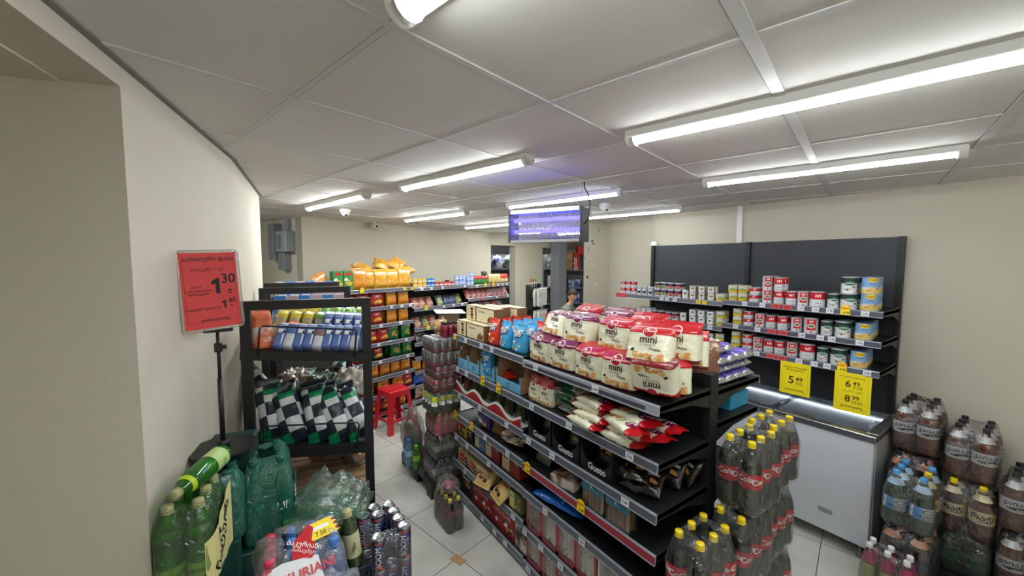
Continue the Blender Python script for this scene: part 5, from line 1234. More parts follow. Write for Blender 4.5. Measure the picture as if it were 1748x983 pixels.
ct = M('clear_tub_cream', (214, 206, 186), .3, var=.15, vs=40, coat=.5, bump=.6, bs=60)
for i in range(4):
    rput('bread_bag', crumpled('b%d' % i, .13, .16, .10, ct, 20 + i, .3), .14 + .11 * i, .47 - .0 * i, ZB1 + .075, 0, 'cream crumpled rusk bag at the back of the rack, %s from the left' % ORD[i], 'bread bag', 'cream bags at the back of the top rack shelf')
rput('food_tray', MB().rbox(-.16, .16, -.05, .05, 0, .03, M('tray_teal', (30, 100, 110), .5), .004).mesh('t'), .40, .385, ZB1 + .10, -.05, 'teal edged food tray behind the green packs on the top rack shelf', 'tray')
# chequered bread bags
def chequer():
    m = bpy.data.materials.new('chequered_bread_bag'); m.use_nodes = True; nt = m.node_tree; L = nt.links.new; N = nt.nodes.new; b = nt.nodes['Principled BSDF']
    tc = N('ShaderNodeTexCoord'); mp = N('ShaderNodeMapping'); mp.inputs['Rotation'].default_value = (0, .04, 0); mp.inputs['Location'].default_value = (.013, .5, .02); L(tc.outputs['Object'], mp.inputs[0])
    c1 = N('ShaderNodeTexChecker'); c1.inputs['Scale'].default_value = 14.5; c2 = N('ShaderNodeTexChecker'); c2.inputs['Scale'].default_value = 5.6
    fl = N('ShaderNodeVectorMath'); fl.operation = 'MULTIPLY'; fl.inputs[1].default_value = (1, 0, 1); L(mp.outputs[0], fl.inputs[0]); ad = N('ShaderNodeVectorMath'); ad.operation = 'ADD'; ad.inputs[1].default_value = (0, .013, 0); L(fl.outputs[0], ad.inputs[0])
    L(ad.outputs[0], c1.inputs[0]); L(ad.outputs[0], c2.inputs[0])
    c2.inputs[1].default_value = lin((14, 132, 84)); c2.inputs[2].default_value = lin((214, 218, 220)); c1.inputs[2].default_value = lin((34, 46, 58))
    sz = N('ShaderNodeSeparateXYZ'); L(tc.outputs['Object'], sz.inputs[0]); g1 = N('ShaderNodeMath'); g1.operation = 'GREATER_THAN'; g1.inputs[1].default_value = .225; g2 = N('ShaderNodeMath'); g2.operation = 'LESS_THAN'; g2.inputs[1].default_value = .075
    L(sz.outputs[2], g1.inputs[0]); L(sz.outputs[2], g2.inputs[0]); ga = N('ShaderNodeMath'); ga.operation = 'ADD'; L(g1.outputs[0], ga.inputs[0]); L(g2.outputs[0], ga.inputs[1])
    mg_ = N('ShaderNodeMixRGB'); L(ga.outputs[0], mg_.inputs[0]); mg_.inputs[1].default_value = lin((214, 218, 220)); L(c2.outputs[0], mg_.inputs[2]); L(mg_.outputs[0], c1.inputs[1]); L(c1.outputs[0], b.inputs['Base Color']); b.inputs['Roughness'].default_value = .3
    n = N('ShaderNodeTexNoise'); n.inputs['Scale'].default_value = 28; bp = N('ShaderNodeBump'); bp.inputs['Strength'].default_value = .5; bp.inputs['Distance'].default_value = .01; L(tc.outputs['Object'], n.inputs[0]); L(n.outputs[0], bp.inputs['Height']); L(bp.outputs[0], b.inputs['Normal'])
    return m
chq = chequer(); dn = M('dark_navy_wrap', (30, 38, 46), .35, bump=.5, bs=40, coat=.3)
def loaf(seed):
    return bag('bread_bag', .135, .33, .13, 'pillow', ((.86, chq), (1.01, dn)), seed=seed, amp=.010, nx=12, nv=18)
ZB2 = 1.112
for i, (x, y, ry) in enumerate(((.06, .11, .25), (.165, .07, .10), (.285, .06, .22), (.385, .055, .12), (.485, .06, .10))):
    rput('bread_bag', loaf(80 + i), x + .05, y, ZB2 + .005, R.uniform(-.1, .1), 'navy, white and green chequered bread bag on the middle rack shelf, %s from the left' % ORD[i], 'bread bag', 'chequered bread bags', rx=-.55, ry=ry - .42)
rput('bread_bag', loaf(90), .06, .34, ZB2 + .10, .3, 'chequered bread bag sticking out on the wall side of the middle rack shelf', 'bread bag', 'chequered bread bags', rx=-.5, ry=-.5)
rput('bread_bag', loaf(91), .20, .33, ZB2 + .06, .3, 'chequered bread bag lying behind the front row, left side', 'bread bag', 'chequered bread bags', rx=-.9, ry=.2)
rput('bread_bag', loaf(92), .46, .33, ZB2 + .06, -.2, 'chequered bread bag lying behind the front row, right side', 'bread bag', 'chequered bread bags', rx=-.9, ry=-.2)
for i, (x, y, c) in enumerate(((.15, .38, (150, 128, 116)), (.33, .36, (60, 90, 64)), (.46, .44, (166, 158, 146)))):
    rput('bread_bag', crumpled('cb%d' % i, .17, .2, .16, M('bag_tone_%d' % i, c, .35, bump=.5, bs=40, coat=.4), 30 + i), x, y, ZB2 + .12, 0, ['dull rose crumpled bread bag under the left end of the top rack shelf', 'dark green crumpled bread bag behind the chequered ones', 'pale crumpled bread bag behind the chequered ones at the right post'][i], 'bread bag')
# loaves on the slatted shelf
lo = M('bread_crust', (176, 116, 62), .6, var=.3, vs=14)
def rolls():
    mb = MB()
    for i in range(4): mb.lathe([(.002, -.062), (.03, -.055), (.043, -.03), (.045, 0), (.043, .03), (.03, .055), (.002, .062)], 12, lo, True, Matrix.Translation((-.10 + .066 * i, 0, .04)) @ Matrix.Rotation(pi / 2, 4, 'X'))
    return mb.mesh('loaves')
fb = clear('bread_film', (244, 240, 234), .14, .8, .12, .05, 1.0, 26)
p = rk(.375, .40, .84); thing('bread_bag', 'bag of brown sliced bread at the back of the slatted rack shelf', 'bread bag', crumpled('bb', .30, .18, .14, fb, 44, .15), p, (0, 0, RA + .35), scale=1.15, parts=[('loaves', rolls(), (.0, 0, .01)), ('printed_band', MB().rect(-.10, .06, .062, .10, M('bread_print', (196, 190, 180), .5, rgb2=(70, 70, 60), vs=30), flat(-.072), 0).mesh('printed_band'))])
p = rk(.50, .30, .83); thing('bread_bag', 'golden loaf in clear film beside the right rack post', 'bread bag', crumpled('bb2', .15, .2, .12, fb, 46, .2), p, (0, 0, RA), parts=[('loaf', MB().lathe([(.002, -.075), (.03, -.065), (.045, -.03), (.047, 0), (.045, .03), (.03, .065), (.002, .075)], 12, M('golden_crust', (210, 150, 84), .6, var=.2, vs=14), True, Matrix.Translation((0, 0, .052)) @ Matrix.Rotation(pi / 2, 4, 'X')).mesh('loaf'))])
# packs on the middle and the farthest rack
RO2 = (.085, 3.30); RO3 = (.142, 4.00)
bl2 = carton('snack_box', .075, .17, .05, M('box_bright_blue', (58, 130, 206), .45), lambda mb, fn, w, h: mb.rect(-w * .4, w * .4, h * .6, h * .8, whi, fn, .0006, 1, 1)); pk2 = carton('snack_box', .075, .17, .05, M('box_rose_grey', (190, 170, 182), .45), lambda mb, fn, w, h: mb.ell(0, h * .5, w * .3, h * .25, M('print_berry', (150, 50, 90), .5), fn, .0006))
for i in range(6):
    me = bl2 if i < 3 else pk2
    rput('snack_box', me, .11 + .082 * i, .30, 1.63, 0, '%s snack box at the back of the second rack, %s from left' % ('bright blue' if i < 3 else 'rose and grey', ORD[i]), 'snack box', 'boxes on the second rack', rx=-.2, o=RO2, a=-.2, tilt=0)
    rput('snack_box', pk2 if i % 2 else bl2, .11 + .082 * i, .10, 1.602, 0, '%s snack box in front on the second rack, %s from left' % ('rose and grey' if i % 2 else 'bright blue', ORD[i]), 'snack box', 'boxes in the front row of the second rack', rx=-.3, o=RO2, a=-.2, tilt=0)
    rput('snack_box', bl2 if i % 2 else pk2, .11 + .082 * i, .22, 1.67, 0, '%s snack box on the farthest rack, %s from left' % ('bright blue' if i % 2 else 'rose and grey', ORD[i]), 'snack box', 'boxes on the farthest rack', rx=-.2, o=RO3, a=-.12, tilt=0)
rput('bread_bag', loaf(95), .66, .2, 1.0, .2, 'chequered bread bag bulging past the right side of the second rack', 'bread bag', 'chequered bread bags', rx=-.7, ry=-.5, o=RO2, a=-.2, tilt=0)
rput('bread_bag', crumpled('gb', .18, .25, .5, M('deep_green_bag', (30, 74, 52), .35, bump=.5, bs=30, coat=.4), 61, .2), .62, .05, .30, 0, 'deep green bag beside the right post of the second rack', 'bread bag', None, o=RO2, a=-.2, tilt=0)

# ================================================================== SIGN ON A STAND
px_, py_ = -.090, 1.885
red = M('red_sign_paper', (216, 66, 66), .55)
sg = thing('price_sign', 'red price sign reading 1 30 and 1 85 on a black stand', 'sign', None, (px_, py_, 1.295))
mb = MB(); n = 28; P_ = [(.105 * (abs(cos(2 * pi * i / n)) ** .7) * (1 if cos(2 * pi * i / n) >= 0 else -1), .10 * (abs(sin(2 * pi * i / n)) ** .7) * (1 if sin(2 * pi * i / n) >= 0 else -1)) for i in range(n)]
mb.prism(P_, 0, .008, blk); mb.lathe([(.022, .008), (.02, .03), (.012, .035)], 14, blk); part(sg, 'base', mb.mesh('base'), (0, -.0, 0), (0, 0, -.1))
part(sg, 'pole', MB().lathe([(.009, .02), (.009, .28)], 12, blk).lathe([(.006, .28), (.006, .47)], 12, blk).mesh('pole'))
part(sg, 'clamp', MB().rbox(-.013, .013, -.013, .013, .385, .42, blk, .003).rbox(.012, .026, -.006, .006, .395, .41, blk, .002).rbox(-.045, .05, -.008, .008, .462, .474, blk, .003).mesh('clamp'))
SA = atan2(.032, .167) + .08
fm = MB()
w_, h_ = .190, .298
def frame_pts(w, h, r=.012, k=4):
    o = []
    for cx, cz, a0 in ((w / 2 - r, h / 2 - r, 0), (-w / 2 + r, h / 2 - r, pi / 2), (-w / 2 + r, -h / 2 + r, pi), (w / 2 - r, -h / 2 + r, 1.5 * pi)):
        for i in range(k + 1): a = a0 + pi / 2 * i / k; o.append((cx + r * cos(a), 0, cz + r * sin(a)))
    return o
fm.tube(frame_pts(w_, h_), .005, clear('holder_plastic', (240, 235, 235), .2, .8, .1, .15), 6, True)
fr2 = part(sg, 'holder', fm.mesh('holder'), (-.012, -.012, .625), (0, -.045, SA + .05))
sh = MB().box(-w_ / 2 + .006, w_ / 2 - .006, -.0006, .0006, -h_ / 2 + .006, h_ / 2 - .006, red); fn = flat(-.0006)
for (x0, x1, z0, z1) in ((-.08, -.065, .118, .119), (.065, .08, .118, .119), (.0795, .0805, -.118, .118), (-.0805, -.0795, -.118, .118), (-.08, -.04, -.1185, -.1175), (.04, .08, -.1185, -.1175)): sh.rect(x0, x1, z0, z1, M('sign_line', (130, 30, 36), .6), fn, .0005, 1, 1)
for s, x, z, sz, b in (('საბითუმო ფასი', .0, .112, .0215, .014), ('ლიკანი 1 ლ', -.005, .074, .018, 0), ('1', .014, -.012, .078, .02), ('30', .058, .025, .052, .018), ('₾', .060, -.016, .026, .01), ('ცალი', -.045, .012, .012, .01), ('საბითუმო ფასის', -.038, -.003, .0105, .01), ('შემთხვევაში', -.038, -.015, .0105, .01),
                        ('საცალო ფასი XL', -.028, -.072, .0135, .012), ('1', .036, -.070, .040, .02), ('85', .064, -.052, .026, .015), ('₾', .062, -.069, .014, .005), ('ღირს!!!ლიბრე', .005, -.117, .014, .02)):
    sh.text(s, x, z, sz, ink, fn, .0007, b, 0, .92)
part(fr2, 'sheet', sh.mesh('sheet'))

# ================================================================== PACKS IN FRONT ON THE LEFT
def support(x, y, w, d, h, rz, label, mat=None):
    mb = MB().rbox(-w / 2, w / 2, -d / 2, d / 2, 0, h, mat or card, .004); mb.rect(-w / 2 + .01, w / 2 - .01, h * .48, h * .52, M('parcel_tape', (190, 160, 110), .4), flat(-d / 2), .0008, 1, 1)
    thing('cardboard_carton', label, 'carton', mb.mesh('carton'), (x, y, 0), (0, 0, rz))
support(-.065, 1.975, .16, .15, 1.293, -.22, 'tall dark green crate that carries the red price sign', M('crate_green', (22, 58, 50), .5))
gpet = clear('green_bottle', (120, 210, 96), .06, .5, .06, .10); gliq = M('green_lemonade', (104, 200, 48), .12, coat=.5, var=.4, vs=9)
kcap = M('olive_cap', (168, 168, 120), .45, bump=.6, bs=200)
GLb = bottle_parts('green_l', .0345, .262, gpet, kcap, gliq, .60, (.12, .30, M('green_label', (150, 176, 70), .5), lambda mb, fn, r, z0, z1: mb.text('ლიმონათი', 0, z0 + .016, .018, ink, fn, .001)), n=18, neck=.0125, cap_h=.019)
GZ = 1.033; g0 = Vector((-.216, 1.530)); gu = Vector((.074, -.012)); gv = Vector((.014, .074))
for i in range(2):
    for j in range(3):
        q = g0 + gu * i + gv * j
        bottle(GLb, (q.x, q.y, GZ), -.1, 'green lemonade bottle in the wall corner pack, %s column, %s row' % (['wall-side', 'aisle-side'][i], ['front', 'middle', 'back'][j]), 'green lemonade bottles by the wall corner')
gf = clear('green_tint_film', (214, 238, 206), .07, .45, .12, .04, 1.0, 22)
ax = atan2(gv.y, gv.x) - pi / 2; cc = g0 + gu * .5 + gv
wrap(cc.x - .075, cc.x + .075, cc.y - .113, cc.y + .113, GZ + .003, GZ + .258, GZ + .17, 'green tinted film round the lemonade pack by the wall corner', gf, rz=ax, amp=.005)
crm = M('cream_print', (222, 212, 146), .5)
c2 = g0 + gu; rr_ = .042
path = [(c2.x + rr_ * cos(t), c2.y + rr_ * sin(t)) for t in (-1.25, -1.0, -.75, -.5, -.25)]
for j in range(13):
    t = j / 12; q = c2 + gv * (2.25 * t); path.append((q.x + rr_ + .005 - .004 * abs(sin(pi * t * 2.2)), q.y + .006))
mb = MB(); v = []; m = 8; N_ = len(path); seg = [0.0]
for i in range(1, N_): seg.append(seg[-1] + hypot(path[i][0] - path[i - 1][0], path[i][1] - path[i - 1][1]))
def ppt(u, z, l=0.0):
    u = min(max(u, 0), seg[-1] - 1e-5); i = 0
    while seg[i + 1] <= u: i += 1
    e = (u - seg[i]) / (seg[i + 1] - seg[i]); x = path[i][0] + (path[i + 1][0] - path[i][0]) * e; y = path[i][1] + (path[i + 1][1] - path[i][1]) * e
    d = Vector((path[i + 1][0] - path[i][0], path[i + 1][1] - path[i][1])).normalized()
    return (x + d.y * l, y - d.x * l, z)
for i in range(N_):
    top = .135 + .085 * min(1, seg[i] / seg[-1] * 1.15)
    for j in range(m + 1): v.append(ppt(seg[i] - (1e-4 if i == N_ - 1 else 0), top * j / m))
mb.add(v, [[i * (m + 1) + j, (i + 1) * (m + 1) + j, (i + 1) * (m + 1) + j + 1, i * (m + 1) + j + 1] for i in range(N_ - 1) for j in range(m)], crm, True)
mb.text('ნატურა', .125, .085, .055, ink, ppt, .0015, .01, .85); mb.text('Swift', .10, .03, .032, ink, ppt, .0015, 0, .75)
for (x, z) in ((.155, .155), (.085, .115)): mb.text('^', x, z - .03, .085, ink, ppt, .0015, .02, .3)
thing('printed_wrap', 'cream printed wrap with black script on the aisle side of the lemonade pack', 'plastic film', mb.mesh('printed_wrap'), (0, 0, GZ))
support(cc.x + .005, cc.y, .15, .22, 1.031, ax, 'tall dark green crate hidden under the lemonade pack', M('crate_green', (22, 58, 50), .5))
# bottle lying on the lemonade pack
def between(a, b, parts, label, group=None, name='bottle'):
    d = (Vector(b) - Vector(a)).normalized(); qt = d.to_track_quat('Z', 'Y')
    return thing(name, label, 'bottle', None, a, qt.to_euler(), group, parts)
GL2 = bottle_parts('green_2', .036, .25, clear('bright_green_bottle', (90, 210, 70), .08, .75, .05, .10), kcap, M('bright_green_drink', (70, 190, 30), .12, coat=.5, var=.5, vs=8), .55, [(.10, .34, M('pale_green_label', (176, 204, 130), .45), lambda mb, fn, r, z0, z1: mb.text('ლიმონათი', 0, z0 + .02, .024, M('label_green', (40, 90, 40), .5), fn, .001)), (.74, .80, M('lime_band', (180, 210, 40), .4), None)], n=18, neck=.0125, cap_h=.019)
between((-.085, 1.735, 1.335), (-.185, 1.545, 1.325), GL2, 'bright green bottle lying on its side on top of the lemonade pack')
# teal packs
tpet = clear('teal_bottle', (100, 206, 182), .07, .5, .06, .12); tliq = M('teal_drink', (22, 116, 98), .12, coat=.5, var=.4, vs=7)
TL = bottle_parts('teal', .044, .335, tpet, M('dark_teal_cap', (20, 90, 80), .4), tliq, .66, (.34, .56, M('teal_label', (20, 92, 84), .4), lambda mb, fn, r, z0, z1: (mb.text('8UP', 0, z0 + .018, .045, whi, fn, .001, .02), mb.ell(.05, z0 + .035, .012, .02, ink, fn, .001, r0=.6))), n=18)
tf = clear('teal_tint_film', (120, 214, 190), .08, .5, .12, .16, 1.0, 20)
TZ = .885
for i in range(2):
    for j in range(3):
        x, y = .005 + .092 * i - .0 * j, 1.865 + .092 * j - .012 * i
        bottle(TL, (x, y, TZ), -.1, 'large teal drink bottle before the near rack, %s column, %s row' % (['left', 'right'][i], ['front', 'middle', 'back'][j]), 'teal bottles before the rack')
wrap(.005 - .05, .005 + .142, 1.865 - .055, 1.865 + .23, TZ + .004, TZ + .345, TZ + .22, 'teal tinted film round the big bottles before the near rack', tf, amp=.007)
mb = MB().rect(-.035, .035, .0, .14, M('teal_print', (24, 92, 88), .4), flat(0), 0, 4, 4); mb.text('UP', 0, .05, .07, whi, flat(0), .001, .02, 1.35)
thing('printed_wrap', 'dark teal printed patch reading UP on the aisle side of the teal pack', 'plastic film', mb.mesh('printed_wrap'), (.152, 1.865, TZ + .11), (0, 0, pi / 2 - .2))
support(.05, 1.95, .20, .30, .883, 0, 'dark teal crate under the big teal bottle pack', M('crate_teal', (22, 70, 64), .5))
TL2 = bottle_parts('teal_s', .036, .26, tpet, M('dark_teal_cap', (20, 90, 80), .4), tliq, .66, (.34, .56, M('teal_label', (20, 92, 84), .4), None), n=14)
for i in range(2):
    for j in range(2): bottle(TL2, (-.150 + .073 * i + .012 * j, 1.765 + .073 * j - .012 * i, 1.000), 0, 'smaller teal bottle behind the lemonade pack, %s column, %s row' % (['wall-side', 'aisle-side'][i], ['front', 'back'][j]), 'small teal bottles')
wrap(-.193, -.030, 1.715, 1.882, 1.003, 1.263, 1.18, 'teal tinted film round the smaller teal bottles behind the lemonade pack', tf, amp=.006)
support(-.11, 1.795, .13, .15, .998, 0, 'dark teal crate under the smaller teal bottles', M('crate_teal', (22, 70, 64), .5))
# bottles in crumpled film lying on the rack
cg = clear('pale_green_bottle', (196, 238, 214), .08, .5, .06, .16)
WG2 = bottle_parts('clear_green', .042, .30, cg, M('cap_green', (20, 110, 60), .4), None, n=18, lab=None)
support(.27, 1.83, .22, .20, .89, -.2, 'dark green crate under the film-wrapped bottles before the rack', M('crate_green', (22, 58, 50), .5))
for i in range(3): between((.39, 1.745 + .085 * i, .94), (.09, 1.81 + .085 * i, .955 - .01 * i), WG2, 'pale green water bottle lying in crumpled film before the rack, %s from the camera' % ORD[i], 'pale green bottles lying in film')
thing('plastic_bag', 'crumpled pale film over the lying green bottles before the rack', 'plastic bag', crumpled('f', .30, .30, .19, clear('pale_green_film', (232, 246, 238), .12, .6, .12, .06, 1.0, 16), 51, .3), (.285, 1.83, .88), (0, 0, -.2))
# spring water pack with its printed film
bpet = clear('blue_pet', (130, 186, 240), .06, .5, .06, .22); bcap = M('blue_cap', (76, 134, 214), .35)
BW_ = bottle_parts('blue_w', .033, .225, bpet, bcap, None, n=16, lab=(.30, .52, M('blue_label', (80, 130, 200), .45), None), neck=.0125)
BZ = .868
pos = [(.185 - .062 * i + .004 * j, 1.40 + .064 * j, i, j) for i in range(4) for j in range(3)]
pkb = bottle_parts('pink_w', .033, .225, clear('pink_pet', (230, 120, 150), .08, .7, .06, .30), M('pink_cap', (220, 60, 90), .4), None, n=16, neck=.0125)
for x, y, i, j in pos:
    pnk = i == 3
    bottle(pkb if pnk else BW_, (x + .035, y, BZ), 0, '%s water bottle in the printed film pack, %s from the right, %s row' % ('pink' if pnk else 'blue-capped', ORD[i], ['front', 'middle', 'back'][j]), 'water bottles in the printed film pack')
bfm = clear('white_tint_film', (244, 247, 252), .09, .5, .14, .12, 1.0, 16)
wrap(.0 - .01, .262, 1.355, 1.575, BZ + .003, BZ + .245, BZ + .15, 'printed clear film over the blue-capped water pack, with red and white print', bfm, amp=.009)
# the print on it
rdp = M('print_red', (196, 24, 40), .45)
def drape(pts, mat, z, label, extra=None, rz=0.0, x=0.0, y=0.0, tl=0.0):
    mb = MB(); n = len(pts); v = [(px, py, .004 * noise.noise(Vector((px * 40, py * 40, 1)))) for px, py in pts] + [(px, py, -.0015) for px, py in pts]
    mb.add(v, [list(range(n)), list(range(n, 2 * n))[::-1]] + [[i, n + i, n + (i + 1) % n, (i + 1) % n] for i in range(n)], mat)
    if extra: extra(mb)
    return thing('printed_wrap', label, 'plastic film', mb.mesh('printed_wrap'), (x, y, z), (tl, 0, rz))
tp = ontop(.004)
drape([(-.025, -.02), (.03, -.035), (.05, 0), (.035, .02), (.045, .06), (.03, .075), (.005, .05), (-.02, .03)], rdp, 1.105, 'red printed patch with white Georgian lettering on the water pack film', lambda mb: (mb.text('ბაკურიანი', .01, .005, .020, whi, tp, .001, .01, -.5), mb.text('საბავშვო', .008, -.012, .015, whi, tp, .001, .0, -.5)), .0, .118, 1.375, .55)
drape([(-.10, -.05), (.09, -.05), (.08, .02), (-.02, .03), (-.10, .01)], M('print_milky', (226, 228, 234), .4), 1.075, 'milky white printed patch with red brand letters on the water pack film', lambda mb: (mb.text('BAKURIANI', .03, -.03, .038, rdp, tp, .001, .02, .04), mb.text('IKUR', -.06, -.01, .032, rdp, tp, .001, .02, 1.2)), .0, .085, 1.335, .75)
mb = MB(); mb.box(-.04, .045, -.03, .03, 0, .0012, yel)
for i in range(7): mb.add([(.045, -.03 + i * .0086, 0), (.060, -.026 + i * .0086, 0), (.045, -.0214 + i * .0086, 0), (.045, -.03 + i * .0086, .0012), (.060, -.026 + i * .0086, .0012), (.045, -.0214 + i * .0086, .0012)], [[0, 2, 1], [3, 4, 5], [0, 1, 4, 3], [1, 2, 5, 4]], rdp if i % 2 else yel)
mb.text('7.50', -.005, -.022, .022, ink, ontop(.0012), .0006, .01); mb.box(-.03, .03, .0, .012, .0012, .0022, whi)
thing('price_tag', 'yellow star-edged offer card lying on the water pack film', 'price tag', mb.mesh('offer_card'), (.185, 1.43, 1.118), (.50, .10, .35))
thing('plastic_bag', 'clear wrinkled film hump over bottles nearest the camera', 'plastic bag', crumpled('f2', .17, .14, .10, bfm, 57, .25), (.20, 1.285, .93), (0, 0, .2), parts=[('bottle_bases', MB().lathe([(.002, 0), (.03, .004), (.033, .05)], 14, bpet, xf=Matrix.Translation((-.03, 0, .005))).lathe([(.002, 0), (.03, .004), (.033, .05)], 14, bpet, xf=Matrix.Translation((.038, .01, .005))).mesh('bottle_bases'))])
support(.135, 1.42, .28, .40, .866, 0, 'slate grey crate under the water pack with the printed film', M('crate_slate', (40, 44, 52), .5))
OL = bottle_parts('olive', .030, .235, clear('olive_glass', (150, 170, 120), .08, .7, .05, .15), M('tan_cap', (196, 186, 140), .45), M('olive_drink', (60, 80, 50), .15, coat=.4), .8, (.20, .62, M('cream_label', (206, 202, 160), .5), lambda mb, fn, r, z0, z1: mb.text('Lager', 0, z0 + .04, .022, ink, fn, .001, 0, 1.2)), n=16)
bottle(OL, (.332, 1.60, .812), .0, 'olive glass bottle with cream label between the water pack and the energy drink cans', None, rot=(-.05, -.12, .1))
support(.335, 1.63, .07, .12, .810, 0, 'slim dark crate under the olive bottle', M('crate_slate', (40, 44, 52), .5))
# energy drink cans
bm_blue = M('can_ink_blue', (34, 44, 86), .3, .55)
def boom(mb, fn, r, h):
    mb.text('BOOM', .009, h * .44, .030, whi, fn, .0014, .0, pi / 2); mb.blobs(0, h * .86, r * 2.6, h * .07, 9, r * .2, [M('can_crimson', (160, 36, 48), .35), M('can_ember', (206, 96, 50), .4)], fn, 2)
    mb.blobs(0, h * .14, r * 2.6, h * .16, 9, r * .22, [M('can_crimson', (160, 36, 48), .35), M('can_ember', (206, 96, 50), .4)], fn, 5)
BM = can_parts('boom', .0275, .134, bm_blue, boom, n=22)
BMP = [(.405, 1.533, 'camera-side left corner'), (.512, 1.545, 'camera-side right corner'), (.509, 1.605, 'second along the aisle side'), (.507, 1.664, 'third along the aisle side'), (.504, 1.723, 'farthest along the aisle side'),
       (.445, 1.680, 'in the middle file, the nearer'), (.443, 1.738, 'in the middle file, the farther'), (.388, 1.705, 'at the rack-side back corner')]
for ti in range(2):
    for x, y, w2 in BMP + ([(.388, 1.64, 'rack side, behind the corner can'), (.457, 1.54, 'between the two corner cans')] if ti == 0 else []):
        bottle(BM, (x, y, .672 + .134 * ti), -.35 + R.uniform(-.1, .1), 'dark blue BOOM drink can, %s, %s layer' % (w2, ['lower', 'upper'][ti]), 'energy drink cans', 'energy_drink_can', cat='can')
thing('cardboard_carton', 'flat tray carton under the energy drink cans', 'carton', MB().rbox(-.08, .085, -.13, .13, 0, .67, M('tray_navy', (40, 46, 70), .6), .004).mesh('c'), (.448, 1.637, 0))
wrap(.365, .538, 1.505, 1.765, .675, .935, .90, 'torn clear film round the energy drink cans', clear('cloudy_film', (240, 242, 248), .06, .4, .12, .05, 1.0, 24), amp=.006)

# ================================================================== PACKS ON THE RIGHT BY THE FREEZER
amb = clear('amber_bottle', (214, 160, 118), .05, .45, .06, .05); beer = M('amber_beer', (134, 70, 34), .12, coat=.4, var=.35, vs=6)
kc = M('cap_black', (26, 26, 28), .4); silv2 = M('label_silver', (196, 196, 202), .38, .15)
def kay(mb, fn, r, z0, z1):
    for o in (-.005, pi):
        mb.text('კაიაკი', o * r if o > 1 else o, z0 + .040, .036, ink, fn, .001, .025); mb.ell(o * r if o > 1 else 0, z0 + .022, r * .9, .010, ink, fn, .001); mb.rect((o * r if o > 1 else 0) - r * .2, (o * r if o > 1 else 0) + r * .5, z0 + .016, z0 + .020, whi, fn, .0016, 4, 1)
neckl = lambda c: (.76, .87, c, None)
KB = bottle_parts('kayak', .053, .335, amb, kc, beer, .70, [(.36, .58, silv2, kay), neckl(silv2)], shape='beer', n=22)
def rac(mb, fn, r, z0, z1):
    mb.rect(r * .55, r * 1.9, z0, z1, M('label_gold', (206, 176, 60), .4), fn, .0008, 8, 1); mb.text('რაჭი', -.006, z0 + .028, .046, brn, fn, .001, .03); mb.rect(-.03, .03, z0 + .016, z0 + .020, brn, fn, .001, 4, 1)
    mb.rect(r * 1.0, r * 1.35, z0 + .02, z0 + .05, whi, fn, .0014, 3, 1)
RB = bottle_parts('racha', .053, .335, amb, yc, M('dark_beer', (88, 56, 50), .12, coat=.4), .70, [(.36, .58, M('label_cream', (210, 198, 160), .45), rac), neckl(M('label_cream', (210, 198, 160), .45))], shape='beer', n=22)
def nat(mb, fn, r, z0, z1):
    mb.rect(-r * 2.2, -r * .3, z0, z1, M('label_sky', (70, 150, 210), .4), fn, .0008, 8, 1, ) ; mb.rect(r * .9, r * 2.4, z0, z1, M('label_sky', (70, 150, 210), .4), fn, .0008, 8, 1)
    mb.rect(-r * 1.4, -r * 1.1, z0, z1, whi, fn, .0012, 2, 1, sk=.01)
    mb.ell(.012, z1 - .022, .026, .014, M('grey_print2', (100, 104, 110), .5), fn, .0014, r0=.7); mb.text('ნატახტარი', .012, z0 + .020, .019, ink, fn, .0014, .01); mb.text('ლაითი', .012, z0 + .006, .014, ink, fn, .0014, .02)
grb = clear('dark_green_bottle', (140, 186, 156), .06, .5, .06, .06); grbeer = M('green_beer', (36, 70, 44), .12, coat=.4)
NB = bottle_parts('nat', .053, .335, grb, M('cap_sky', (80, 160, 226), .35), grbeer, .66, [(.30, .52, silv2, nat), neckl(M('label_pale_blue', (160, 190, 220), .4))], shape='beer', n=22)
FBt = bottle_parts('dark_beer', .053, .335, clear('brown_bottle', (120, 80, 60), .08, .75, .06, .06), kc, M('dark_beer', (58, 34, 30), .12, coat=.4), .70, [(.36, .56, M('label_night', (30, 40, 70), .4), None), (.76, .87, M('label_peach', (196, 140, 110), .4), None)], shape='beer', n=20)
filmr = clear('beer_film', (250, 249, 249), .06, .45, .14, .03, 1.0, 20)
def beer_pack(parts, x0, y0, z, dx, dy, lab, grp, nx=3, skip=(), odd=None):
    for i in range(nx):
        for j in range(2):
            if (i, j) in skip: continue
            p_ = odd[1] if odd and odd[0] == (i, j) else parts
            bottle(p_, (x0 + dx * i, y0 - dy * j, z), -1.15, '%s, %s deep, %s file' % (lab[0] if p_ is parts else odd[2], ORD[i], ['freezer-side', 'camera-side'][j]), grp)
    wrap(x0 - .058, x0 + dx * (nx - 1) + .058, y0 - dy - .058, y0 + .058, z + .003, z + .335, z + .21, lab[1], filmr, amp=.007)
thing('pallet', 'low black pallet under the beer packs beside the freezer', 'pallet', pallet(.78, .80, .08), (3.60, .30, 0))
KG = 'amber beer bottles with black caps'
beer_pack(KB, 3.705, .650, .752, .110, .116, ('silver-label amber beer bottle, highest pack by the freezer', 'clear film round the highest beer pack by the freezer'), KG)
beer_pack(KB, 3.735, .405, .665, .108, .112, ('silver-label amber beer bottle above the yellow-capped pack', 'clear film round the silver-label beer pack above the yellow caps'), KG)
beer_pack(RB, 3.655, .400, .330, .108, .120, ('big amber beer bottle with yellow cap and gold label', 'clear film round the yellow-capped beer pack'), 'yellow-capped beer bottles')
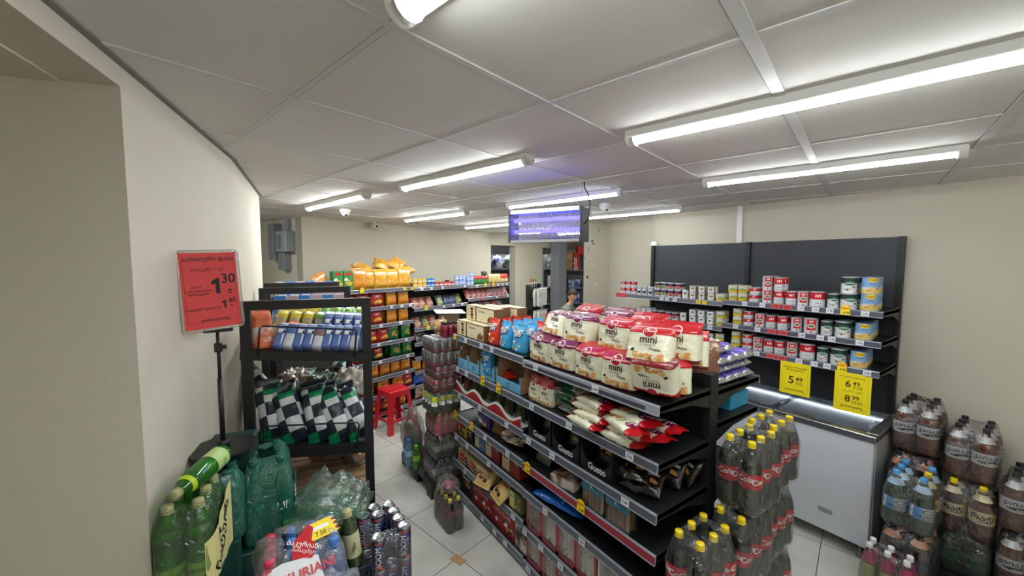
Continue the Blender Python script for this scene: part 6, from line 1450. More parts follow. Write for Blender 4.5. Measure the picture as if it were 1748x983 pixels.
beer_pack(NB, 3.275, .592, .417, .108, .118, ('green beer bottle with sky blue cap and white label', 'clear film round the green beer pack with sky blue caps'), 'green beer bottles with sky blue caps', odd=((1, 1), RB, 'yellow-capped bottle mixed into the sky blue capped pack'))
beer_pack(FBt, 3.275, .592, .082, .108, .118, ('peach-necked dark beer bottle under the sky blue capped pack', 'clear film round the dark beer pack on the pallet'), 'dark beer bottles on the pallet')
beer_pack(FBt, 3.625, .650, .417, .110, .116, ('dark beer bottle hidden under the highest pack', 'film round the dark pack under the highest beer pack'), 'dark beer bottles in the hidden packs')
beer_pack(FBt, 3.625, .650, .082, .110, .116, ('dark beer bottle on the pallet by the wall', 'film round the dark pack on the pallet by the wall'), 'dark beer bottles in the hidden lower packs')
GBt = bottle_parts('grn_short', .053, .245, grb, M('cap_deep_green', (20, 70, 50), .4), grbeer, .66, [(.30, .55, M('label_deep_green', (24, 74, 56), .4), None)], shape='beer', n=20)
beer_pack(GBt, 3.655, .400, .083, .108, .120, ('short dark green bottle under the yellow-capped pack', 'shiny film round the short green bottles under the yellow caps'), 'short green bottles')
beer_pack(KB, 3.68, .165, .46, .110, .116, ('silver-label amber beer bottle at the picture edge, upper pack', 'clear film round the beer pack cut by the picture edge'), KG)
beer_pack(KB, 3.64, .160, .122, .110, .116, ('silver-label amber beer bottle at the picture edge, lower pack', 'clear film round the lowest beer pack at the picture edge'), KG)
hm = MB().tube([(.05 * cos(a), .03 * sin(a) * 1.0, .012 * sin(2 * a)) for a in [2 * pi * i / 20 for i in range(20)]], .004, kc, 6, True).mesh('handle')
for (x, y, z, r_, lb) in ((3.86, .59, 1.075, .3, 'black plastic carrying loop on the highest beer pack'), (3.70, .11, .79, .9, 'black plastic carrying loop on the beer pack at the picture edge')): thing('carry_loop', lb, 'handle', hm, (x, y, z), (.3, .2, r_), 'black carrying loops')
lem = M('pale_lemonade', (190, 186, 110), .12, coat=.5)
WL = bottle_parts('white_cap', .0345, .33, pet, M('cap_white', (226, 224, 226), .35), lem, .62, [(.66, .86, M('label_raspberry', (150, 50, 84), .45), lambda mb, fn, r, z0, z1: mb.text('Aloe', 0, z0 + .03, .022, whi, fn, .001, 0, .6))], n=18, neck=.0125)
for i in range(2):
    for j in range(3):
        x, y = 3.07 + .070 * i - .010 * j, .650 - .083 * j
        bottle(WL, (x, y, .002), -1.1, 'white-capped lemonade bottle with raspberry neck label, %s file, %s from freezer' % (['aisle', 'wall'][i], ORD[j]), 'white-capped lemonade bottles')
wrap(3.02, 3.17, .445, .69, .004, .33, .20, 'clear film round the white-capped lemonade bottles', filmr, amp=.004)

# ================================================================== CRISPS AND GROCERIES ALONG THE FAR WALL
OFF = -.68
def bpt(s, d, z): return bk(s, OFF + d, z)
bu = thing('wall_shelving', 'long dark shelving along the far wall, stocked with crisps, tins and sweets', 'shelving', None, (0, 0, 0))
SEC = [(0.0, 1.145, (1.685, 1.460, 1.235, 1.0, .775, .56, .33, .095)), (1.150, 2.20, (1.665, 1.385, 1.103, .90, .70, .50, .30, .095)), (2.205, 3.29, (1.650, 1.440, 1.22, 1.0, .75, .5, .3, .095))]
for s0, s1, lv in SEC:
    part(bu, 'back_panel', MB().box(0, s1 - s0 - .003, 0, .012, .04, 1.70, blk2).mesh('back_panel'), bpt(s0, .46, 0), (0, 0, BROT))
    for z in lv: part(bu, 'shelf', shelf_mesh(s1 - s0 - .005, .44), bpt(s0, 0, z), (0, 0, BROT), [('price_rail', rail_mesh(s1 - s0 - .005))])
for s in (0.01, 1.1475, 2.2025, 3.285): part(bu, 'upright', upright_mesh(1.72), bpt(s, .47, 0), (0, 0, BROT))
part(bu, 'base', MB().box(.0, 3.28, .04, .45, 0, .04, blk).mesh('base'), bpt(0, 0, 0), (0, 0, BROT))
def bput(name, me, s, d, z, label, cat, group=None, rx=-.08, rz=0.0, sc=None, ry=0.0):
    p = bpt(s, d, z - .005); return put(name, me, p[0], p[1], p[2], BROT + rz, label, cat, group, rx, ry, sc)
orf_ = foil('crisp_orange', (222, 140, 40)); orl = foil('crisp_amber', (226, 168, 60)); grf = foil('crisp_green', (30, 120, 56)); rdf = foil('crisp_red', (168, 30, 32)); bkf = foil('crisp_black', (40, 38, 40)); yrf = foil('crisp_yellow_red', (232, 180, 40), rgb2=(200, 30, 30), vs=14)
tri = M('corn_chip', (226, 120, 40), .6)
def dor(mb, fn, w, h):
    mb.text('Doritos', 0, h * .76, w * .28, whi, fn, .001, .04)
    for i, (a, b) in enumerate(((-.12, .38), (.12, .30), (0, .5))): mb.ell(a * w, b * h, w * .17, h * .11, tri if i % 2 else cookie, fn, .0012 + i * .0004, 3, 1.2 * i)
def chee(mb, fn, w, h):
    mb.text('CHEETOS', 0, h * .72, w * .20, whi, fn, .001, .04); mb.blobs(0, h * .3, w * .7, h * .3, 8, w * .1, [gold, tri, cookie], fn, 3)
def lays(mb, fn, w, h):
    mb.ell(0, h * .62, w * .3, w * .22, M('print_red2', (190, 30, 30), .5), fn, .001); mb.text("Lay's", 0, h * .58, w * .2, whi, fn, .002, .02); mb.ell(w * .08, h * .28, w * .26, h * .12, gold, fn, .001); mb.ell(-w * .1, h * .22, w * .2, h * .1, cookie, fn, .0016)
CR = {'or': bag('crisps_bag', .165, .225, .075, 'pillow', ((1.01, orf_),), seed=101, art=dor), 'al': bag('crisps_bag', .19, .25, .09, 'pillow', ((1.01, orl),), seed=102, art=chee), 'gr': bag('crisps_bag', .165, .20, .07, 'pillow', ((1.01, grf),), seed=103, art=dor),
      'rd': bag('crisps_bag', .19, .21, .075, 'pillow', ((1.01, rdf),), seed=104, art=lays), 'bk': bag('crisps_bag', .19, .20, .07, 'pillow', ((1.01, bkf),), seed=105, art=lays), 'ch': bag('crisps_bag', .155, .175, .07, 'pillow', ((1.01, orf_),), seed=106, art=chee),
      'yr': bag('crisps_bag', .17, .20, .07, 'pillow', ((1.01, yrf),), seed=107, art=chee), 'os': bag('crisps_bag', .165, .20, .07, 'pillow', ((1.01, orf_),), seed=108, art=dor)}
CN = {'or': 'orange bag of tortilla chips', 'al': 'large amber bag of puffs', 'gr': 'green bag of tortilla chips', 'rd': 'red bag of crisps', 'bk': 'black bag of crisps', 'ch': 'small orange bag of puffs', 'yr': 'yellow and red bag of snacks', 'os': 'orange bag of tortilla chips'}
rows = [(1.460, [('rd', .22), ('rd', .42), ('rd', .62), ('os', .84), ('os', 1.03)], 'second shelf'), (1.235, [('rd', .22), ('bk', .42), ('rd', .60), ('os', .84), ('os', 1.02)], 'third shelf'), (1.0, [('rd', .30), ('rd', .52), ('gr', .86), ('gr', 1.05), ('rd', .69)], 'fourth shelf'),
        (.775, [('rd', .35), ('bk', .60), ('gr', .88), ('gr', 1.06)], 'fifth shelf'), (.56, [('ch', .38), ('ch', .55), ('ch', .72), ('ch', .88), ('ch', 1.04)], 'sixth shelf'), (.33, [('yr', .45), ('yr', .68), ('yr', .90), ('rd', 1.06)], 'seventh shelf'), (.095, [('bk', .5), ('rd', .72), ('yr', .94)], 'bottom shelf')]
for z, it, wh in rows:
    for i, (kd, s) in enumerate(sorted(it, key=lambda q: q[1])):
        for d in (0, 1):
            bput('crisps_bag', CR[kd], s + R.uniform(-.01, .01), .06 + .13 * d, z, '%s, %s of crisps, %s from left, %s' % (CN[kd], wh, ORD[i], ['front', 'second deep'][d]), 'bag of crisps', 'bags of crisps', rx=-.12, rz=R.uniform(-.12, .12))
topc = [(.245, .10, 0, 'green crisps carton', 0)]
gc = carton('crisps_carton', .115, .235, .09, M('carton_green', (60, 140, 70), .5), lambda mb, fn, w, h: (mb.ell(0, h * .85, w * .4, h * .08, M('print_red2', (190, 30, 30), .5), fn, .0008), mb.blobs(0, h * .4, w * .6, h * .5, 6, w * .2, [gold, whi], fn, 3)))
bput('crisps_carton', gc, .10, .07, 1.685, 'tall green crisps carton on the top shelf, the left one', 'carton', 'green crisps cartons', rx=0); bput('crisps_carton', gc, .225, .07, 1.685, 'tall green crisps carton on the top shelf, the right one', 'carton', 'green crisps cartons', rx=0)
bput('crisps_bag', CR['or'], -.0, .10, 1.69, 'orange bag of tortilla chips tilted behind the green cartons', 'bag of crisps', 'bags of crisps on the top shelf', ry=-.5)
for i, (s, k_, d, z, rx, ry, sc) in enumerate(((.375, 'or', .05, 0, -.1, 0, 1.18), (.555, 'al', .10, 0, -.1, 0, 1.0), (.68, 'al', .06, 0, -.1, 0, 1.0), (.855, 'al', .06, 0, -.1, 0, 1.0), (1.04, 'al', .06, 0, -.1, .05, 1.1), (.50, 'al', .25, .02, -.2, 0, 1.0), (.72, 'al', .26, .02, -.2, 0, 1.0), (.95, 'al', .26, .02, -.2, 0, 1.0),
                                     (.58, 'al', .14, .235, -1.1, -.6, .9), (.76, 'al', .16, .26, -1.0, .5, 1.0), (.94, 'al', .16, .27, -.9, .9, 1.1), (.86, 'al', .25, .24, -1.2, .3, 1.0), (1.06, 'al', .17, .22, -1.1, 1.3, 1.0))):
    bput('crisps_bag', CR[k_], s, d, 1.685 + z, '%s on top, %s' % (CN[k_], ['with a white heading, at the left end', 'second in the front row', 'third in the front row', 'fourth in the front row', 'at the right end of the front row', 'behind the second one', 'behind the third one', 'behind the fourth one', 'lying on the heap at its left', 'lying highest in the middle of the heap', 'sliding down the right of the heap', 'at the back of the heap', 'lying across the right end of the heap'][i]), 'bag of crisps', 'bags of crisps on the top shelf', rx=rx, ry=ry, sc=sc)
# second and third bays
def small(kind, r, h, c, band=None):
    mb = MB().lathe([(r * .97, 0), (r, .003), (r, h - .003), (r * .95, h)], 12, M('tin_' + kind, c, .35, .1))
    if band: mb.lathe([(r * 1.01, h * .25), (r * 1.01, h * .6)], 12, M('tinband_' + kind, band, .4), cap=False)
    return mb.mesh('tin_can')
ty = small('amber', .034, .062, (220, 176, 40), (226, 214, 190)); tb = small('blue', .034, .062, (40, 110, 190), (190, 210, 230)); tr_ = small('red', .036, .065, (190, 50, 50), (220, 214, 214)); tl = small('lilac', .036, .072, (150, 168, 214), (196, 206, 230))
k = 0
def tins(me, s_list, z, st, nm, wh):
    for i, s in enumerate(s_list):
        for l in range(st if not isinstance(st, list) else st[i]):
            hz = {id(ty): .062, id(tb): .062, id(tr_): .065, id(tl): .072}[id(me)]
            bput('tin_can', me, s, .05, z + l * (hz + .001), '%s, %s, %s from left, level %s of its pile' % (nm, wh, ORD[i], ['one', 'two', 'three', 'four'][l]), 'tin can', 'small tins along the far wall', rx=0)
tins(ty, (1.21, 1.29, 1.37), 1.665, 2, 'small amber tin', 'top shelf beside the crisps'); tins(tb, (1.45, 1.52), 1.665, 2, 'small blue tin', 'second bay top shelf')
tins(tr_, (1.60, 1.68, 1.76, 1.84, 1.92), 1.665, 1, 'small red tin', 'second bay top shelf'); tins(tl, (2.0, 2.08, 2.16), 1.665, 2, 'lilac tin', 'second bay top shelf'); tins(tl, (2.26, 2.34), 1.65, [2, 3], 'lilac tin', 'third bay top shelf')
gp = bag('spice_bag', .10, .15, .05, 'pillow', ((.6, foil('herb_green', (60, 130, 60))), (1.01, foil('herb_red', (180, 40, 40)))), seed=110); yp_ = bag('pasta_bag', .12, .17, .06, 'pillow', ((1.01, M('pasta_bag_tone', (226, 206, 140), .35, var=.3, vs=20, coat=.4)),), seed=111); rp_ = bag('noodle_bag', .12, .165, .06, 'pillow', ((.5, M('noodle_cream', (216, 190, 140), .4)), (1.01, M('noodle_red', (190, 70, 56), .4))), seed=112)
for i in range(4): bput('spice_bag', gp, 2.44 + .09 * i, .06, 1.65, 'green and red spice bag on the third bay top, %s from the left' % ORD[i], 'spice bag', 'spice bags')
bput('spice_bag', bag('p', .14, .08, .05, 'pillow', ((1.01, foil('deep_fir', (24, 66, 44))),), seed=113), 2.68, .08, 1.79, 'dark green bag lying on top of the spice bags', 'spice bag')
for i in range(3): bput('pasta_bag', yp_, 2.82 + .10 * i, .06, 1.65, 'pale yellow pasta bag on the third bay top, %s from the left' % ORD[i], 'pasta bag', 'pasta bags')
for i in range(2): bput('noodle_bag', rp_, 3.12 + .11 * i, .06, 1.65, 'red and cream noodle bag at the right end of the top shelf, %s' % ['left one', 'right one'][i], 'noodle bag', 'noodle bags')
sw = [bag('sweets_bag', .13, .16, .05, 'pillow', ((1.01, M('sw%d' % i, c, .3, rgb2=c2, vs=30, coat=.4)),), seed=115 + i) for i, (c, c2) in enumerate((((170, 60, 60), (206, 180, 160)), ((70, 110, 60), (200, 200, 150)), ((60, 60, 110), (90, 90, 130)), ((60, 90, 60), (180, 180, 110)), ((200, 60, 70), (226, 190, 190)), ((214, 200, 204), (180, 60, 90))))]
swn = ['red and beige', 'green and cream', 'navy', 'dark green and straw', 'red and pink', 'pale rose']
def sweetrow(z, its, wh):
    for i, (s, k_) in enumerate(its):
        bput('sweets_bag', sw[k_], s, .07, z, '%s bag of sweets, %s, %s from the left' % (swn[k_], wh, ORD[i]), 'bag of sweets', 'bags of sweets along the far wall', rx=-.55)
sweetrow(1.385, [(1.24, 0), (1.36, 0), (1.50, 0), (1.70, 1), (1.84, 2), (1.96, 2), (2.08, 3)], 'second bay, upper shelf')
sweetrow(1.440, [(2.30, 4), (2.42, 4), (2.54, 4), (2.66, 4), (2.78, 4), (2.90, 5), (3.02, 5), (3.14, 5), (3.24, 5)], 'third bay, upper shelf')
sweetrow(1.22, [(2.50, 5), (2.65, 5), (2.80, 5), (2.95, 4), (3.10, 5)], 'third bay, lower shelf')
sweetrow(1.103, [(1.28, 0), (1.42, 3), (1.56, 0)], 'second bay, lower shelf')
bput('sweets_bag', bag('p', .2, .16, .07, 'pillow', ((1.01, foil('crimson_foil', (150, 24, 40))),), seed=121), 1.32, .07, .93, 'crimson food bag on the fourth shelf of the second bay', 'food bag', rx=-.9); bput('sweets_bag', bag('p', .2, .16, .07, 'pillow', ((1.01, M('bw_foil', (206, 206, 206), .35, rgb2=(60, 60, 60), vs=20)),), seed=122), 1.33, .05, .905, 'black and white food bag below the crimson one', 'food bag', rx=-.7)
for i, (s, k_) in enumerate(((1.22, 'ch'), (1.40, 'ch'))): bput('crisps_bag', CR[k_], s, .05, .50, 'small orange bag of puffs in the second bay beside the tall stack, %s' % ['left one', 'right one'][i], 'bag of crisps', 'bags of puffs in the second bay')
bput('food_bag', bag('p', .2, .16, .07, 'pillow', ((1.01, foil('cobalt_foil', (30, 84, 180))),), seed=123), 1.25, .05, .30, 'cobalt blue food bag low in the second bay', 'food bag'); bput('food_bag', bag('p', .16, .2, .07, 'pillow', ((1.01, foil('lemon_foil', (220, 200, 40), rgb2=(40, 50, 60), vs=16)),), seed=124), 1.46, .05, .30, 'yellow and black food bag low in the second bay', 'food bag'); bput('food_bag', bag('p', .2, .2, .07, 'pillow', ((1.01, M('mix_foil', (200, 190, 180), .35, rgb2=(150, 60, 50), vs=22)),), seed=125), 1.28, .05, .095, 'white and brown food bag on the bottom shelf of the second bay', 'food bag')
frB = lambda s, out, z: bpt(s, -out, z)
BT = [(1.685, ((.37, '4.99', 'b'), (.99, '5.00', 'y'), (1.11, '4.00', 'y')), 'on the top crisps shelf'), (1.460, ((.78, '13.95', 'p'), (.94, '4.25', 'p'), (1.08, '4.50', 'p')), 'on the second crisps shelf'), (1.235, ((.62, '4.95', 'p'), (.92, '4.30', 'p')), 'on the third crisps shelf'),
      (1.0, ((.58, '3.95', 'p'), (1.0, '3.95', 'p')), 'on the fourth crisps shelf'), (.775, ((.60, '3.90', 'p'), (1.02, '3.80', 'p')), 'on the fifth crisps shelf'), (.56, ((1.0, '5.10', 'p'),), 'on the sixth crisps shelf'), (.33, ((.93, '2.50', 'b'),), 'on the seventh crisps shelf'), (.095, ((.7, '1.95', 'p'), (.9, '1.90', 'p'), (1.05, '1.80', 'p')), 'on the bottom crisps shelf'),
      (1.665, ((1.28, '3.30', 'p'), (1.45, '4.15', 'p'), (1.66, '3.60', 'p'), (2.12, '3.40', 'p')), 'on the second bay top'), (1.385, ((1.35, '3.25', 'b'), (1.68, '4.10', 'p'), (1.88, '4.05', 'p'), (2.06, '4.80', 'p')), 'on second bay, second shelf'),
      (1.650, ((2.4, '2.25', 'p'), (2.6, '2.20', 'b'), (2.8, '2.10', 'b'), (2.93, '2.30', 'p'), (3.05, '2.35', 'p'), (3.16, '2.45', 'p')), 'on the third bay top'), (1.440, ((2.5, '1.10', 'r'), (2.9, '1.20', 'p'), (3.05, '1.30', 'r'), (3.2, '1.40', 'p')), 'on third bay, second shelf'), (1.103, ((1.38, '2.60', 'b'),), 'on second bay, third shelf')]
for z, ts, wh in BT:
    for i, (s, t, k_) in enumerate(ts): put_tag(frB, BROT, s, z, t, wh + ', %s from the left' % ORD[i], k_)

# white box lid seen over the biscuits
mb = MB().add([(-.16, -.10, 0), (.16, -.10, 0), (.10, .10, .02), (-.22, .10, .02), (-.16, -.10, .004), (.16, -.10, .004), (.10, .10, .024), (-.22, .10, .024)], [[3, 2, 1, 0], [4, 5, 6, 7], [0, 1, 5, 4], [1, 2, 6, 5], [2, 3, 7, 6], [3, 0, 4, 7]], whi)
thing('counter_top', 'small white-topped display counter behind the cream wafer boxes', 'counter', None, (1.93, 4.02, 0), (0, 0, -.5), parts=[('worktop', mb.mesh('worktop'), (0, 0, 1.455)), ('body', MB().rbox(-.14, .08, -.09, .09, 0, 1.453, M('counter_brown', (110, 84, 66), .6), .004).mesh('body'))])
# hanging stand with white gloves
hs = thing('hanging_stand', 'black perforated stand with hooks behind the gondola', 'stand', None, (2.86, 3.74, 0), (0, 0, .55))
part(hs, 'panel', MB().box(-.05, .30, .05, .07, .2, 1.75, blk).box(.26, .30, .0, .05, .1, 1.75, blk).mesh('panel')); part(hs, 'base', MB().box(-.2, .32, -.2, .2, 0, .03, blk).mesh('base'))
for i in range(4):
    for j in range(2): part(hs, 'hook', MB().tube([(-.02 + .075 * i, .05, 1.70 - .26 * j), (-.02 + .075 * i, -.12, 1.70 - .26 * j), (-.02 + .075 * i, -.13, 1.715 - .26 * j)], .003, steel, 5).mesh('hook'))
glv = M('white_cotton', (224, 222, 212), .8)
gm = MB()
for i in range(4): gm.rbox(-.035 + .018 * i, -.020 + .018 * i, -.012, .012, -.20 - .01 * (i in (1, 2)), -.09, glv, .005)
gm.rbox(-.04, .04, -.014, .014, -.10, -.02, glv, .006); gm.rbox(.035, .055, -.010, .010, -.13, -.06, glv, .005); gm.text('5', 0, -.08, .04, ink, flat(-.014), .001); gm.rbox(-.03, .03, -.010, .010, -.03, 0, glv, .004); gm = gm.mesh('glove_pair')
for i in range(4):
    for j in range(2):
        for d in range(2):
            v_ = Matrix.Rotation(.55, 3, 'Z') @ Vector((-.02 + .075 * i, -.04 - .05 * d, 0)); thing('glove_pair', 'white glove pair on the black stand, %s from left, %s row, %s' % (ORD[i], ['upper', 'lower'][j], ['rear', 'front'][d]), 'gloves', gm, (2.86 + v_.x, 3.74 + v_.y, 1.70 - .26 * j), (0, 0, .55 + R.uniform(-.2, .2)), 'white gloves on the stand')
for i, c in enumerate(((226, 90, 120), (90, 200, 70), (230, 110, 130), (90, 210, 70))):
    v_ = Matrix.Rotation(.55, 3, 'Z') @ Vector((-.11 + .06 * i, -.02, 0)); thing('lollipop', '%s round lollipop on top of the hanging stand, %s' % (['pink', 'green'][i % 2], ['leftmost', 'second', 'third', 'rightmost'][i]), 'lollipop', None, (2.86 + v_.x, 3.74 + v_.y, 1.72), (0, 0, .5), 'lollipops on the stand', [('candy', MB().lathe([(.002, -.008), (.024, -.006), (.026, 0), (.024, .006), (.002, .008)], 14, M('candy_%d' % i, c, .3), xf=Matrix.Translation((0, 0, .09)) @ Matrix.Rotation(pi / 2, 4, 'X')).mesh('candy')), ('stick', MB().lathe([(.002, 0), (.002, .07)], 6, whi).mesh('stick'))])
# red bags standing on the other side of the gondola
rfb = bag('coffee_bag', .12, .22, .07, 'stand', ((.55, foil('bright_red_foil', (196, 24, 34))), (.8, foil('bright_red2', (176, 20, 30))), (1.01, foil('bright_red_foil', (196, 24, 34)))), seed=130, art=lambda mb, fn, w, h: mb.text('FAMILY', 0, h * .7, w * .2, whi, fn, .001, .02))
for i in range(7): put('coffee_bag', rfb, 2.02, 2.40 - .135 * i, 1.39, F + R.uniform(-.2, .2), 'bright red bag standing on the far side of the gondola, %s from its far end' % ORD[i], 'food bag', 'bright red bags on the far side')

# ================================================================== CEILING DEVICES, METER BOXES, INSECT KILLER
def atd(u, v, d):
    fw = Vector((sin(AZ) * cos(PITCH), cos(AZ) * cos(PITCH), -sin(PITCH))); rt = Vector((cos(AZ), -sin(AZ), 0)); up = rt.cross(fw)
    return Vector((0, 0, H)) + (fw + rt * ((u - 874) / 671) + up * ((491.5 - v) / 671)) * d
def dome(x, y, label, r=.05):
    t = thing('dome_camera', label, 'security camera', None, (x, y, CH), (0, 0, 0), 'white dome cameras')
    part(t, 'base', MB().lathe([(r * .9, -.035), (r, -.025), (r, 0)], 20, white).mesh('base'))
    part(t, 'dome', MB().lathe([(.003, -.035 - r * .75), (r * .45, -.035 - r * .62), (r * .72, -.035 - r * .3), (r * .78, -.035)], 18, white).mesh('dome'))
    part(t, 'lens', MB().lathe([(.012, 0), (.012, .012)], 12, ink, xf=Matrix.Rotation(2.1, 4, 'X')).mesh('lens'), (0, -r * .35, -.035 - r * .45))
dome(.91, 4.43, 'white dome camera on the ceiling beside the left far batten light', .055); dome(2.84, 2.60, 'white dome camera on the ceiling right of the blue insect killer', .055)
p = atd(640, 382, 5.55)
t = thing('bullet_camera', 'small round white camera with black lens high on the far wall', 'security camera', None, (p.x, p.y, 2.52), (0, 0, BROT))
part(t, 'housing', MB().lathe([(.03, -.05), (.036, -.045), (.036, .02), (.03, .03)], 18, white, xf=Matrix.Rotation(-pi / 2, 4, 'X')).mesh('housing')); part(t, 'lens', MB().lathe([(.018, 0), (.018, .006)], 16, ink, xf=Matrix.Rotation(pi / 2, 4, 'X')).mesh('lens'), (0, -.045, 0)); part(t, 'bracket', MB().box(-.015, .015, .0, .10, .02, .055, white).mesh('bracket'))
thing('motion_sensor', 'tiny dark motion sensor under the ceiling between two batten lights', 'sensor', MB().lathe([(.01, -.03), (.02, -.02), (.02, 0)], 12, M('sensor_grey', (120, 120, 120), .5)).mesh('sensor'), (2.02, 5.28, CH))
t = thing('alarm_sensor', 'white oval sensor hanging on its cable at the corner of the wall shelving', 'sensor', None, (4.07, 2.93, 2.225))
part(t, 'body', MB().lathe([(.002, -.014), (.030, -.011), (.042, 0), (.030, .011), (.002, .014)], 20, white, xf=Matrix.Rotation(pi / 2, 4, 'Y') @ Matrix.Scale(1.25, 4, (1, 0, 0))).mesh('body'), (-.02, 0, 0), (0, 0, .4)); part(t, 'cable', MB().tube([(-.015, 0, .03), (.0, .01, .12), (.01, .005, .25), (.0, .02, .35)], .0025, white, 5).mesh('cable'))
# electricity boxes on the column face
mg = M('meter_grey', (150, 156, 162), .45); mgd = M('meter_grey_dark', (128, 134, 138), .5)
def onret(d, z): return (BP + BN * d + BW * 0.0).x, (BP + BN * d).y, z
RR_ = atan2(-BW.x, BW.y) * 0 + BROT + pi / 2
t = thing('meter_box', 'large grey electricity meter box with a window on the column face', 'electrical box', None, onret(.33, 2.28), (0, 0, BROT + pi + pi / 2 + 0))
RL = lambda: None
part(t, 'body', MB().rbox(-.15, .15, -.12, 0, -.13, .13, mg, .008).mesh('body')); part(t, 'window', MB().rbox(-.115, .05, -.126, -.118, -.09, .09, clear('meter_glass', (220, 225, 230), .35, .8, .05, .2), .004).mesh('window')); part(t, 'meter', MB().rbox(-.10, .03, -.1245, -.119, -.07, .06, M('meter_dark', (60, 62, 66), .4, rgb2=(190, 190, 190), vs=30), .003).mesh('meter')); part(t, 'conduit', MB().box(-.06, .06, -.05, 0, .13, .295, mg).mesh('conduit'))
t2 = thing('junction_box', 'smaller plain grey box fixed below the meter box', 'electrical box', MB().rbox(-.09, .09, -.09, 0, -.10, .12, mgd, .006).mesh('junction_box'), onret(.40, 2.02), (0, 0, BROT + pi + pi / 2))
t3 = thing('junction_box', 'tall narrow grey box behind the meter box, towards the far corner', 'electrical box', MB().rbox(-.09, .09, -.11, 0, -.20, .27, mgd, .006).mesh('junction_box'), onret(.64, 2.25), (0, 0, BROT + pi + pi / 2))
# insect killer
a, b = atd(873, 386, 2.95), atd(998, 380, 2.66); mid = (a + b) / 2; wz = (b - a).length; ang = atan2(b.y - a.y, b.x - a.x)
t = thing('insect_killer', 'hanging electric insect killer with two glowing blue tubes', 'insect killer', None, (mid.x, mid.y, 2.283), (0, 0, ang))
zw = wz / 2; zh = .118
for sx in (-1, 1): part(t, 'end_panel', MB().rbox(min(sx * zw, sx * (zw - .018)), max(sx * zw, sx * (zw - .018)), -.05, .09, -zh, zh, M('zapper_dark', (52, 54, 62), .4), .004).mesh('end_panel'))
part(t, 'frame', MB().box(-zw + .02, zw - .02, -.05, .09, zh - .028, zh, M('zapper_alu', (170, 172, 176), .35, .5)).box(-zw + .02, zw - .02, -.05, .09, -zh, -zh + .018, M('zapper_alu', (170, 172, 176), .35, .5)).text('ECO', -.02, zh - .022, .018, whi, flat(-.05), .001, .03).mesh('frame'))
uv = bpy.data.materials.new('uv_glow'); uv.use_nodes = True; n_ = uv.node_tree; n_.nodes.clear(); e_ = n_.nodes.new('ShaderNodeEmission'); o_ = n_.nodes.new('ShaderNodeOutputMaterial'); e_.inputs[0].default_value = (.035, .028, 1, 1); e_.inputs[1].default_value = 9; n_.links.new(e_.outputs[0], o_.inputs[0])
for z in (.045, -.035): part(t, 'tube', MB().tube([(-zw + .03, 0, z), (zw - .03, 0, z)], .014, uv, 10).mesh('tube'))
mb = MB(); wm = M('grid_wire', (150, 150, 175), .4, .4)
for i in range(46):
    x = -zw + .025 + (2 * zw - .05) * i / 45; mb.box(x - .0008, x + .0008, -.047, -.045, -zh + .018, zh - .028, wm)
for i in range(3): mb.box(-zw + .02, zw - .02, -.049, -.047, -.06 + .055 * i, -.0575 + .055 * i, wm)
part(t, 'front_grille', mb.mesh('front_grille'))
mb = MB(); 
for i in range(30):
    x = -zw + .025 + (2 * zw - .05) * i / 29; mb.box(x - .0008, x + .0008, .07, .072, -zh + .018, zh - .028, wm)
part(t, 'rear_grille', mb.mesh('rear_grille'))
for x in (-zw + .03, zw - .03): part(t, 'chain', MB().tube([(x, .02, zh), (x, .02, CH - 2.283)], .0012, steel, 5).mesh('chain'))
part(t, 'cord', MB().tube([(zw - .02, .04, CH - 2.283), (zw - .018, .035, .25), (zw + .012, .03, .20), (zw + .03, .02, .13), (zw + .022, .01, .04), (zw - .0, .0, -.0)], .004, ink, 6).mesh('cord'))

# ================================================================== STORE ROOM BEHIND THE FAR WALL
def vp(u, v, d): q = atd(u, v, d); return q
gcm = M('grey_column_paint', (132, 134, 142), .6); gcl = M('grey_column_light', (160, 162, 168), .6)
a, b, c = vp(940, 480, 9.2), vp(954, 480, 8.9), vp(967, 480, 9.1)
q = MB().prism([(a.x, a.y), (b.x, b.y), (c.x, c.y), ((a.x + c.x) / 2 + .25, (a.y + c.y) / 2 + .35)], 0, CH, gcm); o = structure('pillar_store', q)
def store_shelf(u0, u1, d, levels, label, col):
    p0, p1 = vp(u0, 480, d), vp(u1, 480, d); L = (p1 - p0).xy.length; an = atan2(p1.y - p0.y, p1.x - p0.x)
    t = thing('store_shelving', label, 'shelving', None, (p0.x, p0.y, 0), (0, 0, an), 'store room shelving')
    for z in levels: part(t, 'shelf', MB().box(0, L, 0, .4, z - .03, z, col).mesh('shelf'))
    for x in (0, L - .03): part(t, 'upright', MB().box(x, x + .03, 0, .4, 0, 2.2, col).mesh('upright'))
    part(t, 'back_panel', MB().box(0, L, .4, .41, 0, 2.2, col).mesh('back_panel'))
    return lambda x, z: (p0.x + cos(an) * x - sin(an) * .15, p0.y + sin(an) * x + cos(an) * .15, z), an, L
scm = M('store_shelf_grey', (118, 121, 128), .5)
at1, an1, L1 = store_shelf(832, 886, 9.3, (.6, 1.0, 1.42, 1.86), 'dark grey store room shelving seen through the left opening', scm)
at2, an2, L2 = store_shelf(926, 950, 9.6, (.6, 1.0, 1.42, 1.86), 'dark grey store room shelving seen left of the grey column', scm)
at3, an3, L3 = store_shelf(960, 1002, 9.8, (.6, 1.0, 1.38, 1.82), 'dark grey store room shelving seen right of the grey column', scm)
